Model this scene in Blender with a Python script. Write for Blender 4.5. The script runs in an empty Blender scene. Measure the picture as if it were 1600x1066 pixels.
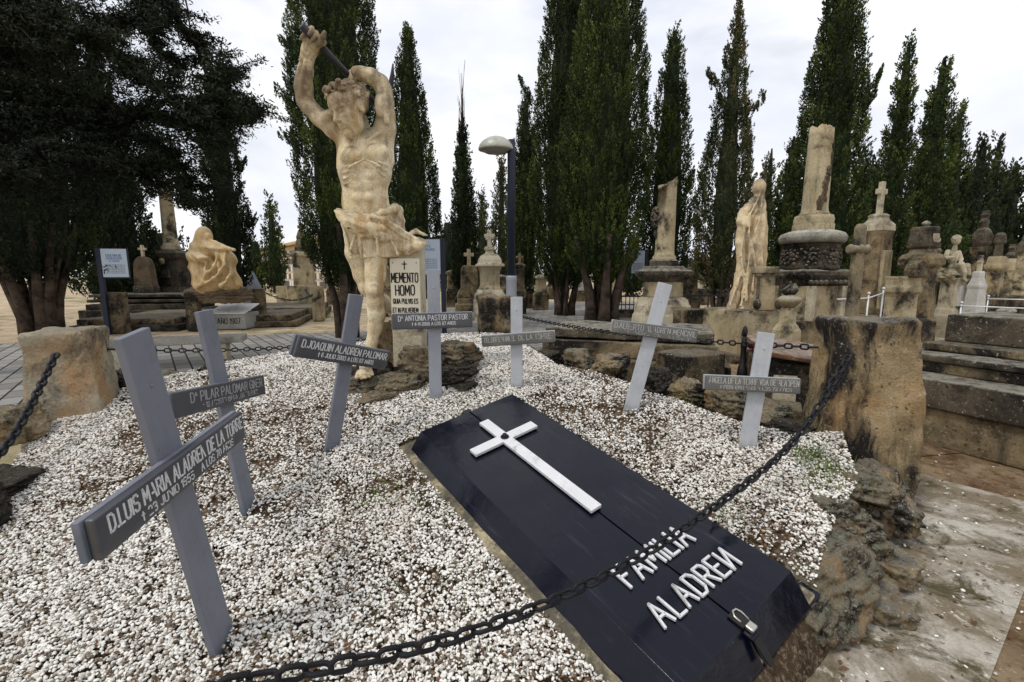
import bpy, math, random
import numpy as np
from mathutils import Vector, Matrix

# ------------------------------------------------------------------ camera, sky, sun, exposure
scene = bpy.context.scene
R_ = math.radians
EYE = 1.5
PITCH = R_(8.2)
FPX = 711.0
cam_d = bpy.data.cameras.new("camera"); cam_d.sensor_width = 36.0; cam_d.lens = 16.0
cam_d.clip_start = 0.05; cam_d.clip_end = 2000
cam = bpy.data.objects.new("camera", cam_d); scene.collection.objects.link(cam)
cam.location = (0, 0, EYE); cam.rotation_euler = (R_(90) - PITCH, 0, 0)
scene.camera = cam
scene.view_settings.view_transform = 'Standard'
scene.view_settings.look = 'None'
scene.view_settings.exposure = 0.0
scene.view_settings.gamma = 1.0

SUN_DIR = Vector((-0.42, -0.30, 0.86)).normalized()      # towards the sun: high, behind left shoulder
sun_d = bpy.data.lights.new("sun", 'SUN'); sun_d.energy = 1.5; sun_d.angle = R_(10); sun_d.color = (1.0, 0.95, 0.87)
sun = bpy.data.objects.new("sun", sun_d); scene.collection.objects.link(sun)
sun.rotation_euler = SUN_DIR.to_track_quat('Z', 'Y').to_euler()

world = bpy.data.worlds.new("World"); scene.world = world; world.use_nodes = True
nt = world.node_tree; nt.nodes.clear()
def N(nt, typ, **kw):
    n = nt.nodes.new(typ)
    for k, v in kw.items():
        if k.startswith('i_'):
            n.inputs[k[2:].replace('_', ' ')].default_value = v
        else:
            setattr(n, k, v)
    return n
sky = N(nt, 'ShaderNodeTexSky'); sky.sky_type = 'NISHITA'; sky.sun_disc = False
sky.sun_elevation = math.asin(SUN_DIR.z); sky.sun_rotation = math.atan2(SUN_DIR.x, SUN_DIR.y)
sky.air_density = 1.0; sky.dust_density = 2.0
SKY_STRENGTH = 0.10
tc = N(nt, 'ShaderNodeTexCoord'); mp = N(nt, 'ShaderNodeMapping'); mp.inputs['Scale'].default_value = (1.0, 1.0, 2.2)
mp.inputs['Rotation'].default_value = (0.2, 0.1, 0.5)
nt.links.new(tc.outputs['Generated'], mp.inputs[0])
cn = N(nt, 'ShaderNodeTexNoise'); cn.inputs['Scale'].default_value = 1.7; cn.inputs['Detail'].default_value = 7; cn.inputs['Roughness'].default_value = 0.55
cn.inputs['Distortion'].default_value = 0.5
nt.links.new(mp.outputs[0], cn.inputs['Vector'])
cr = N(nt, 'ShaderNodeValToRGB'); cr.color_ramp.elements[0].position = 0.33; cr.color_ramp.elements[1].position = 0.54
cr.color_ramp.elements[0].color = (0.60, 0.60, 0.60, 1); cr.color_ramp.elements[1].color = (1, 1, 1, 1)
nt.links.new(cn.outputs['Fac'], cr.inputs['Fac'])
cn2 = N(nt, 'ShaderNodeTexNoise'); cn2.inputs['Scale'].default_value = 3.1; cn2.inputs['Detail'].default_value = 6
nt.links.new(mp.outputs[0], cn2.inputs['Vector'])
cc = N(nt, 'ShaderNodeValToRGB')      # cloud brightness (divided by the background strength)
K = 1.0 / SKY_STRENGTH
cc.color_ramp.elements[0].position = 0.35; cc.color_ramp.elements[1].position = 0.65
cc.color_ramp.elements[0].color = (0.86 * K, 0.90 * K, 1.0 * K, 1); cc.color_ramp.elements[1].color = (1.12 * K, 1.125 * K, 1.145 * K, 1)
nt.links.new(cn2.outputs['Fac'], cc.inputs['Fac'])
mx = N(nt, 'ShaderNodeMix', data_type='RGBA')
nt.links.new(cr.outputs['Color'], mx.inputs[0]); nt.links.new(sky.outputs[0], mx.inputs[6]); nt.links.new(cc.outputs['Color'], mx.inputs[7])
bg = N(nt, 'ShaderNodeBackground'); bg.inputs['Strength'].default_value = SKY_STRENGTH
wo = N(nt, 'ShaderNodeOutputWorld')
nt.links.new(mx.outputs[2], bg.inputs['Color']); nt.links.new(bg.outputs[0], wo.inputs[0])

# ------------------------------------------------------------------ pixel -> world helpers (used to measure real positions)
_c, _s = math.cos(PITCH), math.sin(PITCH)
def ray(px, py):
    u = (px - 800) / FPX; v = (533 - py) / FPX
    return Vector((u, _c + v * _s, -_s + v * _c))
def P(px, py, Y):
    d = ray(px, py); t = Y / d.y
    return Vector((d.x * t, Y, EYE + d.z * t))
def G(px, py, z=0.0):
    d = ray(px, py); t = (z - EYE) / d.z
    return Vector((d.x * t, d.y * t, z))
def X(px, Y, py=450):
    return P(px, py, Y).x
def Zt(py, Y):
    return P(800, py, Y).z
UF = 1.0
def W(npx, Y):
    """a width seen as npx pixels at depth Y (UF allows for the stretch of a wide lens away from the middle)"""
    return npx / FPX * Y * UF
def set_uf(px):
    global UF
    UF = 1 / math.sqrt(1 + ((px - 800) / FPX) ** 2)

# ------------------------------------------------------------------ noise
def _hash(ix, iy, iz, seed):
    h = (ix.astype(np.uint32) * np.uint32(374761393) + iy.astype(np.uint32) * np.uint32(668265263)
         + iz.astype(np.uint32) * np.uint32(2246822519) + np.uint32((seed * 3266489917) & 0xffffffff))
    h = (h ^ (h >> np.uint32(13))) * np.uint32(1274126177)
    h = h ^ (h >> np.uint32(16))
    return (h & np.uint32(0xffffff)).astype(np.float32) / np.float32(0xffffff)
def vnoise(p, seed=0):
    p = np.asarray(p, dtype=np.float32) + 1000.0
    f0 = np.floor(p); f = p - f0; i = f0.astype(np.int64)
    f = f * f * (3 - 2 * f)
    x, y, z = i[:, 0], i[:, 1], i[:, 2]
    r = 0
    for dx in (0, 1):
        wx = f[:, 0] if dx else 1 - f[:, 0]
        for dy in (0, 1):
            wy = f[:, 1] if dy else 1 - f[:, 1]
            for dz in (0, 1):
                wz = f[:, 2] if dz else 1 - f[:, 2]
                r = r + wx * wy * wz * _hash(x + dx, y + dy, z + dz, seed)
    return r * 2 - 1
def fbm(p, octs=4, seed=0, gain=0.5):
    p = np.asarray(p, dtype=np.float32); a = 1.0; s = 0; t = 0
    for o in range(octs):
        s = s + a * vnoise(p * (2.03 ** o), seed + o * 17); t += a; a *= gain
    return s / t

# ------------------------------------------------------------------ mesh building
class MB:
    def __init__(s):
        s.v = []; s.f = []; s.n = 0; s.sm = []
    def add(s, v, f, smooth=False):
        v = np.asarray(v, dtype=np.float32).reshape(-1, 3)
        s.v.append(v)
        for q in f:
            s.f.append(tuple(int(a) + s.n for a in q)); s.sm.append(smooth)
        s.n += len(v); return s
    def box(s, c, size, M=None, taper=1.0, top_shift=(0, 0)):
        hx, hy, hz = size[0] / 2, size[1] / 2, size[2] / 2
        v = []
        for z in (-1, 1):
            k = taper if z > 0 else 1.0
            ox, oy = (top_shift if z > 0 else (0, 0))
            for (x, y) in ((-1, -1), (1, -1), (1, 1), (-1, 1)):
                v.append((x * hx * k + ox, y * hy * k + oy, z * hz))
        v = np.array(v)
        if M is not None: v = v @ np.array(M.to_3x3()).T
        v = v + np.array(c)
        return s.add(v, [(3, 2, 1, 0), (4, 5, 6, 7), (0, 1, 5, 4), (1, 2, 6, 5), (2, 3, 7, 6), (3, 0, 4, 7)])
    def bz(s, x, y, z0, z1, w, d, rot=0.0, taper=1.0):
        return s.box((x, y, (z0 + z1) / 2), (w, d, z1 - z0), Matrix.Rotation(rot, 3, 'Z') if rot else None, taper)
    def lathe(s, prof, n=32, c=(0, 0, 0), sx=1, sy=1, phase=0.0, smooth=True, cap=True, fn=None, rot=0):
        v = []; f = []
        cr_, sr_ = math.cos(rot), math.sin(rot)
        for (r, z) in prof:
            for i in range(n):
                a = phase + 2 * math.pi * i / n
                rr = r * (fn(a, z) if fn else 1)
                x = rr * math.cos(a) * sx; y = rr * math.sin(a) * sy
                v.append((c[0] + x * cr_ - y * sr_, c[1] + x * sr_ + y * cr_, c[2] + z))
        m = len(prof)
        for j in range(m - 1):
            for i in range(n):
                k = (i + 1) % n
                f.append((j * n + i, j * n + k, (j + 1) * n + k, (j + 1) * n + i))
        if cap:
            f.append(tuple(range(n - 1, -1, -1))); f.append(tuple((m - 1) * n + i for i in range(n)))
        return s.add(v, f, smooth)
    def sq(s, prof, c=(0, 0, 0), sx=1.0, sy=1.0, rot=0.0):
        """square-plan lathe: profile radius is the half width"""
        k = math.sqrt(2) * .91
        return s.lathe([(r * k, z) for r, z in prof], 4, c, sx, sy, math.pi / 4, False, True, None, rot)
    def tube(s, path, rad, n=8, smooth=True):
        path = [Vector(p) for p in path]
        if not hasattr(rad, '__len__'): rad = [rad] * len(path)
        v = []; f = []; up = None
        for i, p in enumerate(path):
            d = (path[min(i + 1, len(path) - 1)] - path[max(i - 1, 0)])
            if d.length < 1e-9: d = Vector((0, 0, 1))
            d.normalize()
            if up is None:
                up = Vector((0, 0, 1)) if abs(d.z) < .9 else Vector((1, 0, 0))
            a = d.cross(up)
            if a.length < 1e-6: a = d.cross(Vector((0, 1, 0)))
            a.normalize(); b = a.cross(d).normalized(); up = b
            for k in range(n):
                t = 2 * math.pi * k / n
                v.append(p + a * (math.cos(t) * rad[i]) + b * (math.sin(t) * rad[i]))
        m = len(path)
        for j in range(m - 1):
            for i in range(n):
                k = (i + 1) % n
                f.append((j * n + i, (j + 1) * n + i, (j + 1) * n + k, j * n + k))
        f.append(tuple(range(n))); f.append(tuple((m - 1) * n + i for i in range(n - 1, -1, -1)))
        return s.add([tuple(q) for q in v], f, smooth)
    def prism(s, poly, y0, y1, M=None, c=(0, 0, 0)):
        """poly in XZ, extruded along Y"""
        n = len(poly)
        v = [(x, y0, z) for x, z in poly] + [(x, y1, z) for x, z in poly]
        v = np.array(v, dtype=float)
        if M is not None: v = v @ np.array(M.to_3x3()).T
        v = v + np.array(c)
        f = [tuple(range(n)), tuple(range(2 * n - 1, n - 1, -1))]
        for i in range(n):
            k = (i + 1) % n
            f.append((i, i + n, k + n, k))
        return s.add(v, f)
    def cross(s, w, h, t, d, c=(0, 0, 0), arm=0.68, rot=0.0):
        """latin cross standing on c, width w, height h, bar thickness t, depth d"""
        za = h * arm; p = [(-t / 2, 0), (t / 2, 0), (t / 2, za - t / 2), (w / 2, za - t / 2), (w / 2, za + t / 2), (t / 2, za + t / 2),
                           (t / 2, h), (-t / 2, h), (-t / 2, za + t / 2), (-w / 2, za + t / 2), (-w / 2, za - t / 2), (-t / 2, za - t / 2)]
        return s.prism(p, -d / 2, d / 2, Matrix.Rotation(rot, 3, 'Z') if rot else None, c)
    def sphere(s, c, r, seg=16, sc=(1, 1, 1)):
        pr = [(r * math.sin(math.pi * i / (seg // 2)) + 1e-4, -r * math.cos(math.pi * i / (seg // 2))) for i in range(seg // 2 + 1)]
        v = []; 
        m = MB(); m.lathe(pr, seg)
        vv = m.v[0] * np.array(sc) + np.array(c)
        return s.add(vv, m.f, True)
    def rbox(s, size, c=(0, 0, 0), res=0.05, r=0.03, amp=0.01, ns=3.0, seed=0, rot=0.0, taper=1.0, amp2=None, shift=(0, 0)):
        """dense box with worn round edges and a rough surface"""
        sx, sy, sz = [a / 2 for a in size]
        r = min(r, sx * .9, sy * .9, sz * .9)
        def cuts(h):
            n = max(2, int(math.ceil(2 * (h - r) / res)))
            m_ = np.linspace(-(h - r), h - r, n + 1)
            e = [0, .25, .6] if r > .004 else [0, .5]
            return np.concatenate([[-h + r * t for t in e], m_, [h - r * t for t in e[::-1]]])
        cx_, cy_, cz_ = cuts(sx) / sx, cuts(sy) / sy, cuts(sz) / sz
        V = []; F = []; off = 0
        def face(nu, nv, fn):
            nonlocal off
            uu, vv = np.meshgrid(nu, nv, indexing='ij')
            V.append(fn(uu.ravel(), vv.ravel())); nu_, nv_ = len(nu), len(nv)
            for i in range(nu_ - 1):
                for j in range(nv_ - 1):
                    a = off + i * nv_ + j; b = a + nv_
                    F.append((a, b, b + 1, a + 1))
            off += nu_ * nv_
        o = np.ones_like
        face(cx_, cy_, lambda u, v: np.stack([u * sx, v * sy, o(u) * sz], 1))
        face(cy_, cx_, lambda u, v: np.stack([v * sx, u * sy, -o(u) * sz], 1))
        face(cy_, cz_, lambda u, v: np.stack([o(u) * sx, u * sy, v * sz], 1))
        face(cz_, cy_, lambda u, v: np.stack([-o(u) * sx, v * sy, u * sz], 1))
        face(cz_, cx_, lambda u, v: np.stack([v * sx, o(u) * sy, u * sz], 1))
        face(cx_, cz_, lambda u, v: np.stack([u * sx, -o(u) * sy, v * sz], 1))
        V = np.concatenate(V)
        inner = np.array([sx - r, sy - r, sz - r])
        q = np.clip(V, -inner, inner); d = V - q
        L = np.linalg.norm(d, axis=1, keepdims=True); L[L < 1e-9] = 1
        nrm = d / L
        V2 = q + nrm * np.minimum(r, L)
        d2 = amp * fbm(V2 * ns + seed * 7.3, 4, seed)[:, None]
        if amp2: d2 = d2 + amp2 * fbm(V2 * 0.9 * ns / 3 + seed * 3.1, 2, seed + 5)[:, None]
        V2 = V2 + nrm * d2
        if taper != 1.0 or shift != (0, 0):
            t = (V2[:, 2:3] + sz) / (2 * sz)
            V2[:, :2] = V2[:, :2] * (1 + (taper - 1) * t) + t * np.array(shift)
        if rot:
            ca, sa = math.cos(rot), math.sin(rot)
            V2[:, :2] = np.stack([V2[:, 0] * ca - V2[:, 1] * sa, V2[:, 0] * sa + V2[:, 1] * ca], 1)
        key = np.round(V * 1e4).astype(np.int64)
        _, idx, inv = np.unique(key, axis=0, return_index=True, return_inverse=True)
        inv = inv.ravel()
        F = inv[np.array(F)]
        return s.add(V2[idx] + np.array(c), F, True)

def mesh_from(name, v, f, smooth=False, mat=None):
    me = bpy.data.meshes.new(name)
    v = np.ascontiguousarray(v, dtype=np.float32); f = np.ascontiguousarray(f, dtype=np.int32)
    nf, k = f.shape
    me.vertices.add(len(v)); me.vertices.foreach_set('co', v.ravel())
    me.loops.add(nf * k); me.loops.foreach_set('vertex_index', f.ravel())
    me.polygons.add(nf); me.polygons.foreach_set('loop_start', np.arange(0, nf * k, k, dtype=np.int32))
    me.polygons.foreach_set('use_smooth', np.full(nf, smooth))
    me.update(calc_edges=True)
    if mat: me.materials.append(mat)
    return me

def link(o): scene.collection.objects.link(o); return o
def build(name, mb, mat, parent=None, bevel=0.0, origin=(0, 0, 0)):
    if isinstance(mb, MB):
        me = bpy.data.meshes.new(name)
        v = np.concatenate(mb.v) - np.array(origin, dtype=np.float32)
        me.from_pydata(v.tolist(), [], mb.f)
        me.polygons.foreach_set('use_smooth', mb.sm)
        me.update()
        me.materials.append(mat)
    else:
        me = mb
        if mat and not me.materials: me.materials.append(mat)
    o = link(bpy.data.objects.new(name, me))
    if bevel:
        m = o.modifiers.new('bevel', 'BEVEL'); m.width = bevel; m.segments = 2; m.limit_method = 'ANGLE'; m.angle_limit = R_(35)
        m.harden_normals = False
    if parent is not None: o.parent = parent
    return o
def thing(name, label, cat, loc=(0, 0, 0), rot=0.0, group=None):
    o = link(bpy.data.objects.new(name, None)); o.empty_display_size = 0.2
    o.location = loc; o.rotation_euler = (0, 0, rot)
    o['label'] = label; o['category'] = cat
    if group: o['group'] = group
    return o
def tag(o, label, cat, group=None, kind=None):
    o['label'] = label; o['category'] = cat
    if group: o['group'] = group
    if kind: o['kind'] = kind
    return o
def structure(o, label=None):
    o['kind'] = 'structure'
    if label: o['label'] = label
    return o

# ------------------------------------------------------------------ signed-distance sculpting (surface nets)
class SDF:
    def __init__(s, lo, hi, h):
        s.lo = np.array(lo, float); s.h = h
        s.n = np.ceil((np.array(hi) - s.lo) / h).astype(int) + 1
        s.ax = [(s.lo[i] + h * np.arange(s.n[i])).astype(np.float32) for i in range(3)]
        s.F = np.full(tuple(s.n), 0.3, dtype=np.float32)
    def _sl(s, lo, hi, m):
        a = np.maximum(np.floor((np.array(lo) - m - s.lo) / s.h).astype(int), 0)
        b = np.minimum(np.ceil((np.array(hi) + m - s.lo) / s.h).astype(int) + 1, s.n)
        if (b <= a).any(): return None
        sl = tuple(slice(a[i], b[i]) for i in range(3))
        g = np.meshgrid(*[s.ax[i][sl[i]] for i in range(3)], indexing='ij', sparse=True)
        return sl, g
    def _comb(s, sl, d, k, op):
        A = s.F[sl]; d = d.astype(np.float32)
        if op == '+':
            h = np.maximum(k - np.abs(A - d), 0) / k
            s.F[sl] = np.minimum(A, d) - h * h * k * .25
        else:
            h = np.maximum(k - np.abs(A + d), 0) / k
            s.F[sl] = np.maximum(A, -d) + h * h * k * .25
    def cap(s, a, b, ra, rb=None, k=0.03, op='+'):
        rb = ra if rb is None else rb
        a = np.array(a, float); b = np.array(b, float); R = max(ra, rb)
        r = s._sl(np.minimum(a, b) - R, np.maximum(a, b) + R, k * 1.2 + 2 * s.h)
        if r is None: return s
        sl, (x, y, z) = r
        ab = b - a; L2 = max(float(ab @ ab), 1e-9)
        t = np.clip(((x - a[0]) * ab[0] + (y - a[1]) * ab[1] + (z - a[2]) * ab[2]) / L2, 0, 1)
        d = np.sqrt((x - a[0] - t * ab[0]) ** 2 + (y - a[1] - t * ab[1]) ** 2 + (z - a[2] - t * ab[2]) ** 2) - (ra + (rb - ra) * t)
        s._comb(sl, d, k, op); return s
    def chain(s, pts, rs, k=0.03, op='+'):
        for i in range(len(pts) - 1): s.cap(pts[i], pts[i + 1], rs[i], rs[i + 1], k, op)
        return s
    def ell(s, c, r, M=None, k=0.03, op='+'):
        c = np.array(c, float); r = np.array(r, float); R = r.max()
        q = s._sl(c - R, c + R, k * 1.2 + 2 * s.h)
        if q is None: return s
        sl, (x, y, z) = q
        x = x - c[0]; y = y - c[1]; z = z - c[2]
        if M is not None:
            Mi = np.array(M.to_3x3().transposed())
            x, y, z = (Mi[0, 0] * x + Mi[0, 1] * y + Mi[0, 2] * z, Mi[1, 0] * x + Mi[1, 1] * y + Mi[1, 2] * z, Mi[2, 0] * x + Mi[2, 1] * y + Mi[2, 2] * z)
        k0 = np.sqrt((x / r[0]) ** 2 + (y / r[1]) ** 2 + (z / r[2]) ** 2)
        k1 = np.sqrt((x / r[0] ** 2) ** 2 + (y / r[1] ** 2) ** 2 + (z / r[2] ** 2) ** 2) + 1e-6
        d = k0 * (k0 - 1) / k1
        s._comb(sl, d, k, op); return s
    def cut(s, p, n, k=0.01):
        """remove everything on the side n points to"""
        p = np.array(p, float); n = np.array(n, float); n = n / np.linalg.norm(n)
        x, y, z = np.meshgrid(*s.ax, indexing='ij', sparse=True)
        d = (x - p[0]) * n[0] + (y - p[1]) * n[1] + (z - p[2]) * n[2]
        h = np.maximum(k - np.abs(s.F - d), 0) / k
        s.F = (np.maximum(s.F, d) + h * h * k * .25).astype(np.float32); return s
    def net(s):
        F = s.F; I = F < 0
        c = np.zeros(tuple(s.n - 1), dtype=np.uint8)
        for dx in (0, 1):
            for dy in (0, 1):
                for dz in (0, 1):
                    c += I[dx:s.n[0] - 1 + dx, dy:s.n[1] - 1 + dy, dz:s.n[2] - 1 + dz]
        m = (c > 0) & (c < 8)
        idx = np.argwhere(m)
        vid = np.full(m.shape, -1, dtype=np.int32); vid[m] = np.arange(len(idx))
        corn = [(a, b, d) for a in (0, 1) for b in (0, 1) for d in (0, 1)]
        val = {q: F[idx[:, 0] + q[0], idx[:, 1] + q[1], idx[:, 2] + q[2]] for q in corn}
        acc = np.zeros((len(idx), 3)); cnt = np.zeros(len(idx))
        for ax in range(3):
            for q in corn:
                if q[ax]: continue
                q2 = list(q); q2[ax] = 1; q2 = tuple(q2)
                va, vb = val[q], val[q2]; cr_ = (va < 0) != (vb < 0)
                t = np.where(cr_, va / np.where(cr_, va - vb, 1), 0)
                p = np.zeros((len(idx), 3)); p[:] = q; p[:, ax] = t
                acc[cr_] += p[cr_]; cnt[cr_] += 1
        V = s.lo + (idx + acc / np.maximum(cnt, 1)[:, None]) * s.h
        faces = []
        for ax in range(3):
            o1, o2 = [(1, 2), (2, 0), (0, 1)][ax]
            sa = [slice(None)] * 3; sb = [slice(None)] * 3
            sa[ax] = slice(0, -1); sb[ax] = slice(1, None)
            A = I[tuple(sa)]; B = I[tuple(sb)]
            e = np.argwhere(A != B)
            e = e[(e[:, o1] > 0) & (e[:, o2] > 0) & (e[:, o1] < s.n[o1] - 1) & (e[:, o2] < s.n[o2] - 1)]
            sgn = A[e[:, 0], e[:, 1], e[:, 2]]
            def vi(d1, d2):
                q = e.copy(); q[:, o1] += d1; q[:, o2] += d2
                return vid[q[:, 0], q[:, 1], q[:, 2]]
            f = np.stack([vi(-1, -1), vi(0, -1), vi(0, 0), vi(-1, 0)], 1)
            f[~sgn] = f[~sgn][:, ::-1]
            faces.append(f)
        Fc = np.concatenate(faces); Fc = Fc[(Fc >= 0).all(1)]
        return V, Fc
def relax(V, F, it=2, lam=0.5):
    n = len(V)
    e = np.concatenate([F[:, [0, 1]], F[:, [1, 2]], F[:, [2, 3]], F[:, [3, 0]]])
    deg = np.bincount(e.ravel(), minlength=n).astype(float)
    for _ in range(it):
        a = np.zeros_like(V)
        for k in range(3):
            a[:, k] = np.bincount(e[:, 0], V[e[:, 1], k], n) + np.bincount(e[:, 1], V[e[:, 0], k], n)
        V = V * (1 - lam) + lam * a / np.maximum(deg, 1)[:, None]
    return V
def vnormals(V, F):
    a = V[F[:, 2]] - V[F[:, 0]]; b = V[F[:, 3]] - V[F[:, 1]]
    fn = np.cross(a, b); n = np.zeros_like(V)
    for k in range(4):
        for j in range(3): n[:, j] += np.bincount(F[:, k], fn[:, j], len(V))
    return n / np.maximum(np.linalg.norm(n, axis=1, keepdims=True), 1e-9)
def sdf_mesh(name, S, mat, it=1, rough=0.0, ns=10, seed=3, folds=()):
    V, F = S.net(); V = relax(V, F, it)
    for (dx, dz, wl, amp, zmin, zmax) in folds:      # cloth folds: bent parallel ridges
        ph = (V[:, 0] * dx + V[:, 1] * dx * .6 + V[:, 2] * dz) / wl * 2 * np.pi + 2.6 * fbm(V * (.35 / wl) * .35, 2, seed + 11)
        w_ = np.clip((V[:, 2] - zmin) / .08, 0, 1) * np.clip((zmax - V[:, 2]) / .08, 0, 1) * (.35 + .65 * np.clip(fbm(V * (.25 / wl) * .5, 2, seed + 21) + .6, 0, 1))
        V = V + vnormals(V, F) * (amp * w_ * (1 - 2 * np.abs(np.sin(ph / 2)) ** .8))[:, None]
    if rough:
        V = V + vnormals(V, F) * (rough * fbm(V * ns, 4, seed))[:, None]
    return mesh_from(name, V, F, True, mat)

# ------------------------------------------------------------------ materials
def lin(r, g, b):
    f = lambda c: (c / 255 / 12.92) if c / 255 <= .04045 else ((c / 255 + .055) / 1.055) ** 2.4
    return (f(r), f(g), f(b), 1)
def newmat(name, rough=0.85, spec=0.3):
    m = bpy.data.materials.new(name); m.use_nodes = True
    nt = m.node_tree; b = nt.nodes['Principled BSDF']
    b.inputs['Roughness'].default_value = rough; b.inputs['Specular IOR Level'].default_value = spec
    return m, nt, b
def coords(nt, scale=(1, 1, 1), rnd=True, world=False):
    m = N(nt, 'ShaderNodeMapping'); m.inputs['Scale'].default_value = scale
    if world:
        g = N(nt, 'ShaderNodeNewGeometry'); nt.links.new(g.outputs['Position'], m.inputs[0])
    else:
        t = N(nt, 'ShaderNodeTexCoord'); nt.links.new(t.outputs['Object'], m.inputs[0])
        if rnd:
            oi = N(nt, 'ShaderNodeObjectInfo'); mu = N(nt, 'ShaderNodeMath', operation='MULTIPLY'); mu.inputs[1].default_value = 37.0
            nt.links.new(oi.outputs['Random'], mu.inputs[0])
            cb = N(nt, 'ShaderNodeCombineXYZ'); nt.links.new(mu.outputs[0], cb.inputs[0]); nt.links.new(mu.outputs[0], cb.inputs[1])
            nt.links.new(cb.outputs[0], m.inputs['Location'])
    return m.outputs[0]
def noise(nt, vec, scale, detail=6, rough=0.6, dist=0.0):
    n = N(nt, 'ShaderNodeTexNoise'); n.inputs['Scale'].default_value = scale; n.inputs['Detail'].default_value = detail
    n.inputs['Roughness'].default_value = rough; n.inputs['Distortion'].default_value = dist
    nt.links.new(vec, n.inputs['Vector']); return n.outputs['Fac']
def ramp(nt, fac, a, b, ca=(0, 0, 0, 1), cb=(1, 1, 1, 1)):
    r = N(nt, 'ShaderNodeValToRGB'); e = r.color_ramp.elements
    e[0].position = a; e[1].position = b; e[0].color = ca; e[1].color = cb
    nt.links.new(fac, r.inputs['Fac']); return r.outputs['Color']
def mix(nt, fac, a, b, mode='MIX'):
    m = N(nt, 'ShaderNodeMix', data_type='RGBA', blend_type=mode)
    for i, s_ in ((0, fac), (6, a), (7, b)):
        if isinstance(s_, (float, int)): m.inputs[i].default_value = s_
        elif isinstance(s_, tuple): m.inputs[i].default_value = s_
        else: nt.links.new(s_, m.inputs[i])
    return m.outputs[2]
def mth(nt, op, a, b=0.0):
    m = N(nt, 'ShaderNodeMath', operation=op)
    for i, s_ in ((0, a), (1, b)):
        if isinstance(s_, (float, int)): m.inputs[i].default_value = s_
        else: nt.links.new(s_, m.inputs[i])
    return m.outputs[0]
def bump(nt, b, h, strength=0.4, dist=0.02):
    n = N(nt, 'ShaderNodeBump'); n.inputs['Strength'].default_value = strength; n.inputs['Distance'].default_value = dist
    nt.links.new(h, n.inputs['Height']); nt.links.new(n.outputs[0], b.inputs['Normal'])
def stone(name, light, mid, dark, dark_lo=0.52, dark_hi=0.68, streak=0.5, top=0.6, topcol=(0.14, 0.13, 0.11, 1), scale=1.0, bmp=0.5, speck=0.5, orange=0.0, rough=0.9, vz=1.0):
    """weathered stone: two base tints, rain streaks, dark grime patches and lichen on the weather side"""
    m, nt, b = newmat(name, rough, 0.2)
    v = coords(nt); vs = coords(nt, (4.2, 4.2, 0.55))
    base = mix(nt, ramp(nt, noise(nt, v, 2.2 * scale, 6, .6, .3), .35, .68), light, mid)
    if orange:
        base = mix(nt, mth(nt, 'MULTIPLY', ramp(nt, noise(nt, v, 1.3 * scale, 5, .6, .6), .52, .66), orange), base, lin(186, 128, 58))
    g1 = ramp(nt, noise(nt, v if vz == 1.0 else coords(nt, (1.25, 1.25, vz)), 1.5 * scale, 9, .68, .4), dark_lo, dark_hi)
    g2 = mth(nt, 'MULTIPLY', ramp(nt, noise(nt, vs, 1.0, 9, .72, .3), .53, .70), streak)
    g = mth(nt, 'MAXIMUM', g1, g2)
    base = mix(nt, g, base, dark)
    geo = N(nt, 'ShaderNodeNewGeometry'); sp = N(nt, 'ShaderNodeSeparateXYZ'); nt.links.new(geo.outputs['True Normal'], sp.inputs[0])
    up = ramp(nt, sp.outputs['Z'], .35, .85)
    tn = ramp(nt, noise(nt, v, 7 * scale, 8, .7), .38, .55)
    base = mix(nt, mth(nt, 'MULTIPLY', mth(nt, 'MULTIPLY', up, tn), top), base, topcol)
    fine = noise(nt, v, 42 * scale, 5, .75)
    sp_ = ramp(nt, noise(nt, v, 19 * scale, 6, .8), .58, .66)
    base = mix(nt, mth(nt, 'MULTIPLY', sp_, speck * .6), base, lin(196, 192, 178))
    vo = N(nt, 'ShaderNodeTexVoronoi'); vo.inputs['Scale'].default_value = 16 * scale
    dv = N(nt, 'ShaderNodeMix', data_type='VECTOR'); dv.inputs[0].default_value = .12
    nz_ = N(nt, 'ShaderNodeTexNoise'); nz_.inputs['Scale'].default_value = 11 * scale; nz_.inputs['Detail'].default_value = 4; nt.links.new(v, nz_.inputs['Vector'])
    nt.links.new(v, dv.inputs[4]); nt.links.new(nz_.outputs['Color'], dv.inputs[5]); nt.links.new(dv.outputs[1], vo.inputs['Vector'])
    spots = mth(nt, 'MULTIPLY', ramp(nt, vo.outputs['Distance'], .16, .30, (1, 1, 1, 1), (0, 0, 0, 1)), ramp(nt, noise(nt, v, 4.5 * scale, 5, .7), .46, .6))
    base = mix(nt, mth(nt, 'MULTIPLY', spots, min(1, .35 + speck * .5)), base, dark)
    v2 = N(nt, 'ShaderNodeTexVoronoi'); v2.inputs['Scale'].default_value = 26 * scale; nt.links.new(dv.outputs[1], v2.inputs['Vector'])
    ws = mth(nt, 'MULTIPLY', ramp(nt, v2.outputs['Distance'], .14, .24, (1, 1, 1, 1), (0, 0, 0, 1)), ramp(nt, noise(nt, v, 3.1 * scale, 6, .75), .50, .60))
    base = mix(nt, mth(nt, 'MULTIPLY', ws, min(1, speck * .8)), base, lin(192, 188, 172))
    pits = ramp(nt, noise(nt, v, 70 * scale, 3, .8), .60, .68)
    base = mix(nt, mth(nt, 'MULTIPLY', pits, .45), base, dark)
    sd = ramp(nt, fine, .3, .5, (0.45, 0.43, 0.4, 1), (1, 1, 1, 1))
    base = mix(nt, 0.7, base, sd, 'MULTIPLY')
    nt.links.new(base, b.inputs['Base Color'])
    hh = mth(nt, 'ADD', mth(nt, 'MULTIPLY', noise(nt, v, 9 * scale, 8, .7), 1.0), mth(nt, 'MULTIPLY', fine, .5))
    bump(nt, b, hh, bmp, 0.03 / scale)
    return m
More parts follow.
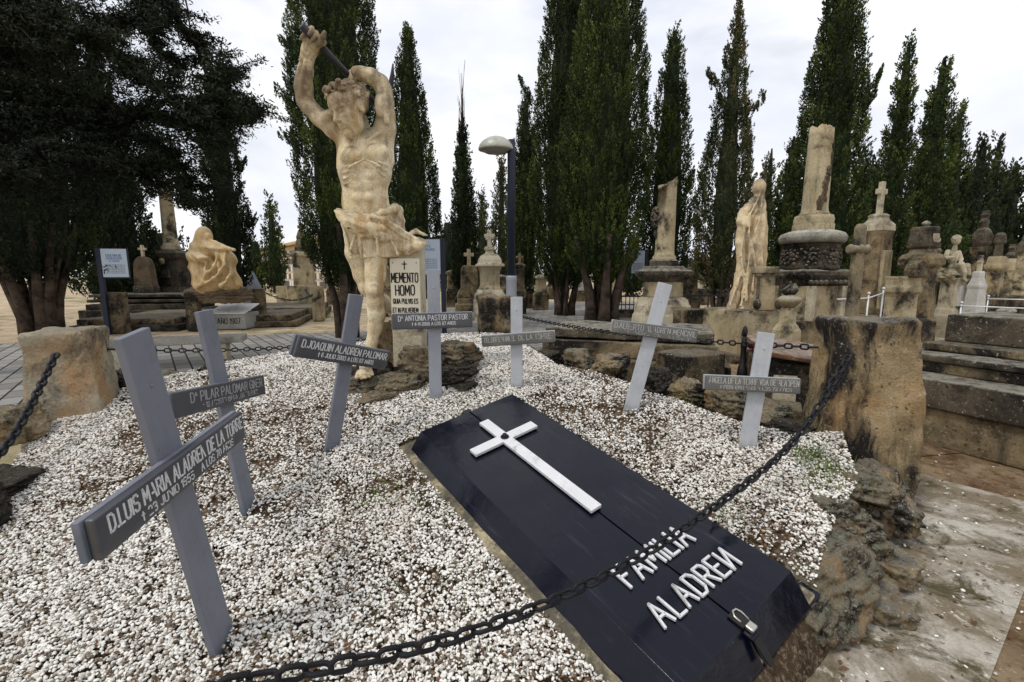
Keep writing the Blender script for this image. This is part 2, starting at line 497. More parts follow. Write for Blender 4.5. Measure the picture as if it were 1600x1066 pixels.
def plain(name, col, rough=0.6, metal=0.0, spec=0.4, var=0.12, vs=6.0, bmp=0.1, dirt=None, dirt_lo=.55, dirt_hi=.7):
    m, nt, b = newmat(name, rough, spec); b.inputs['Metallic'].default_value = metal
    v = coords(nt); n1 = noise(nt, v, vs, 6, .65)
    lo = tuple(c * (1 - var) for c in col[:3]) + (1,); hi = tuple(min(1, c * (1 + var)) for c in col[:3]) + (1,)
    base = mix(nt, n1, lo, hi)
    if dirt:
        base = mix(nt, ramp(nt, noise(nt, v, vs * .6, 9, .7, .5), dirt_lo, dirt_hi), base, dirt)
    nt.links.new(base, b.inputs['Base Color'])
    rr = ramp(nt, noise(nt, v, vs * 1.7, 5, .6), .3, .7, (rough * .8,) * 3 + (1,), (min(1, rough * 1.15),) * 3 + (1,))
    nt.links.new(rr, b.inputs['Roughness'])
    if bmp: bump(nt, b, noise(nt, v, vs * 8, 5, .7), bmp, 0.005)
    return m

SAND = stone('sandstone', lin(192, 179, 148), lin(156, 143, 112), lin(56, 51, 44), .50, .62, .85, .95, lin(88, 84, 74), 1.0, .5, .4, .12)
SAND_PALE = stone('pale_sandstone', lin(204, 195, 170), lin(170, 159, 134), lin(74, 68, 60), .51, .65, .75, .9, lin(108, 103, 92), 1.1, .5, .4, .06)
SAND_DARK = stone('grimy_sandstone', lin(150, 133, 102), lin(104, 92, 72), lin(38, 35, 31), .42, .58, .85, .9, lin(104, 99, 86), 1.1, .7, .8, .12)
GREY_DARK = stone('dark_lichened_stone', lin(112, 102, 86), lin(76, 69, 58), lin(30, 28, 25), .42, .60, .7, .8, lin(148, 144, 132), 1.3, .8, 1.0, 0.0)
BLACK_STONE = stone('blackened_stone', lin(88, 79, 66), lin(60, 54, 46), lin(24, 22, 20), .45, .6, .6, .6, lin(104, 99, 88), 1.3, .8, .6, 0.0)
PILLAR = stone('rough_pillar_stone', lin(176, 156, 120), lin(130, 112, 84), lin(40, 36, 33), .45, .56, 1.0, .95, lin(118, 114, 104), 1.5, 1.0, 1.0, .22, vz=.42)
ROCK = stone('mossy_rock', lin(140, 124, 98), lin(102, 90, 70), lin(34, 30, 26), .44, .58, .3, .9, lin(112, 110, 96), 3.4, 1.0, 1.2, .3)
ROCK_DARK = stone('dark_rock', lin(66, 58, 50), lin(42, 37, 33), lin(17, 15, 13), .42, .6, .3, .6, lin(74, 72, 62), 2.6, 1.0, .7, 0.0)
VEIL = stone('streaked_statue_stone', lin(226, 208, 172), lin(200, 176, 138), lin(84, 76, 68), .52, .68, .95, .8, lin(118, 114, 100), 1.0, .3, .3, .1, .8)
DRAPE_WARM = stone('ochre_statue_stone', lin(226, 200, 152), lin(204, 172, 122), lin(84, 74, 62), .60, .76, .4, .85, lin(196, 188, 170), 1.0, .3, .5, .15, .8)
CONCRETE = stone('concrete', lin(176, 172, 162), lin(146, 141, 130), lin(88, 82, 73), .54, .70, .5, .5, lin(120, 116, 106), 1.6, .4, .6, 0.0)
WHITE_STONE = stone('white_stone', lin(206, 204, 198), lin(178, 176, 170), lin(96, 92, 86), .56, .74, .7, .5, lin(120, 118, 110), 1.4, .3, .3, 0.0)
IRON = plain('black_iron', lin(30, 28, 28), .55, .3, .5, .35, 30, .5, lin(58, 38, 26), .6, .75)
CHAIN = plain('chain_paint', lin(20, 21, 27), .42, .35, .5, .3, 40, .6, lin(56, 40, 30), .64, .8)
# ================================================================== GROUND
GRID = math.atan2(0.92, -0.42) - math.pi / 2     # the cemetery's rows run this way (rotation about Z)
def sheet(name, poly, z, mat):
    me = bpy.data.meshes.new(name); me.from_pydata([(x, y, z) for x, y in poly], [], [tuple(range(len(poly)))]); me.materials.append(mat)
    return structure(link(bpy.data.objects.new(name, me)))

def earth_mat():
    m, nt, b = newmat('sandy_earth', .95, .1)
    v = coords(nt, world=True)
    base = mix(nt, ramp(nt, noise(nt, v, .6, 8, .65), .35, .65), lin(192, 176, 148), lin(156, 138, 110))
    base = mix(nt, ramp(nt, noise(nt, v, 1.7, 9, .7, .5), .5, .64), base, lin(122, 94, 66))
    base = mix(nt, ramp(nt, noise(nt, v, 26, 6, .8), .52, .66), base, lin(206, 196, 174))
    base = mix(nt, ramp(nt, noise(nt, v, .22, 5, .6), .56, .66), base, lin(96, 98, 54))
    nt.links.new(base, b.inputs['Base Color']); bump(nt, b, noise(nt, v, 30, 8, .7), .6, .02); return m
EARTH = earth_mat()
gm = bpy.data.meshes.new('ground')
gn = 90; gx = np.concatenate([np.linspace(-400, -20, 12), np.linspace(-19, 19, 66), np.linspace(20, 400, 12)])
gy = np.concatenate([np.linspace(-60, -2, 6), np.linspace(-1.5, 30, 80), np.linspace(32, 700, 14)])
XX, YY = np.meshgrid(gx, gy, indexing='ij'); ZZ = 0.012 * fbm(np.stack([XX.ravel(), YY.ravel(), 0 * XX.ravel()], 1) * .8, 3, 5).reshape(XX.shape) - 0.02
gv = np.stack([XX.ravel(), YY.ravel(), ZZ.ravel()], 1); ny_ = len(gy)
gf = np.array([(i * ny_ + j, (i + 1) * ny_ + j, (i + 1) * ny_ + j + 1, i * ny_ + j + 1) for i in range(len(gx) - 1) for j in range(ny_ - 1)])
structure(link(bpy.data.objects.new('ground', mesh_from('ground', gv, gf, True, EARTH))))

def paver_mat():
    m, nt, b = newmat('brick_pavers', .85, .25)
    g = N(nt, 'ShaderNodeNewGeometry'); mp_ = N(nt, 'ShaderNodeMapping'); mp_.inputs['Rotation'].default_value = (0, 0, R_(-128.4)); nt.links.new(g.outputs['Position'], mp_.inputs[0])
    br = N(nt, 'ShaderNodeTexBrick'); br.inputs['Scale'].default_value = 1.0; br.inputs['Brick Width'].default_value = .44; br.inputs['Row Height'].default_value = .22
    br.inputs['Mortar Size'].default_value = .014; br.inputs['Mortar Smooth'].default_value = .3; br.offset = .5
    br.inputs['Color1'].default_value = lin(158, 156, 151); br.inputs['Color2'].default_value = lin(128, 126, 121); br.inputs['Mortar'].default_value = lin(24, 21, 18)
    nt.links.new(mp_.outputs[0], br.inputs['Vector'])
    v = coords(nt, world=True)
    base = mix(nt, ramp(nt, noise(nt, v, 1.1, 8, .7), .5, .8, (0, 0, 0, 1), (.6, .6, .6, 1)), br.outputs['Color'], lin(146, 128, 104))
    base = mix(nt, .55, base, ramp(nt, noise(nt, v, 55, 5, .7), .3, .6, (.5, .5, .5, 1), (1, 1, 1, 1)), 'MULTIPLY')
    nt.links.new(base, b.inputs['Base Color'])
    bump(nt, b, mth(nt, 'SUBTRACT', mth(nt, 'MULTIPLY', noise(nt, v, 40, 5, .7), .3), br.outputs['Fac']), .6, .012); return m
PAVER = paver_mat()
structure(sheet('brick_path', [(-13, 4.0), (-1.2, 4.6), (3.2, 8.0), (6.0, 12.3), (7, 26), (-3.2, 26), (-2.6, 12.6), (-7.0, 11.4), (-13.5, 9.2)], 0.004, PAVER))
# stone kerb strip behind the brick path
def slab_mat():
    m, nt, b = newmat('muddy_concrete', .9, .25)
    v = coords(nt, world=True)
    base = mix(nt, ramp(nt, noise(nt, v, 1.8, 9, .7, .4), .40, .56), lin(194, 188, 176), lin(128, 116, 96))
    base = mix(nt, ramp(nt, noise(nt, v, 3.3, 9, .75, .6), .51, .62), base, lin(84, 78, 54))
    base = mix(nt, ramp(nt, noise(nt, v, 14, 7, .8), .56, .66), base, lin(212, 206, 192))
    base = mix(nt, ramp(nt, noise(nt, v, 9, 7, .75), .6, .7), base, lin(78, 54, 36))
    base = mix(nt, .6, base, ramp(nt, noise(nt, v, 90, 4, .8), .3, .62, (.45, .43, .4, 1), (1, 1, 1, 1)), 'MULTIPLY')
    nt.links.new(base, b.inputs['Base Color']); bump(nt, b, noise(nt, v, 34, 8, .75), .5, .012); return m
SLAB = slab_mat()
sp_ = [G(1434, 741), G(1640, 794), G(1625, 860), G(1545, 1066), G(1520, 1160), (.3, .2), (.3, 1.2), (1.2, 2.2), (2.2, 3.2)]
structure(sheet('concrete_pavement', [(p[0], p[1]) for p in sp_], 0.005, SLAB))

def dirt_mat():
    m, nt, b = newmat('dark_soil', .95, .1); v = coords(nt, world=True)
    base = mix(nt, ramp(nt, noise(nt, v, 2.2, 9, .7, .5), .38, .62), lin(150, 132, 106), lin(98, 76, 54))
    base = mix(nt, ramp(nt, noise(nt, v, 12, 8, .8), .50, .62), base, lin(84, 58, 40)); base = mix(nt, ramp(nt, noise(nt, v, 30, 6, .8), .60, .68), base, lin(206, 196, 178))
    nt.links.new(base, b.inputs['Base Color']); bump(nt, b, noise(nt, v, 40, 8, .75), .7, .02); return m
DIRT = dirt_mat()
sheet('soil_strip', [(p[0], p[1]) for p in (G(1434, 741), G(1400, 700), G(1420, 640), G(1800, 700), G(2000, 900), G(1700, 1160), G(1520, 1160), G(1545, 1066), G(1625, 860), G(1640, 794))], 0.0012, DIRT)
sheet('tomb_soil', [(1.9, 3.0), (0.6, 5.2), (1.0, 8.2), (4.4, 9.4), (9, 9.5), (9, 4.6), (3.0, 3.55)], 0.0085, DIRT)
# ------------------------------------------------------------------ the gravel mound
def smin(a, b, k): 
    h = np.maximum(k - np.abs(a - b), 0) / k
    return np.minimum(a, b) - h * h * k * .25
def zg(x, y):
    x = np.asarray(x, float); y = np.asarray(y, float)
    p = .05 * x + .266 * y - .285
    p = smin(p, 0.715 + 0 * p, .22)
    return -smin(-p, -0.03 + 0 * p, .12)
def GR(px, py):
    """where a ray through the pixel meets the mound"""
    d = ray(px, py); t = 0.8
    while t < 12:
        p = d * t
        if EYE + p.z < zg(p.x, p.y): return Vector((p.x, p.y, float(zg(p.x, p.y))))
        t += .01
    return G(px, py)
_e = [GR(px, py + 3) for px, py in ((1240, 674), (1214, 668), (1156, 657), (1099, 637), (1058, 620), (1012, 608), (978, 593), (926, 577), (869, 566))]
print('edge', [tuple(round(a, 2) for a in e) for e in _e])
MOUND = [(2.05, 2.72)] + [(e.x, e.y) for e in _e] + [(-0.1, 6.2), (-0.7, 6.3), (-1.6, 5.55), (-2.5, 4.6), (-3.35, 3.75), (-3.45, 3.2), (-2.95, 2.3), (-2.3, 1.2), (-1.9, .55), (-.6, .25), (.35, .45), (.48, 1.12), (1.22, 1.68), (1.48, 1.98), (1.85, 2.3)]
def inpoly(x, y, poly):
    c = np.zeros(x.shape, bool); n = len(poly)
    for i in range(n):
        (x1, y1), (x2, y2) = poly[i], poly[(i + 1) % n]
        t = ((y1 > y) != (y2 > y)) & (x < (x2 - x1) * (y - y1) / (y2 - y1 + 1e-12) + x1); c ^= t
    return c
def edgedist(x, y, poly):
    d = np.full(x.shape, 1e9); n = len(poly)
    for i in range(n):
        a = np.array(poly[i]); b = np.array(poly[(i + 1) % n]); ab = b - a
        t = np.clip(((x - a[0]) * ab[0] + (y - a[1]) * ab[1]) / (ab @ ab), 0, 1)
        d = np.minimum(d, np.hypot(x - a[0] - t * ab[0], y - a[1] - t * ab[1]))
    return d
def soil_mat():
    m, nt, b = newmat('mound_soil', .95, .1); v = coords(nt, world=True)
    base = mix(nt, ramp(nt, noise(nt, v, 3, 8, .7), .35, .65), lin(92, 76, 58), lin(52, 40, 30))
    base = mix(nt, ramp(nt, noise(nt, v, 40, 6, .8), .5, .6), base, lin(120, 108, 92))
    nt.links.new(base, b.inputs['Base Color']); bump(nt, b, noise(nt, v, 50, 6, .8), .8, .01); return m
h_ = .05
mx_, my_ = np.meshgrid(np.arange(-3.7, 2.6, h_), np.arange(0.1, 7.0, h_), indexing='ij')
inside = inpoly(mx_, my_, MOUND); ed = edgedist(mx_, my_, MOUND); ed = np.where(inside, ed, -ed)
mz = zg(mx_, my_) * np.clip(1 - np.maximum(-ed - .0, 0) / .09, 0, 1) - .03 + .012 * fbm(np.stack([mx_.ravel(), my_.ravel(), 0 * mx_.ravel()], 1) * 3, 3).reshape(mx_.shape)
mv = np.stack([mx_.ravel(), my_.ravel(), mz.ravel()], 1); nn_ = mx_.shape[1]
ii, jj = np.meshgrid(np.arange(mx_.shape[0] - 1), np.arange(nn_ - 1), indexing='ij')
ok = (ed[:-1, :-1] > -.11) | (ed[1:, 1:] > -.11)
a_ = (ii * nn_ + jj)[ok]; mf = np.stack([a_, a_ + nn_, a_ + nn_ + 1, a_ + 1], 1)
structure(link(bpy.data.objects.new('mound_soil', mesh_from('mound_soil', mv, mf, True, soil_mat()))))

# ================================================================== THE TOMB WITH ITS BLACK LID
E1 = Vector((-.594, .786, .179)).normalized(); E2 = Vector((.82, .542, .185)); E2 = (E2 - E1 * E2.dot(E1)).normalized(); EN = E2.cross(E1).normalized()
if EN.z < 0: EN = -EN
LN = 1.90; LW = .72
NR = Vector((1.128, 1.689, EYE - 1.182))
def lidpt(px, py, off=0.0):
    d = ray(px, py); o = Vector((0, 0, EYE)); q = NR + EN * off
    t = (q - o).dot(EN) / d.dot(EN); p = o + d * t - NR
    return p.dot(E2) + LW / 2, p.dot(E1)        # x across (0 at the middle), y along from the near edge
tomb_c = NR - E2 * (LW / 2)
TM = Matrix.Identity(4)
for i in range(3): TM[i][0] = E2[i]; TM[i][1] = E1[i]; TM[i][2] = EN[i]; TM[i][3] = tomb_c[i]
tomb = thing('grave_vault', 'low sloping vault with glossy black metal lid, white metal cross and raised family name', 'tomb')
tomb.matrix_world = TM
tomb.rotation_euler = TM.to_euler(); tomb.location = tomb_c
def lid_mat():
    m, nt, b = newmat('black_lid_paint', .28, .30); v = coords(nt)
    base = mix(nt, noise(nt, v, 5, 6, .7), lin(5, 7, 20), lin(9, 12, 29))
    base = mix(nt, ramp(nt, noise(nt, v, 60, 5, .85), .66, .72), base, lin(84, 86, 92))
    vs = coords(nt, (22, 2, 8)); base = mix(nt, mth(nt, 'MULTIPLY', ramp(nt, noise(nt, vs, 1.5, 6, .7), .58, .72), .18), base, lin(96, 98, 108))
    nt.links.new(base, b.inputs['Base Color'])
    nt.links.new(ramp(nt, noise(nt, v, 3.5, 7, .7, .6), .35, .65, (.09,) * 3 + (1,), (.26,) * 3 + (1,)), b.inputs['Roughness'])
    bump(nt, b, mth(nt, 'ADD', noise(nt, v, 3.2, 3, .5), mth(nt, 'MULTIPLY', noise(nt, v, 30, 6, .7), .10)), .35, .02); return m
LID = lid_mat()
SK, DR = .095, .115      # skirt width and drop
def leaf(sgn):
    mb = MB(); g = .004; x0 = sgn * g; x1 = sgn * LW / 2
    nx, ny = 10, 26
    rows = []
    # outline rows from near flange over the top to the far flange; columns from the seam over to the side flange
    ys = [(-SK - .0, -DR - .03), (-SK, -DR)] + [(t * LN, 0) for t in np.linspace(0, 1, ny)] + [(LN + SK, -DR), (LN + SK, -DR - .03)]
    xs = [(x0 + (x1 - x0) * t, 0) for t in np.linspace(0, 1, nx)] + [(x1 + sgn * SK, -DR), (x1 + sgn * SK, -DR - .03)]
    V = []
    for (y, hy) in ys:
        for (x, hx) in xs:
            V.append((x, y, min(hx, hy)))
    V = np.array(V); m = len(xs); F = []
    V[:, 2] += np.where(V[:, 2] > -.001, .0022 * fbm(V * 4, 3, 9 + int(sgn)), 0)
    for i in range(len(ys) - 1):
        for j in range(m - 1):
            q = (i * m + j, i * m + j + 1, (i + 1) * m + j + 1, (i + 1) * m + j)
            F.append(q if sgn > 0 else q[::-1])
    mb.add(V, F); return mb
for sgn in (-1, 1):
    o = build('lid_leaf', leaf(sgn), LID, tomb)
    md = o.modifiers.new('thick', 'SOLIDIFY'); md.thickness = .006; md.offset = -1
    md = o.modifiers.new('bevel', 'BEVEL'); md.width = .006; md.segments = 3; md.angle_limit = R_(25)
build('seam_strip', MB().box((0, LN / 2, -.016), (.05, LN + .1, .012)), LID, tomb)
build('vault_curb', MB().rbox((LW + 2 * SK + .01, LN + 2 * SK - .02, .40), (-.035, LN / 2, -.30), .045, .012, .010, 6, 4), SAND, tomb)
SILVER = plain('white_silver_paint', lin(212, 212, 214), .42, .0, .5, .16, 14, .35, lin(120, 118, 112), .56, .72)
# raised metal cross on the lid, its ends measured on the lid plane
c0 = lidpt(762, 654, .03); c1 = lidpt(925, 797, .03)
axx = (c0[0] + c1[0]) / 2
yc = (lidpt(737, 703, .03)[1] + lidpt(838, 662, .03)[1]) / 2; aw = abs(lidpt(838, 662, .03)[0] - lidpt(737, 703, .03)[0])
print('lidcross', c0, c1, yc, aw)
t_ = .068; y0_, y1_ = c1[1], c0[1]
poly = [(-t_/2, y0_), (t_/2, y0_), (t_/2, yc - t_/2), (aw/2, yc - t_/2), (aw/2, yc + t_/2), (t_/2, yc + t_/2), (t_/2, y1_), (-t_/2, y1_), (-t_/2, yc + t_/2), (-aw/2, yc + t_/2), (-aw/2, yc - t_/2), (-t_/2, yc - t_/2)]
RX = Matrix.Rotation(R_(90), 3, 'X')
v_ = [(x + axx, y, .008) for x, y in poly] + [(x + axx, y, .026) for x, y in poly]; n_ = 12
f_ = [tuple(range(n_ - 1, -1, -1)), tuple(range(n_, 2 * n_))] + [(i, (i + 1) % n_, (i + 1) % n_ + n_, i + n_) for i in range(n_)]
lc = build('lid_cross', MB().add(v_, f_), SILVER, tomb, .002)
build('bolt', MB().lathe([(.013, .026), (.016, .03), (.016, .044), (.011, .05)], 6, (axx, yc, 0), smooth=False).lathe([(.026, .026), (.026, .03)], 16, (axx, yc, 0)), IRON, lc)
# ---- a simple sign-writer's stroke alphabet
FONT = {
 'A': [[(0, 0), (.35, 1), (.7, 0)], [(.14, .38), (.56, .38)]], 'B': [[(0, 0), (0, 1), (.45, 1), (.58, .88), (.58, .64), (.45, .53), (0, .53)], [(.45, .53), (.62, .4), (.62, .13), (.48, 0), (0, 0)]],
 'C': [[(.6, .82), (.46, 1), (.16, 1), (0, .82), (0, .18), (.16, 0), (.46, 0), (.6, .18)]], 'D': [[(0, 0), (0, 1), (.38, 1), (.6, .78), (.6, .22), (.38, 0), (0, 0)]],
 'E': [[(.55, 1), (0, 1), (0, 0), (.55, 0)], [(0, .52), (.45, .52)]], 'F': [[(.55, 1), (0, 1), (0, 0)], [(0, .52), (.42, .52)]],
 'G': [[(.6, .82), (.46, 1), (.16, 1), (0, .82), (0, .18), (.16, 0), (.46, 0), (.6, .18), (.6, .48), (.36, .48)]], 'H': [[(0, 0), (0, 1)], [(.6, 0), (.6, 1)], [(0, .5), (.6, .5)]],
 'I': [[(0, 0), (0, 1)]], 'J': [[(.45, 1), (.45, .18), (.3, 0), (.12, 0), (0, .18)]], 'K': [[(0, 0), (0, 1)], [(.55, 1), (0, .42)], [(.2, .6), (.58, 0)]], 'L': [[(0, 1), (0, 0), (.5, 0)]],
 'M': [[(0, 0), (.04, 1), (.38, .3), (.72, 1), (.76, 0)]], 'N': [[(0, 0), (0, 1), (.6, 0), (.6, 1)]], 'O': [[(.16, 0), (0, .18), (0, .82), (.16, 1), (.46, 1), (.62, .82), (.62, .18), (.46, 0), (.16, 0)]],
 'P': [[(0, 0), (0, 1), (.45, 1), (.6, .86), (.6, .6), (.45, .46), (0, .46)]], 'Q': [[(.16, 0), (0, .18), (0, .82), (.16, 1), (.46, 1), (.62, .82), (.62, .18), (.46, 0), (.16, 0)], [(.4, .25), (.66, -.06)]],
 'R': [[(0, 0), (0, 1), (.45, 1), (.6, .86), (.6, .62), (.45, .48), (0, .48)], [(.32, .48), (.62, 0)]], 'S': [[(.58, .84), (.44, 1), (.15, 1), (0, .86), (0, .64), (.14, .53), (.44, .47), (.58, .35), (.58, .14), (.44, 0), (.15, 0), (0, .16)]],
 'T': [[(0, 1), (.64, 1)], [(.32, 1), (.32, 0)]], 'U': [[(0, 1), (0, .18), (.15, 0), (.45, 0), (.6, .18), (.6, 1)]], 'V': [[(0, 1), (.32, 0), (.64, 1)]], 'Y': [[(0, 1), (.3, .5), (.6, 1)], [(.3, .5), (.3, 0)]],
 'Z': [[(0, 1), (.56, 1), (0, 0), (.56, 0)]], 'X': [[(0, 0), (.6, 1)], [(0, 1), (.6, 0)]],
 'Ñ': [[(0, 0), (0, .8), (.6, 0), (.6, .8)], [(.08, .95), (.22, 1.05), (.38, .95), (.54, 1.05)]], 'И': [[(0, 1), (0, 0), (.6, 1), (.6, 0)]],
 'ª': [[(.0, .62), (.14, .98), (.28, .62)], [(.06, .74), (.22, .74)]], '.': [[(0, 0), (0, .06)]], '-': [[(0, .45), (.3, .45)]], '†': [[(.2, 0), (.2, 1)], [(0, .68), (.4, .68)]],
 '0': [[(.14, 0), (0, .18), (0, .82), (.14, 1), (.38, 1), (.52, .82), (.52, .18), (.38, 0), (.14, 0)]], '1': [[(0, .75), (.2, 1), (.2, 0)]], '2': [[(0, .8), (.12, 1), (.4, 1), (.52, .82), (.5, .6), (0, 0), (.54, 0)]],
 '3': [[(0, .88), (.14, 1), (.4, 1), (.52, .84), (.5, .6), (.2, .53), (.5, .45), (.54, .16), (.4, 0), (.14, 0), (0, .14)]], '4': [[(.4, 0), (.4, 1), (0, .32), (.55, .32)]],
 '5': [[(.5, 1), (.04, 1), (0, .56), (.36, .6), (.52, .44), (.52, .16), (.38, 0), (.12, 0), (0, .12)]], '6': [[(.48, .9), (.36, 1), (.14, 1), (0, .8), (0, .18), (.14, 0), (.38, 0), (.52, .18), (.52, .42), (.38, .56), (0, .5)]],
 '7': [[(0, 1), (.54, 1), (.18, 0)]], '8': [[(.14, .54), (0, .68), (0, .86), (.14, 1), (.38, 1), (.52, .86), (.52, .68), (.38, .54), (.14, .54), (0, .4), (0, .14), (.14, 0), (.38, 0), (.52, .14), (.52, .4), (.38, .54)]],
 '9': [[(.04, .1), (.16, 0), (.38, 0), (.52, .2), (.52, .82), (.38, 1), (.14, 1), (0, .82), (0, .58), (.14, .44), (.52, .5)]],
}
def text_w(s, sp=.26):
    w = 0
    for ch in s:
        if ch == ' ': w += .42; continue
        w += max(p[0] for st in FONT[ch] for p in st) + sp
    return w - sp
def text(mb, s, x0, z0, h, wide=None, lw=.1, y0=0.0, y1=-.002, seed=0, jit=.02, fade=0.0, to=None, sp=.26):
    """strokes of the text standing in XZ, raised from y0 to y1; fade drops some strokes as worn-off paint"""
    rnd = random.Random(seed); tw = text_w(s, sp); kx = (wide / tw) if wide else h
    x = x0
    for ch in s:
        if ch == ' ': x += .42 * kx; continue
        jz = rnd.uniform(-jit, jit) * h
        for st in FONT[ch]:
            for a, b in zip(st[:-1], st[1:]):
                if rnd.random() < fade: continue
                p = Vector((x + a[0] * kx, 0, z0 + jz + a[1] * h)); q = Vector((x + b[0] * kx, 0, z0 + jz + b[1] * h))
                d = q - p; L = d.length
                if L < 1e-6: continue
                d /= L; e = lw * h / 2; nn = Vector((-d.z, 0, d.x)) * e
                p = p - d * e * .7; q = q + d * e * .7
                cs = [p - nn, q - nn, q + nn, p + nn]
                V = [(c.x, y0, c.z) for c in cs] + [(c.x, y1, c.z) for c in cs]
                F = [(0, 1, 2, 3)[::-1], (4, 5, 6, 7)] + [(i, (i + 1) % 4, (i + 1) % 4 + 4, i + 4) for i in range(4)]
                if to: V = [to(v) for v in V]
                mb.add(V, F)
        x += (max(p[0] for st in FONT[ch] for p in st) + sp) * kx
    return mb
# letters of the lid: positions measured on the lid plane
def lidtext(s, pa, pb, ptop, seed):
    a = lidpt(*pa, .012); b = lidpt(*pb, .012); t = lidpt(*ptop, .012)
    h = t[1] - a[1]; wide = b[0] - a[0]; sl = (b[1] - a[1]) / (b[0] - a[0]); mb = MB()
    print('lidtext', s, a, b, h)
    text(mb, s, 0, 0, h, wide, .105, 0, -.012, seed, .02, to=lambda v: (a[0] + v[0], a[1] + v[2] + v[0] * sl, -v[1] + .004), sp=.3)
    return mb
build('family_name', lidtext('FAMILIA', (986, 917), (1086, 843), (957, 888), 4), SILVER, tomb, .0015)
build('family_name', lidtext('ALADREИ', (1040, 981), (1158, 880), (1011, 946), 6), SILVER, tomb, .0015)
# padlock and hasp
lk = lidpt(1150, 966, .0)
STEEL = plain('padlock_steel', lin(190, 186, 176), .3, .9, .5, .15, 20, .2)
hasp = build('hasp', MB().box((0, .02, .006), (.045, .06, .008)).box((.0, -.075, -.045), (.03, .11, .006), Matrix.Rotation(R_(40), 3, 'X')), IRON, tomb, .001)
ring = [(lk[0] + .016 * math.cos(a), lk[1] - .01 + .0 * a, .016 + .022 * math.sin(a)) for a in np.linspace(0, math.pi, 10)]
pad = build('padlock', MB().rbox((.036, .042, .018), (lk[0] + .010, lk[1] - .046, .000), .006, .006, 0, 1, 1), STEEL, tomb)
build('shackle', MB().tube([(lk[0] - .006, lk[1] - .03, .004), (lk[0] - .008, lk[1] + .004, .012), (lk[0] + .004, lk[1] + .018, .014), (lk[0] + .022, lk[1] + .016, .014), (lk[0] + .03, lk[1], .01), (lk[0] + .03, lk[1] - .03, .002)], .0042, 8), STEEL, pad)

# ================================================================== WOODEN CROSSES
def paint(name, col, chip):
    m, nt, b = newmat(name, .55, .35); v = coords(nt); vs = coords(nt, (14, 14, 1.2))
    base = mix(nt, noise(nt, v, 4, 5, .6), tuple(c * .9 for c in col[:3]) + (1,), tuple(min(1, c * 1.08) for c in col[:3]) + (1,))
    base = mix(nt, mth(nt, 'MULTIPLY', ramp(nt, noise(nt, vs, 3, 6, .7), .5, .7), .25), base, tuple(c * .6 for c in col[:3]) + (1,))
    base = mix(nt, ramp(nt, noise(nt, v, 22, 8, .85), .63, .67), base, chip)
    base = mix(nt, mth(nt, 'MULTIPLY', ramp(nt, noise(nt, v, 2.6, 8, .75), .5, .68), .45), base, tuple(c * .55 for c in col[:3]) + (1,))
    base = mix(nt, ramp(nt, noise(nt, v, 60, 4, .8), .66, .7), base, lin(96, 84, 70))
    sp2 = N(nt, 'ShaderNodeSeparateXYZ'); tcx = N(nt, 'ShaderNodeTexCoord'); nt.links.new(tcx.outputs['Object'], sp2.inputs[0])
    low = ramp(nt, mth(nt, 'ADD', sp2.outputs['Z'], mth(nt, 'MULTIPLY', noise(nt, v, 12, 6, .7), .16)), .08, .13, (1, 1, 1, 1), (0, 0, 0, 1))
    base = mix(nt, mth(nt, 'MULTIPLY', low, .6), base, chip)
    nt.links.new(base, b.inputs['Base Color']); bump(nt, b, noise(nt, vs, 5, 6, .7), .15, .004); return m
BLUEGREY = paint('bluegrey_cross_tone', lin(118, 121, 131), lin(82, 94, 102))  # darker, bluish tone given to the three crosses at left
LIGHTGREY = paint('pale_grey_cross_tone', lin(178, 181, 186), lin(128, 128, 122))  # lighter tone given to the three crosses at right
PLATE = plain('dark_plate_metal', lin(82, 83, 88), .36, .35, .5, .14, 9, .1, lin(112, 108, 100), .55, .78)
PLATE2 = plain('dull_plate_metal', lin(100, 100, 98), .45, .3, .5, .16, 9, .1, lin(132, 128, 118), .5, .75)
INK = plain('white_letter_paint', lin(205, 205, 205), .6, 0, .3, .12, 30, 0)
def grave_cross(label, base, top, left, right, pw, bh, mat, plate, lines, pt=.022, bl=None, fade=0.0, seed=0, zoff=0.0, lettr=INK):
    z = (top - base).normalized(); bx = (right - left).normalized()
    x = (bx - z * bx.dot(z)).normalized(); y = z.cross(x)
    root = thing('grave_cross', label, 'cross', base, group='wooden name crosses standing in the gravel')
    M = Matrix((x, y, z)).transposed(); root.rotation_euler = M.to_euler()
    H = (top - base).length
    build('post', MB().box((0, pt / 2, H / 2 - .05), (pw, pt, H + .1)), mat, root, .003)
    mid = M.transposed() @ ((left + right) / 2 - base); bd = M.transposed() @ bx
    ang = math.atan2(bd.z, bd.x); L = (right - left).length
    bar = build('crossbar', MB().box((0, -.0105, 0), (L * 1.01, .02, bh * .98)), mat, root, .003)
    bar.location = (mid.x, 0, mid.z); bar.rotation_euler = (0, -ang, 0)
    pl = build('name_plate', MB().rbox((L * .985, .026, bh), (0, -.035, -.002), .03, .007, .0005, 6, seed + 2), plate, root)
    pl.location = (mid.x, 0, mid.z); pl.rotation_euler = (0, -ang, 0)
    bt = build('bolt', MB().sphere((0, -.001, H * .86), .0065, 10, (1, .6, 1)), mat, root)
    mb = MB()
    for (s, xa, xb, z0, h, lw, fd) in lines:
        text(mb, s, -L / 2 + xa * L, z0 * bh, h * bh, (xb - xa) * L, lw, -.0478, -.0496, seed + len(s), .03, fd)
    build('lettering', mb, lettr, pl)
    return root
def PP(px, py, Y): return P(px, py, Y)
b = GR(352, 1005)
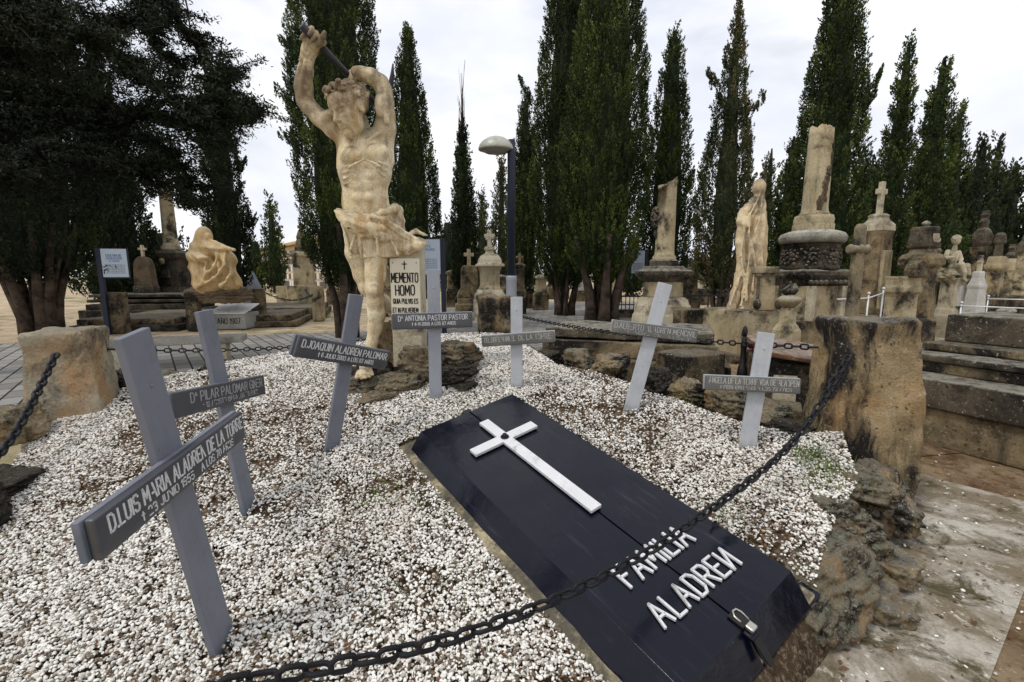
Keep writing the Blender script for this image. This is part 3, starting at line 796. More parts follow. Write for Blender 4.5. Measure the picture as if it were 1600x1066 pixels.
grave_cross('large foreground blue-grey cross leaning left with long dark name bar seen from its left end', b, PP(213, 520, b.y - .21), PP(136, 848, 1.06), PP(374, 662, 1.84), .128, .118, BLUEGREY, PLATE,
            [('D.LUIS MARIA ALADREN DE LA TORRE', .06, .97, -.05, .40, .13, .03), ('† 23 JUNIO 1955', .2, .52, -.38, .22, .14, .1), ('A LOS 70 AÑOS', .58, .86, -.38, .22, .14, .2)], .026, seed=1)
b = GR(392, 795)
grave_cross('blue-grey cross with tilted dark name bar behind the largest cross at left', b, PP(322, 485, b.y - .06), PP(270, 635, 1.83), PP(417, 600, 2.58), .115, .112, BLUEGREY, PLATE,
            [('Dª PILAR PALOMAR GINER', .16, .95, -.05, .38, .11, .04), ('† 12 AGOSTO 1961 A LOS 78 AÑOS', .26, .88, -.36, .2, .14, .3)], .024, seed=2, lettr=plain('dull_letter_paint', lin(160, 160, 160), .6, 0, .3, .12, 30, 0))
b = GR(520, 702)
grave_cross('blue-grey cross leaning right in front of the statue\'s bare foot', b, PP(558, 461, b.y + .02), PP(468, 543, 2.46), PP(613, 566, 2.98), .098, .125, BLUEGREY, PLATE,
            [('D.JOAQUIN ALADREN PALOMAR', .05, .96, .0, .34, .13, 0), ('† 6 JULIO 2003 A LOS 87 AÑOS', .22, .82, -.33, .2, .16, 0)], .022, seed=3)
b = GR(681, 624)
grave_cross('upright grey cross standing before the lettered pillar, clear white name bar', b, PP(677, 421, b.y + .02), PP(612, 503, b.y - .11), PP(739, 499, b.y + .03), .093, .115, paint('mid_grey_cross_tone', lin(148, 152, 160), lin(104, 110, 112)), PLATE,  # coat tone set between those of the left and right crosses
            [('Dª ANTONIA PASTOR PASTOR', .08, .93, .02, .32, .13, 0), ('† 4-11-2008 A LOS 87 AÑOS', .24, .78, -.3, .2, .16, 0)], .022, seed=4)
FAINT = plain('faded_letter_paint', lin(172, 171, 166), .6, 0, .3, .12, 30, 0)
b = GR(807, 606)
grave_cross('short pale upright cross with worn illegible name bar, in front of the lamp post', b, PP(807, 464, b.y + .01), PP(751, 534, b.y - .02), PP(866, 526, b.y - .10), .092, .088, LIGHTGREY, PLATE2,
            [('DOLORES MANUEL', .05, .47, -.14, .42, .11, .14), ('DE LA TORRE', .52, .95, -.14, .42, .11, .25)], .02, seed=5, lettr=FAINT)
b = GR(986, 640)
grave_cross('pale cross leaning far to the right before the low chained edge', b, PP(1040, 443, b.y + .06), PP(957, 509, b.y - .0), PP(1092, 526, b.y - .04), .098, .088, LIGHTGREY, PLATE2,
            [('D.ALBERTO ALADREN MENDIVIL', .03, .97, -.1, .4, .10, .08), ('21 ENERO 1957 A LOS 51', .14, .92, -.42, .2, .14, .5)], .02, seed=6, lettr=FAINT)
b = GR(1168, 700)
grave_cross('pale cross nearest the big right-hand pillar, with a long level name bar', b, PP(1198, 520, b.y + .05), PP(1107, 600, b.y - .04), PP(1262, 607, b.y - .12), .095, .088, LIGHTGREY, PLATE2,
            [('ANGELA DE LA TORRE VDA DE ALADREN', .04, .97, -.02, .38, .10, .07), ('† FEBRERO 1943 A LOS 72 AÑOS', .16, .9, -.36, .2, .14, .25)], .02, seed=7, lettr=FAINT)

# ================================================================== ROUGH PILLARS AND ROCKS
def pillar(label, c, size, rot, seed, mat=PILLAR, taper=.86, shift=(0, 0), res=.022, skew=0.0, am=1.0):
    mb = MB().rbox(size, (0, 0, size[2] / 2), res, .045, .0, 4.2, seed, 0, taper, None, shift)
    v = mb.v[0]; c0 = np.array([0, 0, size[2] / 2], dtype=np.float32); d = v - c0
    n = np.stack([np.sign(d[:, 0]) * (np.abs(d[:, 0]) / size[0]) ** 6, np.sign(d[:, 1]) * (np.abs(d[:, 1]) / size[1]) ** 6, np.sign(d[:, 2]) * (np.abs(d[:, 2]) / size[2]) ** 6], 1); n /= np.maximum(np.linalg.norm(n, axis=1, keepdims=True), 1e-9)
    low = fbm(v * 1.9 + seed, 2, seed); rid = 1 - 2 * np.abs(fbm(v * np.array([3.2, 3.2, 2.2]) + seed * 2, 4, seed + 3, .55)); fine = fbm(v * 13, 5, seed + 7, .62)
    mb.v[0] = v + n * ((.055 * low + .030 * rid) * am + .018 * fine - .03)[:, None] + np.array([1, 0, 0]) * (skew * (v[:, 2] / size[2]) * (1 - v[:, 2] / size[2]))[:, None]
    o = build('stone_pillar', mb, mat); o.location = c; o.rotation_euler = (0, 0, rot)
    return tag(o, label, 'pillar', 'rough stone pillars carrying the chains')
PILLAR_R = pillar('big rough ochre and black pillar at right, chain hanging from its face', (2.29, 2.98, -.02), (.61, .50, 1.28), R_(-14), 11, taper=.80, skew=.14, shift=(.015, 0))
PILLAR_L = pillar('squat tapering grey and ochre pillar at far left with thick chain', (-3.46, 3.5, .06), (.60, .44, 1.06), R_(18), 12, stone('ochre_pillar_stone', lin(178, 170, 150), lin(156, 145, 120), lin(84, 76, 62), .53, .66, .4, .6, lin(126, 122, 112), 1.1, 1.1, .8, .5), .74, am=.45)
PILLAR_M = pillar('dark lichened pillar behind the pale upright cross and lamp post', (-.25, 7.15, 0), (.64, .5, 1.2), R_(10), 13, stone('dark_pillar_stone', lin(150, 134, 106), lin(96, 84, 66), lin(36, 32, 28), .46, .58, .3, .5, lin(84, 80, 72), 1.5, .8, .7, .3), .9, res=.035)

_ico = {}
def ico(sub):
    if sub not in _ico:
        import bmesh
        bm = bmesh.new(); bmesh.ops.create_icosphere(bm, subdivisions=sub, radius=1.0)
        _ico[sub] = (np.array([v.co[:] for v in bm.verts]), np.array([[v.index for v in f.verts] for f in bm.faces])); bm.free()
    return _ico[sub]
def rock_mesh(size, seed, sub=5, cr=.16, planes=11, ns=3.0):
    sub = min(sub + 1, 6)
    v, f = ico(sub); rs = np.random.RandomState(seed)
    n = rs.normal(size=(planes, 3)); n /= np.linalg.norm(n, axis=1, keepdims=True); n = np.vstack([n, [[0, 0, 1], [0, 0, -1]]])
    d = rs.uniform(.62, .95, len(n)); dots = v @ n.T
    r = np.where(dots > .05, d / np.maximum(dots, .05), 9).min(1); r = np.minimum(r, 1.15)
    r = r * (1 + cr * .9 * fbm(v * ns + seed, 3, seed, .5) - cr * 1.3 * np.abs(fbm(v * ns * 1.5 + seed * 2, 4, seed + 4, .6)) + cr * .55 * fbm(v * 11 + seed, 5, seed + 9, .7))
    lay = .035 * np.sin((v[:, 2] * 9 + 2.5 * fbm(v * 2, 2, seed)) * 2)
    V = v * (r + lay)[:, None] * np.array(size) / 2
    return V, f
def rock(label, loc, size, seed, mat=ROCK, rot=0.0, sub=5, group='rough rocks edging the gravel plot', cr=.13, name='rock'):
    V, F = rock_mesh(size, seed, sub, cr)
    me = mesh_from(name, V, F, True, mat); o = link(bpy.data.objects.new(name, me)); o.location = loc; o.rotation_euler = (0, 0, rot)
    return tag(o, label, 'rock', group)
# --- right-hand edge, running from the tomb lid back to the right pillar
rock('long dark moss-speckled rock hugging the lower right corner of the black lid', (1.40, 1.90, .11), (.38, .66, .40), 21, ROCK, R_(-48))
rock('rounded dark boulder in the right edge between lid and pillar', (1.67, 2.16, .24), (.42, .48, .36), 22, ROCK, R_(-35))
rock('yellowish lower stone supporting the dark boulder beside the concrete', (1.84, 2.14, .06), (.36, .40, .28), 23, PILLAR, R_(20))
rock('grey rock just left below the big right pillar', (1.92, 2.42, .32), (.42, .40, .26), 24, ROCK, R_(10))
rock('broad brown rock under the front of the big right pillar', (2.13, 2.50, .20), (.48, .42, .44), 25, PILLAR, R_(30))
rock('small ochre stone at the foot of the right edge near the concrete', (1.66, 1.90, .03), (.28, .3, .22), 26, PILLAR, R_(70), 4)
# --- back right edge
for i, (px, py, Y, sz, mat, lab) in enumerate([
    (1240, 672, 2.93, (.30, .28, .24), ROCK_DARK, 'dark rock tucked against the left foot of the big right pillar'),
    (1212, 645, 3.18, (.34, .3, .26), ROCK, 'dark rounded rock behind the post of the long level cross'),
    (1140, 622, 3.42, (.42, .34, .30), ROCK, 'broad mossy rock behind the left end of the long level name bar'),
    (1080, 608, 3.65, (.34, .26, .26), PILLAR, 'ochre flat rock right of the far-leaning cross'),
    (1020, 592, 4.0, (.30, .5, .44), ROCK_DARK, 'upright dark rough stone behind the post of the far-leaning cross'),
    (955, 572, 4.5, (.44, .4, .40), PILLAR, 'yellow-stained rock left of the far-leaning cross'),
    (905, 562, 5.0, (.46, .4, .36), ROCK, 'grey mossy rock in the back edge by the stepped slab'),
    (858, 556, 5.5, (.44, .36, .30), ROCK_DARK, 'low dark rock behind the worn name bar'),
    (812, 550, 6.1, (.5, .4, .30), ROCK, 'low brown rock right of the middle pillar foot')]):
    p = P(px, py, Y); rock(lab, (p.x, p.y, p.z - sz[2] * .12), sz, 40 + i, mat, i * .7, 5 if i < 6 else 4)
# --- back left edge and left side
for i, (px, py, Y, sz, mat, lab) in enumerate([
    (190, 597, 3.95, (.5, .36, .34), ROCK_DARK, 'dark rock at the left plot edge beneath the bench'),
    (262, 592, 4.15, (.5, .32, .24), ROCK, 'flat brown rock behind the largest cross'),
    (345, 578, 4.4, (.62, .4, .30), ROCK_DARK, 'dark clump of rock behind the upper post of the second cross'),
    (402, 574, 4.7, (.5, .4, .26), ROCK_DARK, 'low dark rock left of the bar of the statue-side cross'),
    (455, 568, 4.9, (.4, .3, .2), ROCK, 'small rock just left of the statue-side name bar'),
    (20, 655, 3.05, (.42, .34, .30), PILLAR, 'small ochre rock in front of the far left pillar'),
    (10, 752, 2.62, (.66, .5, .20), ROCK_DARK, 'flat black rock lying in the gravel at the left frame edge')]):
    p = P(px, py, Y); rock(lab, (p.x, p.y, p.z - sz[2] * .1), sz, 60 + i, mat, i * .9, 5)
p = P(-60, 800, 2.3); rock('black rock lying on the left edge outside the near chain', (p.x, p.y, p.z), (.5, .5, .3), 68, ROCK_DARK, .3, 4)

# ================================================================== CHAINS
def link_mesh(L, w, r, seg=8, n=20):
    a = (L - w) / 2; path = []
    for i in range(n):
        t = 2 * math.pi * i / n
        path.append(((a if math.cos(t) > 0 else -a) + (w / 2 - r) * math.cos(t), (w / 2 - r) * math.sin(t), 0))
    V = []; F = []
    for i, p in enumerate(path):
        q = Vector(path[(i + 1) % n]) - Vector(path[i - 1]); q.normalize(); s_ = Vector((q.y, -q.x, 0))
        for k in range(seg):
            t = 2 * math.pi * k / seg
            V.append(tuple(Vector(p) + s_ * (r * math.cos(t)) + Vector((0, 0, r * math.sin(t)))))
    for i in range(n):
        for k in range(seg):
            F.append((i * seg + k, i * seg + (k + 1) % seg, ((i + 1) % n) * seg + (k + 1) % seg, ((i + 1) % n) * seg + k))
    return mesh_from('chain_link', np.array(V), np.array(F), True, CHAIN)
def chain(label, curve, L=.068, w=.044, r=.0058, group='chains hung round the plot', maxn=100, tilt=0.0):
    """curve: dense list of points; links every L-2r along it, alternately turned"""
    pts = np.array([tuple(p) for p in curve]); seg = np.linalg.norm(np.diff(pts, axis=0), axis=1); cum = np.concatenate([[0], np.cumsum(seg)])
    pitch = L - 2 * r - .0015; n = int(cum[-1] / pitch)
    if n > maxn:
        k = n / maxn; L *= k; w *= k ** .5; pitch = L - 2 * r - .0015; n = int(cum[-1] / pitch)
    me = link_mesh(L, w, r); me2 = None
    root = thing('hanging_chain', label, 'chain', tuple(pts[0]), group=group)
    first = None; rnd = random.Random(len(label))
    for i in range(n):
        s_ = (i + .5) * pitch
        p = Vector([np.interp(s_, cum, pts[:, k]) for k in range(3)])
        q = Vector([np.interp(min(s_ + .02, cum[-1]), cum, pts[:, k]) for k in range(3)]) - Vector([np.interp(max(s_ - .02, 0), cum, pts[:, k]) for k in range(3)])
        q.normalize()
        side = q.cross(Vector((0, 0, 1))).normalized(); up = side.cross(q)
        a = (math.pi / 2 if i % 2 else 0) + tilt + rnd.uniform(-.15, .15)
        yv = side * math.cos(a) + up * math.sin(a); zv = q.cross(yv)
        M = Matrix((q, yv, zv)).transposed()
        if first is None:
            o = link(bpy.data.objects.new('chain_link', me)); first = o
        else:
            o = first.copy(); scene.collection.objects.link(o)
        o.parent = root; o.location = p - Vector(pts[0]); o.rotation_euler = M.to_euler()
    return root
def spline(pts, n=240):
    """smooth curve through points, parameterised by chord"""
    pts = np.array([tuple(p) for p in pts]); d = np.concatenate([[0], np.cumsum(np.linalg.norm(np.diff(pts, axis=0), axis=1))])
    t = np.linspace(0, d[-1], n); m = np.gradient(pts, d, axis=0); out = []
    for s_ in t:
        i = min(max(np.searchsorted(d, s_) - 1, 0), len(d) - 2); h = d[i + 1] - d[i]; u = (s_ - d[i]) / h
        out.append((2*u**3 - 3*u*u + 1) * pts[i] + (u**3 - 2*u*u + u) * h * m[i] + (-2*u**3 + 3*u*u) * pts[i + 1] + (u**3 - u*u) * h * m[i + 1])
    return out
A = Vector((1.99, 2.66, EYE - .467)); D = Vector((.8, .6, 0))
def along(px, py):      # the near chain hangs in one vertical plane
    d = ray(px, py); o = Vector((-.236, 1.0)); k = d.x / d.y
    s_ = (k * o.y - o.x) / (D.x - k * D.y); y = o.y + s_ * D.y
    return P(px, py, y)
near = [P(1325, 556, 2.68)] + [along(*q) for q in ((1240, 690), (1170, 752), (1100, 803), (1020, 858), (940, 901), (860, 940), (780, 972), (690, 1002), (600, 1024), (500, 1045), (390, 1064), (290, 1086), (170, 1112))]
chain('heavy near chain sagging across the black lid from the big right pillar', spline(near), .068, .044, .0062, maxn=100)
thin = [P(1327, 566, 2.67)] + [P(px, py, Y) for px, py, Y in ((1300, 612, 2.58), (1265, 660, 2.46), (1215, 712, 2.3), (1160, 760, 2.12), (1112, 800, 1.93))]
chain('thinner second chain hanging just behind the heavy near chain', spline(thin), .05, .03, .004)
left = [P(88, 553, 3.26), P(70, 590, 3.08), P(45, 640, 2.85), P(15, 690, 2.62), P(-30, 740, 2.35), P(-90, 790, 2.1), P(-190, 830, 1.85)]
chain('heavy chain falling left and out of frame from the far left pillar', spline(left), .070, .058, .0115)
def sag(a, b, mid, n=200):
    out = []
    for t in np.linspace(0, 1, n):
        p = a.lerp(b, t); p.z -= (((a.z + b.z) / 2) - mid) * 4 * t * (1 - t); out.append(p)
    return out
chain('long chain from the far left pillar running behind the crosses towards the middle', sag(P(140, 545, 3.55), P(738, 492, 7.1), .72), .068, .044, .0062)
chain('chain strung from the middle pillar to the big right pillar in front of the tombs', sag(P(1277, 543, 2.88), P(796, 490, 6.95), .905), .068, .044, .0062)

# ================================================================== GRAVEL, LITTER, GRASS
def pebble_mat():
    m, nt, b = newmat('white_pebbles', .75, .3)
    oi = N(nt, 'ShaderNodeObjectInfo')
    r = N(nt, 'ShaderNodeValToRGB'); cr_ = r.color_ramp
    cr_.elements[0].position = 0; cr_.elements[0].color = lin(98, 84, 68)
    cr_.elements[1].position = 1; cr_.elements[1].color = lin(246, 244, 238)
    for pos, col in ((.10, lin(112, 100, 84)), (.20, lin(160, 150, 136)), (.34, lin(210, 206, 197)), (.60, lin(238, 236, 230))):
        e = cr_.elements.new(pos); e.color = col
    nt.links.new(oi.outputs['Random'], r.inputs['Fac'])
    g = coords(nt, world=True)
    patch = ramp(nt, noise(nt, g, 1.2, 7, .7, .4), .50, .66)
    base = mix(nt, mth(nt, 'MULTIPLY', patch, .22), r.outputs['Color'], lin(150, 132, 108))
    base = mix(nt, .5, base, ramp(nt, noise(nt, g, 160, 4, .7), .3, .6, (.7, .67, .62, 1), (1, 1, 1, 1)), 'MULTIPLY')
    nt.links.new(base, b.inputs['Base Color']); return m
PEB = pebble_mat()
pcol = bpy.data.collections.new('pebble_shapes')
for i in range(6):
    v, f = ico(2); rs = np.random.RandomState(100 + i)
    n = rs.normal(size=(7, 3)); n /= np.linalg.norm(n, axis=1, keepdims=True); d = rs.uniform(.66, 1, 7); dots = v @ n.T
    r = np.minimum(np.where(dots > .05, d / np.maximum(dots, .05), 9).min(1), 1.05)
    me = mesh_from('pebble', v * r[:, None] * np.array([1.1, rs.uniform(.55, .95), rs.uniform(.45, .75)]), f, True, PEB)
    pcol.objects.link(bpy.data.objects.new('pebble', me))
rs = np.random.RandomState(7)
TI = np.array(TM.inverted())
def lid_local(x, y, z):
    q = np.stack([x, y, z, np.ones_like(x)], 0); return (TI @ q)[:3]
def scatter(n):
    x = rs.uniform(-3.6, 2.4, n); y = rs.uniform(.2, 6.9, n)
    keep = inpoly(x, y, MOUND) & (y > .1 + .70 * np.abs(x) * .9 - .2)
    keep &= ~((y > 5.2) & (rs.rand(n) < .35))
    x, y = x[keep], y[keep]; z = zg(x, y)
    l = lid_local(x, y, z); ins = (np.abs(l[0] + .015) < LW / 2 + SK + .02) & (l[1] > -SK - .02) & (l[1] < LN + SK + .02)
    return x[~ins], y[~ins], z[~ins]
x, y, z = scatter(640000)
bare = fbm(np.stack([x * 1.6, y * 1.6, 0 * x], 1), 4, 31); b2 = fbm(np.stack([x * 7, y * 7, 0 * x], 1), 3, 37)
prob = np.clip(1.0 - np.clip((bare - .10 + .06 * x / 2) * 2.6, 0, .55) - np.clip((b2 - .12) * 1.9, 0, .45), .15, 1)
k = rs.rand(len(x)) < prob; x, y, z = x[k], y[k], z[k]
z = z - .012 + rs.uniform(0, .016, len(x)) + .012 * fbm(np.stack([x, y, 0 * x], 1) * 3, 3)
pm = bpy.data.meshes.new('white_gravel'); pm.vertices.add(len(x)); pm.vertices.foreach_set('co', np.stack([x, y, z], 1).astype(np.float32).ravel()); pm.update()
grav = link(bpy.data.objects.new('white_gravel', pm)); tag(grav, 'white pebble gravel covering the sloping grave plot', 'gravel', kind='stuff')
gng = bpy.data.node_groups.new('scatter_pebbles', 'GeometryNodeTree')
gng.interface.new_socket('Geometry', in_out='INPUT', socket_type='NodeSocketGeometry'); gng.interface.new_socket('Geometry', in_out='OUTPUT', socket_type='NodeSocketGeometry')
gi = gng.nodes.new('NodeGroupInput'); go = gng.nodes.new('NodeGroupOutput'); ip = gng.nodes.new('GeometryNodeInstanceOnPoints'); mp2 = gng.nodes.new('GeometryNodeMeshToPoints')
ci = gng.nodes.new('GeometryNodeCollectionInfo'); ci.inputs['Collection'].default_value = pcol; ci.inputs['Separate Children'].default_value = True; ci.inputs['Reset Children'].default_value = True
rr = gng.nodes.new('FunctionNodeRandomValue'); rr.data_type = 'FLOAT_VECTOR'; rr.inputs['Min'].default_value = (-.6, -.6, 0); rr.inputs['Max'].default_value = (.6, .6, 6.28)
rsz = gng.nodes.new('FunctionNodeRandomValue'); rsz.data_type = 'FLOAT'; rsz.inputs[2].default_value = .0036; rsz.inputs[3].default_value = .0096
ip.inputs['Pick Instance'].default_value = True
L_ = gng.links.new
L_(gi.outputs[0], mp2.inputs[0]); L_(mp2.outputs[0], ip.inputs['Points']); L_(ci.outputs[0], ip.inputs['Instance'])
L_(rr.outputs['Value'], ip.inputs['Rotation']); L_(rsz.outputs[1], ip.inputs['Scale']); L_(ip.outputs[0], go.inputs[0])
md = grav.modifiers.new('scatter', 'NODES'); md.node_group = gng

# brown needles and dead leaves between the pebbles
x, y, z = scatter(90000)
dn = fbm(np.stack([x * 1.5, y * 1.5, 0 * x], 1), 4, 31); d2 = fbm(np.stack([x * 6, y * 6, 0 * x], 1), 3, 51)
k = rs.rand(len(x)) < np.clip(.06 + np.clip(dn - .02, 0, 1) * 1.6 + np.clip(d2 - .12, 0, 1) * 1.4, 0, .9)
k &= rs.rand(len(x)) < .75
x, y, z = x[k], y[k], z[k]; n = len(x)
c = np.stack([x, y, z + rs.uniform(.0, .012, n)], 1)
a = rs.uniform(0, 2 * np.pi, n); L = rs.uniform(.006, .022, n); w = rs.uniform(.0012, .007, n)
d = np.stack([np.cos(a) * L, np.sin(a) * L, rs.normal(0, .003, n)], 1); s_ = np.stack([-np.sin(a) * w, np.cos(a) * w, rs.normal(0, .003, n)], 1)
V = np.stack([c - d, c + s_, c + d, c - s_], 1).reshape(-1, 3)
def litter_mat():
    m, nt, b = newmat('dead_leaves', .9, .2); v = coords(nt, world=True)
    base = mix(nt, ramp(nt, noise(nt, v, 30, 4, .7), .35, .65), lin(70, 52, 38), lin(122, 90, 60)); nt.links.new(base, b.inputs['Base Color']); return m
LIT = litter_mat()
tag(link(bpy.data.objects.new('leaf_litter', mesh_from('leaf_litter', V, np.arange(n * 4).reshape(-1, 4), False, LIT))), 'brown needles and dead leaves strewn among the white pebbles', 'leaf litter', kind='stuff')
# grass blades
GRASS = plain('grass_green', lin(92, 112, 44), .8, 0, .2, .35, 12, 0)
gc = []
for px, py, n_, sp2, hh in ((590, 775, 90, .07, .035), (640, 780, 50, .06, .03), (700, 800, 30, .06, .025), (1262, 716, 90, .05, .09), (1292, 738, 90, .06, .08), (1270, 760, 50, .06, .05), (1122, 800, 60, .04, .03), (1140, 815, 30, .05, .025), (870, 672, 40, .07, .03), (845, 655, 30, .06, .03), (330, 720, 25, .1, .02), (715, 905, 40, .07, .02),
                            (500, 880, 35, .12, .02), (612, 660, 25, .08, .03), (1010, 690, 30, .1, .02), (440, 960, 25, .1, .02), (560, 990, 25, .1, .02), (900, 640, 30, .1, .02), (425, 680, 30, .08, .02), (1075, 625, 30, .06, .04), (700, 590, 30, .05, .04), (1150, 790, 40, .06, .03), (620, 905, 25, .06, .02), (760, 1040, 30, .08, .03)):
    p = GR(px, py)
    for _ in range(n_):
        q = p + Vector((rs.normal(0, sp2), rs.normal(0, sp2), 0)); q.z = float(zg(q.x, q.y)) - .005
        a = rs.uniform(0, 6.28); h = hh * rs.uniform(.5, 1.3); w = .0018; ln = Vector((math.cos(a), math.sin(a), 0)); lean = ln * h * rs.uniform(.1, .9); sd = Vector((-ln.y, ln.x, 0)) * w
        gc.append([q - sd, q + sd, q + lean * .4 + Vector((0, 0, h * .6)) + sd * .7, q + lean * .4 + Vector((0, 0, h * .6)) - sd * .7])
        gc.append([q + lean * .4 + Vector((0, 0, h * .6)) - sd * .7, q + lean * .4 + Vector((0, 0, h * .6)) + sd * .7, q + lean + Vector((0, 0, h)) + sd * .1, q + lean + Vector((0, 0, h)) - sd * .1])
V = np.array([[tuple(v) for v in q] for q in gc]).reshape(-1, 3)
tag(link(bpy.data.objects.new('grass_tufts', mesh_from('grass_tufts', V, np.arange(len(V)).reshape(-1, 4), False, GRASS))), 'thin green grass blades sprouting through the gravel', 'grass', kind='stuff')
# pebbles, grit and leaves spilled on the paving and earth at the right
n = 9000; q = np.stack([rs.uniform(.9, 4.6, n), rs.uniform(.7, 5.2, n)], 1)
dd_ = edgedist(q[:, 0], q[:, 1], MOUND); ok = ~inpoly(q[:, 0], q[:, 1], MOUND) & (rs.rand(n) < np.exp(-dd_ * 2.6) * .9 + .10)
ll = lid_local(q[:, 0], q[:, 1], np.full(n, .1)); ok &= ~((np.abs(ll[0]) < LW / 2 + SK + .03) & (ll[1] > -SK - .05))
q = q[ok]; half = rs.rand(len(q)) < .42
sp3 = bpy.data.meshes.new('spilled_pebbles'); a3 = np.concatenate([q[half], np.full((half.sum(), 1), .009)], 1); sp3.vertices.add(len(a3)); sp3.vertices.foreach_set('co', a3.astype(np.float32).ravel()); sp3.update()
so = link(bpy.data.objects.new('spilled_pebbles', sp3)); tag(so, 'stray white pebbles spilled over the concrete below the rock edging', 'gravel', kind='stuff'); md = so.modifiers.new('scatter', 'NODES'); md.node_group = gng
q = q[~half]; n = len(q); c = np.concatenate([q, rs.uniform(.010, .016, (n, 1))], 1); a = rs.uniform(0, 6.28, n); L = rs.uniform(.006, .02, n); w = rs.uniform(.002, .008, n)
d = np.stack([np.cos(a) * L, np.sin(a) * L, rs.normal(0, .002, n)], 1); s_ = np.stack([-np.sin(a) * w, np.cos(a) * w, rs.normal(0, .002, n)], 1)
tag(link(bpy.data.objects.new('paving_litter', mesh_from('paving_litter', np.stack([c - d, c + s_, c + d, c - s_], 1).reshape(-1, 3), np.arange(n * 4).reshape(-1, 4), False, LIT))), 'dead leaves and grit scattered over the concrete and bare earth', 'leaf litter', kind='stuff')
# ================================================================== TREES
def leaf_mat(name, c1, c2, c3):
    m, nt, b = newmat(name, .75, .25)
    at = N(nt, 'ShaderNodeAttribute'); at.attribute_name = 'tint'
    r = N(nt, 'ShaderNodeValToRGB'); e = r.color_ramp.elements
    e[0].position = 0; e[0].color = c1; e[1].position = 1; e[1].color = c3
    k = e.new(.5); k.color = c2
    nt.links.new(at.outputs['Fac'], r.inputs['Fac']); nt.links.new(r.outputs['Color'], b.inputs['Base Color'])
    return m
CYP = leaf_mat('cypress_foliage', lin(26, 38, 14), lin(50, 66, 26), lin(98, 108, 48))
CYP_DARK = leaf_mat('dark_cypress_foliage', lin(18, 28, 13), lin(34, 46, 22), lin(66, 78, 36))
CYP_DRY = leaf_mat('dry_cypress_foliage', lin(40, 48, 28), lin(68, 74, 42), lin(112, 98, 66))
BARK = stone('cypress_bark', lin(96, 82, 70), lin(68, 57, 48), lin(34, 29, 25), .45, .65, .9, .1, lin(90, 90, 80), 2.0, .8, .2)

def leaves_mesh(name, C, D, L, Wd, T, mat, rs):
    """C centre, D long axis (unit), L length, Wd width, T tint per leaf -> diamond shaped faces"""
    n = len(C); q = rs.normal(size=(n, 3)); S = np.cross(D, q); S /= np.maximum(np.linalg.norm(S, axis=1, keepdims=True), 1e-6)
    a = C - D * (L / 2)[:, None]; b = C + D * (L / 2)[:, None]; m = C - D * (L * .08)[:, None]
    V = np.stack([a, m + S * (Wd / 2)[:, None], b, m - S * (Wd / 2)[:, None]], 1).reshape(-1, 3)
    me = mesh_from(name, V, np.arange(4 * n).reshape(-1, 4), False, mat)
    at = me.attributes.new('tint', 'FLOAT', 'POINT'); at.data.foreach_set('value', np.repeat(T, 4).astype(np.float32))
    return me
def trunk_mb(stems, h, r, spread, rs, lean=(0, 0)):
    mb = MB()
    for i in range(stems):
        a = 2 * math.pi * i / max(stems, 1) + rs.uniform(-.3, .3)
        k = 0 if stems == 1 else 1
        rr = r * (rs.uniform(.35, .8) if stems > 1 else 1)
        b0 = Vector((math.cos(a) * r * (.9 + .05 * stems) * k, math.sin(a) * r * (.9 + .05 * stems) * k, -.1)); path = [b0 - Vector((0, 0, .05))]; rad = [rr * 1.5]
        for j in range(1, 7):
            t = j / 6
            path.append(b0 + Vector((math.cos(a) * spread * t ** 1.5 * k + rs.normal(0, .012) + lean[0] * t, math.sin(a) * spread * t ** 1.5 * k + rs.normal(0, .012) + lean[1] * t, h * t + .1)))
            rad.append(rr * (1.15 - .75 * t))
        mb.tube(path, rad, 9)
    return mb
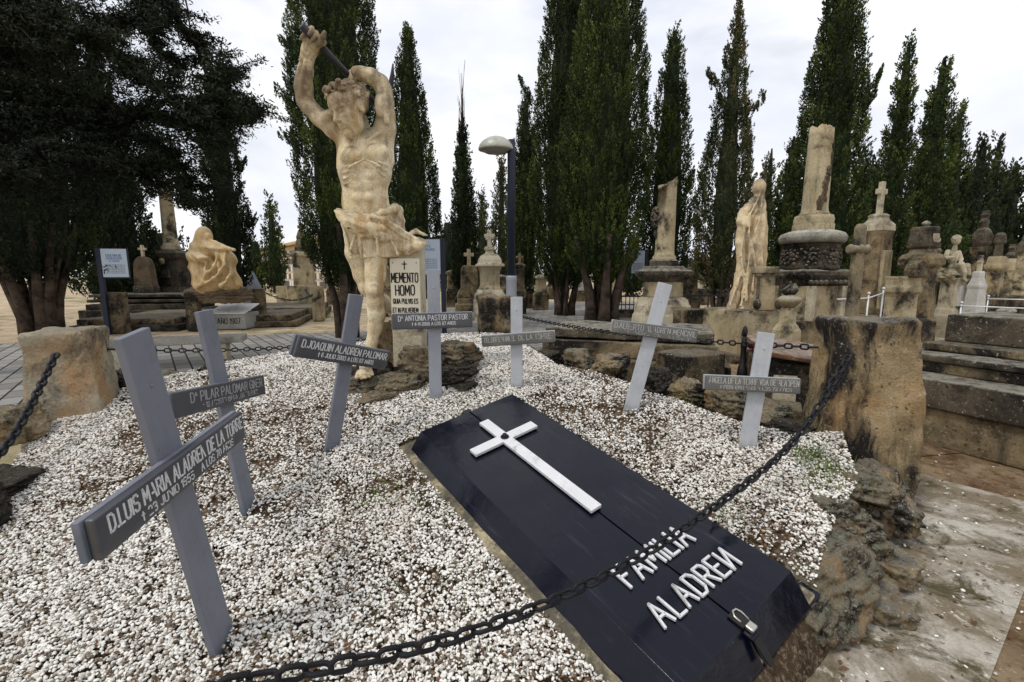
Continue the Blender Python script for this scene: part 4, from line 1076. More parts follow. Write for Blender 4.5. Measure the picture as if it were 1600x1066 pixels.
def cypress(label, x, y, H, R, z0=.9, seed=1, mat=CYP, dens=1.0, leaf=.11, stems=4, tr=.14, tip=0.0, ragged=.12, belly=.30, gaps=0.0, spurs=(), lean=(0, 0), bare=0.0, name='cypress_tree', group='tall cypresses of the cemetery'):
    rs = np.random.RandomState(seed); root = thing(name, label, 'tree', (x, y, 0), group=group)
    dist = math.hypot(x, y); leaf = max(.042, .0041 * dist) * (leaf / .11) ** .3
    def prof(t):
        lo = np.clip(t / .07, 0, 1) ** .5 * (.78 + .22 * np.clip(t / belly, 0, 1))
        up = np.clip((1 - t) / (1 - belly), 0, 1) ** (.66 + tip)
        return np.where(t < belly, lo, np.maximum(up, .02))
    hc = H - z0; area = 2 * math.pi * R * hc * .62
    nleaf = int(min(area * dens * 2.2 / (leaf * leaf * .30), 300000))
    cl = max(.10, leaf * 1.9)                         # size of one upright spray
    nc = int(area * dens * (1.15 if not gaps else .9) / (cl * cl * 1.5)); m = max(6, int(nleaf / nc))
    t = rs.rand(nc * 3); t = t[rs.rand(len(t)) < prof(t) * .92 + .08][:nc]; nc = len(t)
    th = rs.uniform(0, 2 * np.pi, nc); z = z0 + t * hc
    q = np.stack([np.cos(th) * 1.5, np.sin(th) * 1.5, z * .5 / max(R, .5)], 1) + seed * 3.7
    ragged = ragged * .62
    def lobe(q): return 1 + ragged * 1.7 * fbm(q, 3, seed) + ragged * 1.1 * fbm(q * np.array([2.6, 2.6, 1.6]), 2, seed + 3)
    lob = lobe(q)
    rad = R * prof(t) * lob * np.where(rs.rand(nc) < .28, rs.uniform(.6, .88, nc), np.clip(1.02 - np.abs(rs.normal(0, .085, nc)), .5, 1.04))
    C0 = np.stack([np.cos(th) * rad + lean[0] * t, np.sin(th) * rad + lean[1] * t, z], 1)
    keep = fbm(C0 * 1.7, 3, seed + 9) + rs.normal(0, .08, nc) > -.56 + gaps
    C0 = C0[keep]; th = th[keep]; t = t[keep]; lob = lob[keep]; nc = len(C0)
    cs = .7 + .6 * rs.rand(nc); tint = np.clip(.40 + .7 * fbm(C0 * 1.3, 3, seed + 2) + rs.normal(0, .20, nc), 0, 1)
    for (sx_, sz_, dx, dz, sr, sn) in spurs:          # side sprays that leave the column
        k = sn; u = rs.rand(k); c = np.stack([sx_ + dx * u + rs.normal(0, sr, k) * (1.1 - u), rs.normal(0, sr, k) * (1.1 - u), sz_ + dz * u + rs.normal(0, sr, k)], 1)
        C0 = np.concatenate([C0, c]); th = np.concatenate([th, np.full(k, 0 if dx > 0 else np.pi)]); cs = np.concatenate([cs, np.full(k, .6)]); tint = np.concatenate([tint, np.clip(rs.normal(.45, .15, k), 0, 1)])
    nc = len(C0); rep = np.repeat(np.arange(nc), m); n = len(rep)
    out = np.stack([np.cos(th), np.sin(th), np.zeros(nc)], 1)
    ax = out * rs.uniform(.1, .55, nc)[:, None] + np.array([0, 0, 1.0]) + rs.normal(0, .12, (nc, 3)); ax /= np.linalg.norm(ax, axis=1, keepdims=True)
    u = rs.uniform(-1, 1, n); fat = np.sqrt(np.clip(1 - u * u, 0, 1)) * (1 - .35 * u)
    g = rs.normal(size=(n, 3)); g /= np.linalg.norm(g, axis=1, keepdims=True)
    C = C0[rep] + ax[rep] * (u * cl * 1.75 * cs[rep])[:, None] + g * (fat * cl * .52 * cs[rep])[:, None]
    D = ax[rep] + g * .55 + rs.normal(0, .25, (n, 3)); D /= np.linalg.norm(D, axis=1, keepdims=True)
    L = leaf * rs.uniform(.7, 1.5, n); Wd = L * rs.uniform(.32, .55, n)
    T = np.clip(tint[rep] + .14 * u + rs.normal(0, .10, n), 0, 1)
    me = leaves_mesh('crown', C, D, L, Wd, T, mat, rs)
    build('crown', me, None, root)
    # the dense twiggy heart of the column
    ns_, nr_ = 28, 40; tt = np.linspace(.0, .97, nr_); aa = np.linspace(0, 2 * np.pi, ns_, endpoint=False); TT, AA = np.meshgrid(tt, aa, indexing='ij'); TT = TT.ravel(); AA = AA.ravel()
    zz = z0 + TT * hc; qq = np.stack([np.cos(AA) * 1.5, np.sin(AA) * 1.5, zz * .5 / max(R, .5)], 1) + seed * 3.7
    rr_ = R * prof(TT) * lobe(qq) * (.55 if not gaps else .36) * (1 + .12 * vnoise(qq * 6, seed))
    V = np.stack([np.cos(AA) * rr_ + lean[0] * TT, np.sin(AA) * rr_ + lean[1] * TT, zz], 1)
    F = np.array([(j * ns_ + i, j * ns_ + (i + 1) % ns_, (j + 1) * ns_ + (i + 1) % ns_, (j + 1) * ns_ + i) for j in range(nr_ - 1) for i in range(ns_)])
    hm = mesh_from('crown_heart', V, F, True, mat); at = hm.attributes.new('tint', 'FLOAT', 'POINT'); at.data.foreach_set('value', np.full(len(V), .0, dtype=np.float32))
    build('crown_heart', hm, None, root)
    tb = trunk_mb(stems, min(z0 + 1.4, H * .5), tr, R * .45, rs)
    tb.tube([(0, 0, .3), (lean[0] * .5, lean[1] * .5, H * .5), (lean[0] * .9, lean[1] * .9, H * .88)], [tr * .7, tr * .45, .02], 8)
    if bare:
        for _ in range(26):
            a = rs.uniform(0, 6.28); r0 = rs.uniform(.0, R * .2); zz = H * rs.uniform(.80, .95); hh = bare * rs.uniform(.25, 1)
            tb.tube([(math.cos(a) * r0, math.sin(a) * r0, zz), (math.cos(a) * r0 * 1.7 + rs.normal(0, .04), math.sin(a) * r0 * 1.7, zz + hh * .5), (math.cos(a) * r0 * 1.9 + rs.normal(0, .07), math.sin(a) * r0 * 1.9, zz + hh)], [.02, .011, .004], 5)
    build('trunk', tb, BARK, root)
    return root
def cyp(label, px, Y, pytop, hw, **kw):
    if 'tip' in kw: kw['tip'] = kw['tip'] * .6
    H = Zt(pytop, Y) if pytop > -50 else kw.pop('H'); kw.pop('H', None)
    x = X(px, Y, kw.pop('pyref', 440)); set_uf(px); hw_ = W(hw, Y); set_uf(800); return cypress(label, x, Y, H, hw_, **kw)
cyp('very tall broad cypress directly behind the stone statue', 540, 11, -60, 70, H=13.5, z0=1.25, seed=3, mat=CYP, leaf=.095, tr=.16, ragged=.13, belly=.35, stems=4,
    spurs=((-.75, 5.15, -.62, .55, .07, 26), (-.7, 4.35, -.65, .35, .06, 22), (-.7, 6.2, -.5, .55, .08, 22)))
cyp('dense dark cypress at the statue\'s right shoulder', 648, 15, 43, 44, z0=1.0, seed=4, mat=CYP, leaf=.10, ragged=.10)
cyp('slim cypress with bare dead twigs for a tip, left of the lamp', 726, 20, 188, 20, z0=.7, seed=5, mat=CYP_DARK, leaf=.11, ragged=.07, bare=3.1, tip=-.1, dens=1.4)
cyp('small distant cypress between the slim one and the lamp post', 754, 32, 300, 13, z0=.5, seed=6, mat=CYP_DRY, leaf=.15, dens=1.2)
cyp('thin grey-green cypress seen just left of the lamp post', 784, 28, 242, 17, z0=.5, seed=7, mat=CYP_DRY, leaf=.14, gaps=.1)
cyp('narrow pointed cypress just right of the lamp post', 820, 21, 145, 30, z0=.9, seed=8, mat=CYP, leaf=.11, tip=.15)
cyp('left stem of the huge double cypress near the middle', 882, 17.3, -60, 54, H=15, z0=1.0, seed=9, mat=CYP, leaf=.10, ragged=.16, tr=.2, stems=5, belly=.3,
    spurs=((-1.2, 7.6, -.55, .8, .1, 26),))
cyp('right front half of the huge double cypress, trunk flaring to the ground', 942, 15.2, -60, 68, H=14, z0=1.35, seed=10, mat=CYP, leaf=.10, ragged=.17, tr=.3, stems=7, belly=.32, dens=1.1)
cyp('blunt-topped cypress right of the double cypress, above the first broken column', 1036, 18, 42, 40, z0=.9, seed=11, mat=CYP, leaf=.11, tip=-.12, ragged=.12)
cyp('airy brownish cypress left of the veiled figure', 1126, 14.5, -5, 46, z0=1.0, seed=12, mat=CYP_DRY, leaf=.10, ragged=.26, tip=.5, gaps=.12, stems=6,
    spurs=((.5, 6.3, .45, .5, .1, 20), (-.4, 7.0, -.4, .5, .1, 20)))
cyp('small sparse cypress top above the veiled figure', 1190, 26, 225, 20, z0=.6, seed=13, mat=CYP_DRY, leaf=.15, gaps=.2, ragged=.2, tip=-.1)
cyp('big dense cypress towering behind the tall broken column', 1276, 16, -60, 66, H=13.2, z0=.8, seed=14, mat=CYP, leaf=.11, ragged=.13, belly=.2, tip=.2,
    spurs=((1.0, 7.0, .45, 1.2, .1, 34),))
cyp('lower cypress filling the gap left of the towering one', 1222, 18, 205, 30, z0=.7, seed=15, mat=CYP, leaf=.12, tip=.1)
cyp('slender round-topped cypress above the tall stone cross', 1378, 19, 62, 33, z0=.6, seed=16, mat=CYP, leaf=.12, tip=-.05, ragged=.11)
cyp('broad cypress with notched outline right of the tall stone cross', 1432, 20, 78, 42, z0=.6, seed=17, mat=CYP, leaf=.12, ragged=.15, tip=.1)
cyp('shorter cypress nested against its broad neighbour at right', 1466, 23, 168, 32, z0=.5, seed=18, mat=CYP, leaf=.13, tip=-.1)
cyp('thick bushy cypress low between the tall cross and the house-shaped tomb', 1348, 22, 250, 40, z0=.4, seed=28, mat=CYP_DARK, leaf=.14, tip=-.2)
cyp('rounded cypress top behind the cherub monument', 1506, 26, 210, 28, z0=.5, seed=19, mat=CYP_DARK, leaf=.14, tip=-.15)
cyp('narrow cypress close behind the rounded one over the cherub', 1530, 29, 212, 20, z0=.5, seed=20, mat=CYP_DARK, leaf=.15, tip=-.1)
cyp('low broad cypress near the right frame edge', 1560, 31, 254, 34, z0=.4, seed=21, mat=CYP_DARK, leaf=.16, tip=-.15)
cyp('lowest cypress at the very right frame edge', 1592, 36, 308, 26, z0=.4, seed=22, mat=CYP_DARK, leaf=.17, tip=-.15)
cyp('narrow distant cypress beside the burial niche building', 431, 40, 307, 17, z0=.3, seed=23, mat=CYP, leaf=.19, tip=.2)
cyp('half-hidden cypress behind the seated statue', 362, 17, 98, 37, z0=.7, seed=24, mat=CYP_DARK, leaf=.10, tip=-.2, ragged=.12, spurs=((.7, 3.4, .5, .15, .06, 14), (.6, 5.3, .3, .3, .06, 14)))
cyp('wide dark cypress behind the left information sign', 188, 19, -60, 74, H=11, z0=.35, seed=25, mat=CYP_DARK, leaf=.12, ragged=.1, belly=.08, tip=.45, stems=3)
cyp('nearest huge dark cypress at the far left with a twisted grey trunk', 62, 11.5, -60, 142, H=13.5, z0=1.35, seed=26, mat=CYP_DARK, leaf=.10, ragged=.16, belly=.25, tip=-.2, tr=.17, stems=13, pyref=500)
cyp('slim cypress glimpsed between the rounded pair and the low broad one', 1545, 30, 262, 26, z0=.3, seed=41, mat=CYP_DARK, tip=-.1)
cyp('cypress mass filling the gap right of the broad notched cypress', 1490, 27, 262, 34, z0=.3, seed=42, mat=CYP_DARK, tip=-.2)
cyp('low cypress closing the row under the right frame edge', 1620, 30, 330, 50, z0=.3, seed=43, mat=CYP_DARK, tip=-.2)
cyp('low cypress closing the gap left of the slender round-topped one', 1330, 25, 300, 40, z0=.3, seed=44, mat=CYP_DARK, tip=-.2)
# rounded far greenery
def bushy(label, px, Y, pytop, hw, seed, mat=CYP_DARK):
    cypress(label, X(px, Y, 430), Y, Zt(pytop, Y), W(hw, Y), .2, seed, mat, 1.0, .24, 2, .12, tip=-.45, ragged=.3, belly=.35, name='round_tree', group='distant rounded trees')
bushy('small rounded tree just right of the half-hidden cypress', 402, 44, 375, 14, 31, CYP)
bushy('dark rounded tree far behind the low broken column at left', 262, 34, 362, 34, 32)
bushy('dark hedge-like tree in the gap behind the tomb crosses near the lamp', 700, 44, 345, 14, 33)
bushy('dark rounded tree behind the airy brownish cypress', 1100, 30, 400, 40, 34)
bushy('dark rounded tree between the double cypress and the lamp', 800, 36, 385, 34, 35)
bushy('low dark tree filling the space under the statue-side cypress', 590, 34, 395, 30, 36)
bushy('low dark tree right of the double cypress trunk', 985, 34, 395, 34, 37)
# ---- the overhanging conifer at upper left: a real tree standing left of the frame whose limbs reach over the path
rs = np.random.RandomState(77)
con = thing('overhanging_conifer', 'dark needle-leaved tree whose drooping limbs reach in from the upper left against the sky', 'tree', (-8.6, 6.6, 0))
tb = MB().tube([(0, 0, -.1), (.1, 0, 2), (0, .1, 4.5), (.15, 0, 8), (.1, .1, 10.5)], [.3, .24, .2, .12, .03], 12)
build('trunk', tb, BARK, con)
limb_px = [[(60, -40), (150, 60), (230, 120), (300, 170), (345, 165)], [(-60, 60), (100, 150), (200, 175), (290, 190), (400, 172)], [(-60, 160), (120, 190), (220, 215), (290, 270), (300, 312)],
           [(120, -160), (200, -20), (240, 60), (275, 110)], [(-100, 200), (90, 240), (170, 240), (225, 270), (240, 290)], [(200, -200), (260, -60), (290, 0), (298, 60)], [(60, -220), (160, -60), (300, 60), (340, 150), (362, 110)],
           [(-40, 0), (90, 60), (160, 40), (250, 30)]]
Cs = []; Ds = []; lm = MB(); bz = Vector((-8.6, 6.6, 0))
def spray(c, r, n, droop=.25):
    Cs.append(np.array(c) + rs.normal(size=(n, 3)) * np.array([r, r, r * .55])); d = rs.normal(size=(n, 3)) + np.array([.5, 0, .1 - droop]); Ds.append(d / np.linalg.norm(d, axis=1, keepdims=True))
for li, lp in enumerate(limb_px):
    yy = 5.6 + (li % 4) * .5
    pts = [P(px, py, yy + .25 * k) - bz for k, (px, py) in enumerate(lp)]
    pts[0] = Vector((0, 0, min(max(pts[0].z * .6, 2.5), 9.5)))
    cur = [Vector(p) for p in spline(pts, 36)]
    thin_ = li in (5,)
    lm.tube(cur, [(.075 if not thin_ else .02) * (1 - k / 38) ** .8 + .006 for k in range(36)], 7)
    for k in range(8, 36):
        for b in range(1 if thin_ else 5):
            a = rs.uniform(0, 6.28); L = rs.uniform(.15, .75) * (1 - .3 * k / 36); dr = Vector((math.cos(a) * .7 + .3, math.sin(a) * .6, rs.uniform(-.75, .35)))
            e = cur[k] + dr * L
            lm.tube([cur[k], cur[k] + dr * L * .55 + Vector((0, 0, .03)), e], [.012, .008, .003], 4)
            if not thin_:
                for w in np.linspace(.35, 1, 4): spray(cur[k] + dr * L * w, .055, 34)
# denser masses measured from the photograph
for px, py, r, n in ((60, 60, .9, 60), (20, 160, 1.0, 70), (90, 200, .9, 60), (150, 170, .55, 40), (310, 150, .26, 26), (330, 190, .3, 26), (255, 258, .16, 18), (290, 312, .10, 14), (205, 235, .36, 26), (180, 100, .28, 12), (250, 110, .25, 16),
                     (350, 110, .2, 18), (395, 175, .13, 12), (385, 160, .1, 8), (130, 20, .4, 26), (235, 20, .22, 12), (50, 280, .7, 50), (150, 250, .35, 30), (275, 200, .3, 20), (345, 225, .2, 12), (230, 165, .25, 16)):
    c0 = P(px, py, 6.4) - bz
    for _ in range(int(n * (3 if px < 130 else 1.9))): spray(np.array(c0) + rs.normal(size=3) * r * np.array([.55, .6, .5]), .06, 30)
C = np.concatenate(Cs); Dd = np.concatenate(Ds); n = len(C); print('conifer leaves', n)
L = rs.uniform(.04, .085, n)
build('needles', leaves_mesh('needles', C, Dd, L, L * .28, np.clip(.4 + .5 * fbm(C * 1.5, 3, 3) + rs.normal(0, .12, n), 0, 1), leaf_mat('dark_needles', lin(16, 22, 12), lin(26, 34, 16), lin(46, 50, 24)), rs), None, con)
build('limbs', lm, plain('dark_bark', lin(52, 44, 38), .9, 0, .2, .3, 12, .3), con)
# ================================================================== STATUES
RF = [.86]
class Sculpt:
    """sculpts in metres round a base point; joints are given by where they are seen in the photo plus a depth offset"""
    def __init__(s, base, Y, pxlo, pxhi, dlo, dhi, h):
        s.base = Vector(base); s.Y = Y; s.k = Y / FPX * RF[0]
        a = s.p(pxlo[0], pxhi[1], 0); b = s.p(pxhi[0], pxlo[1], 0)
        s.S = SDF((a.x - .05, dlo, min(a.z, b.z) - .05), (b.x + .05, dhi, max(a.z, b.z) + .05), h)
    def p(s, px, py, d=0.0): return P(px, py, s.Y + d) - s.base if d == 0 else P(px, py, s.Y + d) - s.base
    def q(s, t):
        v = s.p(*t[:3]) if len(t) > 2 else s.p(t[0], t[1]); return v
    def cap(s, a, b, ra, rb=None, k=.03, op='+'):
        s.S.cap(s.q(a), s.q(b), ra * s.k, (rb if rb is not None else ra) * s.k, k, op); return s
    def chain(s, pts, k=.03, op='+'):
        for a, b in zip(pts[:-1], pts[1:]): s.S.cap(s.q(a[:3]), s.q(b[:3]), a[3] * s.k, b[3] * s.k, k, op)
        return s
    def ell(s, c, r, M=None, k=.03, op='+'):
        s.S.ell(s.q(c), [q * s.k for q in r], M, k, op); return s

def statue_stone(name):
    m, nt, b = newmat(name, .72, .25); v = coords(nt, rnd=False); vs = coords(nt, (5, 5, .7), rnd=False)
    base = mix(nt, ramp(nt, noise(nt, v, 2.6, 8, .7, .5), .36, .62), lin(236, 224, 194), lin(214, 194, 154))
    base = mix(nt, mth(nt, 'MULTIPLY', ramp(nt, noise(nt, vs, 1.1, 8, .7, .4), .50, .60), .75), base, lin(168, 132, 84))      # ochre rain streaks
    base = mix(nt, mth(nt, 'MULTIPLY', ramp(nt, noise(nt, v, 2.1, 10, .74, .8), .53, .62), .7), base, lin(100, 82, 62))     # brown grime
    sx_ = N(nt, 'ShaderNodeSeparateXYZ'); t_c = N(nt, 'ShaderNodeTexCoord'); nt.links.new(t_c.outputs['Object'], sx_.inputs[0])
    arm = mth(nt, 'MULTIPLY', ramp(nt, mth(nt, 'MULTIPLY', sx_.outputs['Z'], .33), .60, .74), ramp(nt, noise(nt, v, 4.2, 9, .72), .36, .54))     # the raised arms weather darkest
    base = mix(nt, mth(nt, 'MULTIPLY', arm, .85), base, lin(98, 82, 66))
    wv = ramp(nt, noise(nt, v, 13, 10, .8, 1.2), .50, .53); wv2 = ramp(nt, noise(nt, v, 13, 10, .8, 1.2), .53, .56, (1, 1, 1, 1), (0, 0, 0, 1))
    base = mix(nt, mth(nt, 'MULTIPLY', mth(nt, 'MULTIPLY', wv, wv2), .5), base, lin(120, 100, 76))
    geo = N(nt, 'ShaderNodeNewGeometry'); sp = N(nt, 'ShaderNodeSeparateXYZ'); nt.links.new(geo.outputs['Normal'], sp.inputs[0])
    up = mth(nt, 'MULTIPLY', ramp(nt, sp.outputs['Z'], .25, .8), ramp(nt, noise(nt, v, 7, 8, .75), .40, .55))
    base = mix(nt, mth(nt, 'MULTIPLY', up, .75), base, lin(88, 80, 72))
    base = mix(nt, mth(nt, 'MULTIPLY', ramp(nt, noise(nt, v, 60, 4, .8), .60, .68), .5), base, lin(84, 70, 56))
    nt.links.new(base, b.inputs['Base Color']); bump(nt, b, mth(nt, 'ADD', noise(nt, v, 26, 8, .75), mth(nt, 'MULTIPLY', noise(nt, v, 90, 4, .7), .4)), .35, .012); return m
# ---- 1. the half-draped man swinging a pick
SB = P(578, 592, 3.8)
sb = Sculpt(SB, 3.8, (452, 25), (640, 605), -.55, .85, .0068)
def smooth_part(sb):
    # legs
    sb.ell((592, 352, .03), (36, 26, 32), k=.06).ell((562, 352, .03), (27, 25, 30), k=.06)
    sb.chain([(594, 362, 0, 25), (588, 400, -.03, 20.5), (587, 430, -.05, 18), (585, 452, -.06, 14.8), (587, 470, -.03, 14.2), (589, 490, .0, 15.2), (586, 512, .01, 12.5), (581, 535, .0, 9.6), (580, 548, .0, 9.8)], .03)
    sb.ell((585, 454, -.13), (8.5, 8, 10), k=.03)                  # kneecap
    sb.ell((594, 482, .06), (11, 10, 22), k=.03).ell((580, 480, .05), (8, 9, 20), k=.03)
    sb.chain([(580, 552, .05, 9), (578, 556, .03, 9), (572, 572, -.12, 9.5), (568, 583, -.22, 8.5)], .03)
    sb.ell((582, 560, .10), (8, 9, 8), k=.03)                      # heel
    for i, (x, y, d, r) in enumerate(((558, 589, -.27, 3.9), (565, 590.5, -.30, 3.3), (571, 589.5, -.30, 3.1), (577, 588, -.28, 2.9), (582, 585, -.25, 2.7))):
        sb.cap((x + (570 - x) * .25, y - 7, d + .09), (x, y, d), 4.6 if i == 0 else 3.8, r, .006)
        sb.ell((x, y, d - .005), (r * 1.05, r * 1.1, r * .95), k=.006)
    # rear leg, bent behind
    sb.chain([(560, 360, .03, 24), (556, 395, .06, 18), (566, 430, .08, 15), (573, 450, .08, 13), (585, 458, .20, 12.5), (600, 472, .36, 12.5), (614, 488, .52, 9), (622, 500, .60, 8)], .03)
    sb.chain([(622, 502, .62, 8), (634, 508, .55, 7), (642, 512, .48, 5)], .02)
    # trunk of the body
    sb.ell((571, 318, .01), (41, 27, 36), k=.07).ell((570, 285, 0), (39, 27, 40), k=.07).ell((569, 244, 0), (44, 32, 42), k=.07)
    sb.cap((546, 226, .02), (596, 215, .02), 17, 17, .05)
    sb.ell((549, 242, -.135), (19, 9, 13), k=.018).ell((590, 238, -.135), (20, 9, 14), k=.018)          # chest
    sb.ell((598, 262, -.03), (15, 22, 30), k=.05).ell((541, 262, -.03), (14, 20, 28), k=.05)            # flanks, ribs
    for j, (y, w) in enumerate(((276, 8.5), (292, 8.5), (309, 8))):                                      # belly muscles
        sb.ell((560, y, -.105), (w, 6.5, 7.5), k=.022).ell((577, y - 1, -.105), (w, 6.5, 7.5), k=.022)
    for j in range(4): sb.cap((533 + j * 1.5, 262 + j * 9, -.10), (552, 257 + j * 8, -.17), 1.6, 1.2, .012).cap((606 - j * 2, 258 + j * 9, -.10), (588, 253 + j * 8, -.17), 1.6, 1.2, .012)
    sb.chain([(545, 262, -.165, 2), (556, 256, -.185, 2.2), (569, 250, -.195, 1.6), (582, 254, -.185, 2.2), (594, 260, -.165, 2)], .014)   # rib arch
    sb.cap((569, 230, -.19), (570, 300, -.17), 2.3, 1.6, .014, '-').ell((569, 316, -.165), (2.2, 4, 3), k=.012, op='-')
    sb.cap((548, 216, -.10), (566, 222, -.12), 3.2, 2.6, .016).cap((592, 208, -.10), (574, 220, -.12), 3.4, 2.6, .016)                    # collar bones
        # shoulders, lats
    sb.ell((540, 214, .0), (17, 16, 17), k=.05).ell((601, 200, .0), (16, 17, 20), k=.05)
    sb.chain([(541, 228, .06, 14), (538, 262, .06, 13)], .05).chain([(602, 215, .05, 14), (604, 250, .05, 13)], .05)
    # arms
    sb.chain([(540, 213, .0, 16.5), (522, 202, -.03, 15), (500, 184, -.06, 13.8), (484, 168, -.08, 12.5), (477, 158, -.08, 12.8), (475, 138, -.09, 13.2), (477, 112, -.12, 11.3), (480, 92, -.15, 9.6), (482, 80, -.17, 9.2), (485, 70, -.19, 10)], .03)
    sb.ell((511, 185, -.08), (18, 12, 11), Matrix.Rotation(R_(-38), 3, 'Y'), .015).cap((472, 150, -.13), (478, 96, -.2), 6.5, 3.5, .012).cap((482, 148, -.12), (485, 98, -.19), 5.5, 3.5, .012)
    sb.ell((468, 136, -.10), (6, 9, 19), k=.03).cap((474, 165, -.02), (480, 172, .0), 6, 5, .02)
    sb.chain([(603, 200, .0, 17), (603, 180, -.03, 14), (602, 160, -.05, 13.2), (600, 142, -.06, 12.8), (594, 129, -.08, 12), (580, 120, -.12, 11.6), (565, 115, -.16, 9.6), (556, 112, -.19, 8)], .03)
    sb.ell((594, 165, -.10), (9, 11, 20), k=.014).cap((604, 190, -.10), (602, 150, -.12), 5, 4, .012).ell((599, 126, -.05), (8, 8, 7), k=.02)
    # neck
    sb.cap((562, 218, .03), (558, 190, .0), 16, 14, .03).cap((568, 216, -.06), (568, 190, -.02), 4, 5, .02).cap((574, 214, .03), (566, 186, .03), 8, 8, .04)
    return sb
smooth_part(sb)
# head in its own frame
HF = Vector((-.50, -.72, -.40)).normalized(); HU = Vector((-.10, 0, 1)); HU = (HU - HF * HU.dot(HF)).normalized(); HR = HU.cross(HF).normalized() * -1
if HR.x < 0: HR = -HR
HC = sb.p(546.5, 171, -.13); HS = .385
bodyF = sb.S.F.copy(); sb.S.F[:] = .3
HM = Matrix((HR, HF, HU)).transposed()
def hp(x, y, z): return HC + (HR * x + HF * y + HU * z) * HS
def hell(c, r, k=.02, op='+', rot=None): sb.S.ell(hp(*c), [q * HS for q in r], HM if rot is None else HM @ rot, k, op)
def hcap(a, b, ra, rb=None, k=.012, op='+'): sb.S.cap(hp(*a), hp(*b), ra * HS, (rb or ra) * HS, k, op)
hell((0, -.08, .14), (.33, .40, .34)); hell((0, .10, -.12), (.255, .26, .34), .03); hell((0, .20, .14), (.26, .16, .20), .03)
hcap((-.15, .08, -.33), (0, .24, -.42), .10, .085, .03); hcap((.15, .08, -.33), (0, .24, -.42), .10, .085, .03); hell((0, .29, -.42), (.085, .07, .065), .02)
hell((-.165, .235, -.09), (.075, .07, .065), .03); hell((.165, .235, -.09), (.075, .07, .065), .03)
hcap((-.20, .27, .055), (-.04, .345, .05), .035, .032, .015); hcap((.20, .27, .055), (.04, .345, .05), .035, .032, .015)
hell((-.125, .37, -.01), (.078, .07, .052), .018, '-'); hell((.125, .37, -.01), (.078, .07, .052), .018, '-')
hell((-.125, .285, -.012), (.062, .055, .042), .006); hell((.125, .285, -.012), (.062, .055, .042), .006)
hcap((-.19, .31, -.035), (-.06, .33, -.04), .013, .013, .004, '-'); hcap((.19, .31, -.035), (.06, .33, -.04), .013, .013, .004, '-')
hcap((0, .325, .06), (0, .43, -.13), .030, .046, .012); hell((-.04, .385, -.145), (.033, .036, .026), .01); hell((.04, .385, -.145), (.033, .036, .026), .01)
hell((0, .27, -.25), (.12, .09, .08), .03)
hcap((-.075, .335, -.235), (0, .36, -.228), .018, .022, .008); hcap((.075, .335, -.235), (0, .36, -.228), .018, .022, .008); hcap((-.06, .33, -.278), (.06, .33, -.278), .024, .024, .008)
hcap((-.09, .36, -.256), (.09, .36, -.256), .010, .010, .006, '-'); hcap((-.05, .35, -.325), (.05, .35, -.325), .016, .016, .012, '-')
for sx in (-1, 1):
    hell((sx * .315, -.03, -.04), (.045, .075, .115), .012); hell((sx * .345, .0, -.04), (.02, .035, .06), .012, '-')
hF = sb.S.F; hk = np.maximum(.014 - np.abs(hF - bodyF), 0) / .014; sb.S.F = (np.minimum(hF, bodyF) - hk * hk * .014 * .25).astype(np.float32)
def grip(S, c, hd, pd, rod, fr, n=4, sweep=250, start=-35, k=.006):
    """four fingers curled round a rod at c running along hd, the palm lying towards pd"""
    hd = Vector(hd).normalized(); pd = Vector(pd); pd = (pd - hd * pd.dot(hd)).normalized(); sd = hd.cross(pd)
    for i in range(n):
        o = Vector(c) + hd * ((i - (n - 1) / 2) * fr * 2.05); L = [1.0, 1.08, 1.02, .86][i]
        pts = []
        for a in np.radians(np.linspace(start, start + sweep * L, 6)):
            pts.append(o + (pd * math.cos(a) + sd * math.sin(a)) * (rod + fr * .9))
        pts[0] = o + pd * (rod + fr * 1.6) - sd * (rod + fr) * .7
        for j in range(5): S.cap(pts[j], pts[j + 1], fr * (1.08 - .06 * j) * (1.1 if j in (1, 3) else 1), fr * (1.02 - .06 * j), k)
H0 = sb.p(471, 40, -.30); H1 = sb.p(590, 166, .22); hd = (H1 - H0).normalized()
def hpt(px): 
    t = (px - 471) / (590 - 471); return H0.lerp(H1, t)
g1 = hpt(489); g2 = hpt(549)
grip(sb.S, g1, hd, sb.p(484, 74, -.12) - g1, .026, .0175)
sb.S.ell(g1 + (sb.p(485, 72, -.17) - g1) * .62, (.05, .036, .055), None, .03); sb.S.cap(g1 + (sb.p(485, 72, -.17) - g1) * .6, sb.p(484, 80, -.17), .045, .048, .03)
sb.S.chain([sb.p(492, 74, -.20), sb.p(501, 68, -.24), sb.p(505, 57, -.27), sb.p(507, 51, -.28)], [.026, .022, .018, .015], .012)      # thumb out to the side
grip(sb.S, g2, -hd, sb.p(566, 116, -.16) - g2, .026, .0165)
sb.S.ell(g2 + (sb.p(560, 114, -.17) - g2) * .75, (.06, .036, .048), None, .03)
sb.S.chain([sb.p(556, 121, -.17), sb.p(550, 129, -.15), sb.p(543, 132, -.12)], [.023, .019, .014], .01)
man = thing('stone_statue', 'tall weathered marble man, half draped, swinging a dark pick over his bowed head', 'statue', SB)
STATUE = statue_stone('weathered_marble') if True else stone('weathered_marble', lin(238, 224, 192), lin(218, 196, 156), lin(104, 88, 70), .56, .70, .75, .9, lin(84, 76, 68), 1.5, .3, .3, .28, .78)
build('body', sdf_mesh('body', sb.S, STATUE, 1, .0016, 22), None, man)
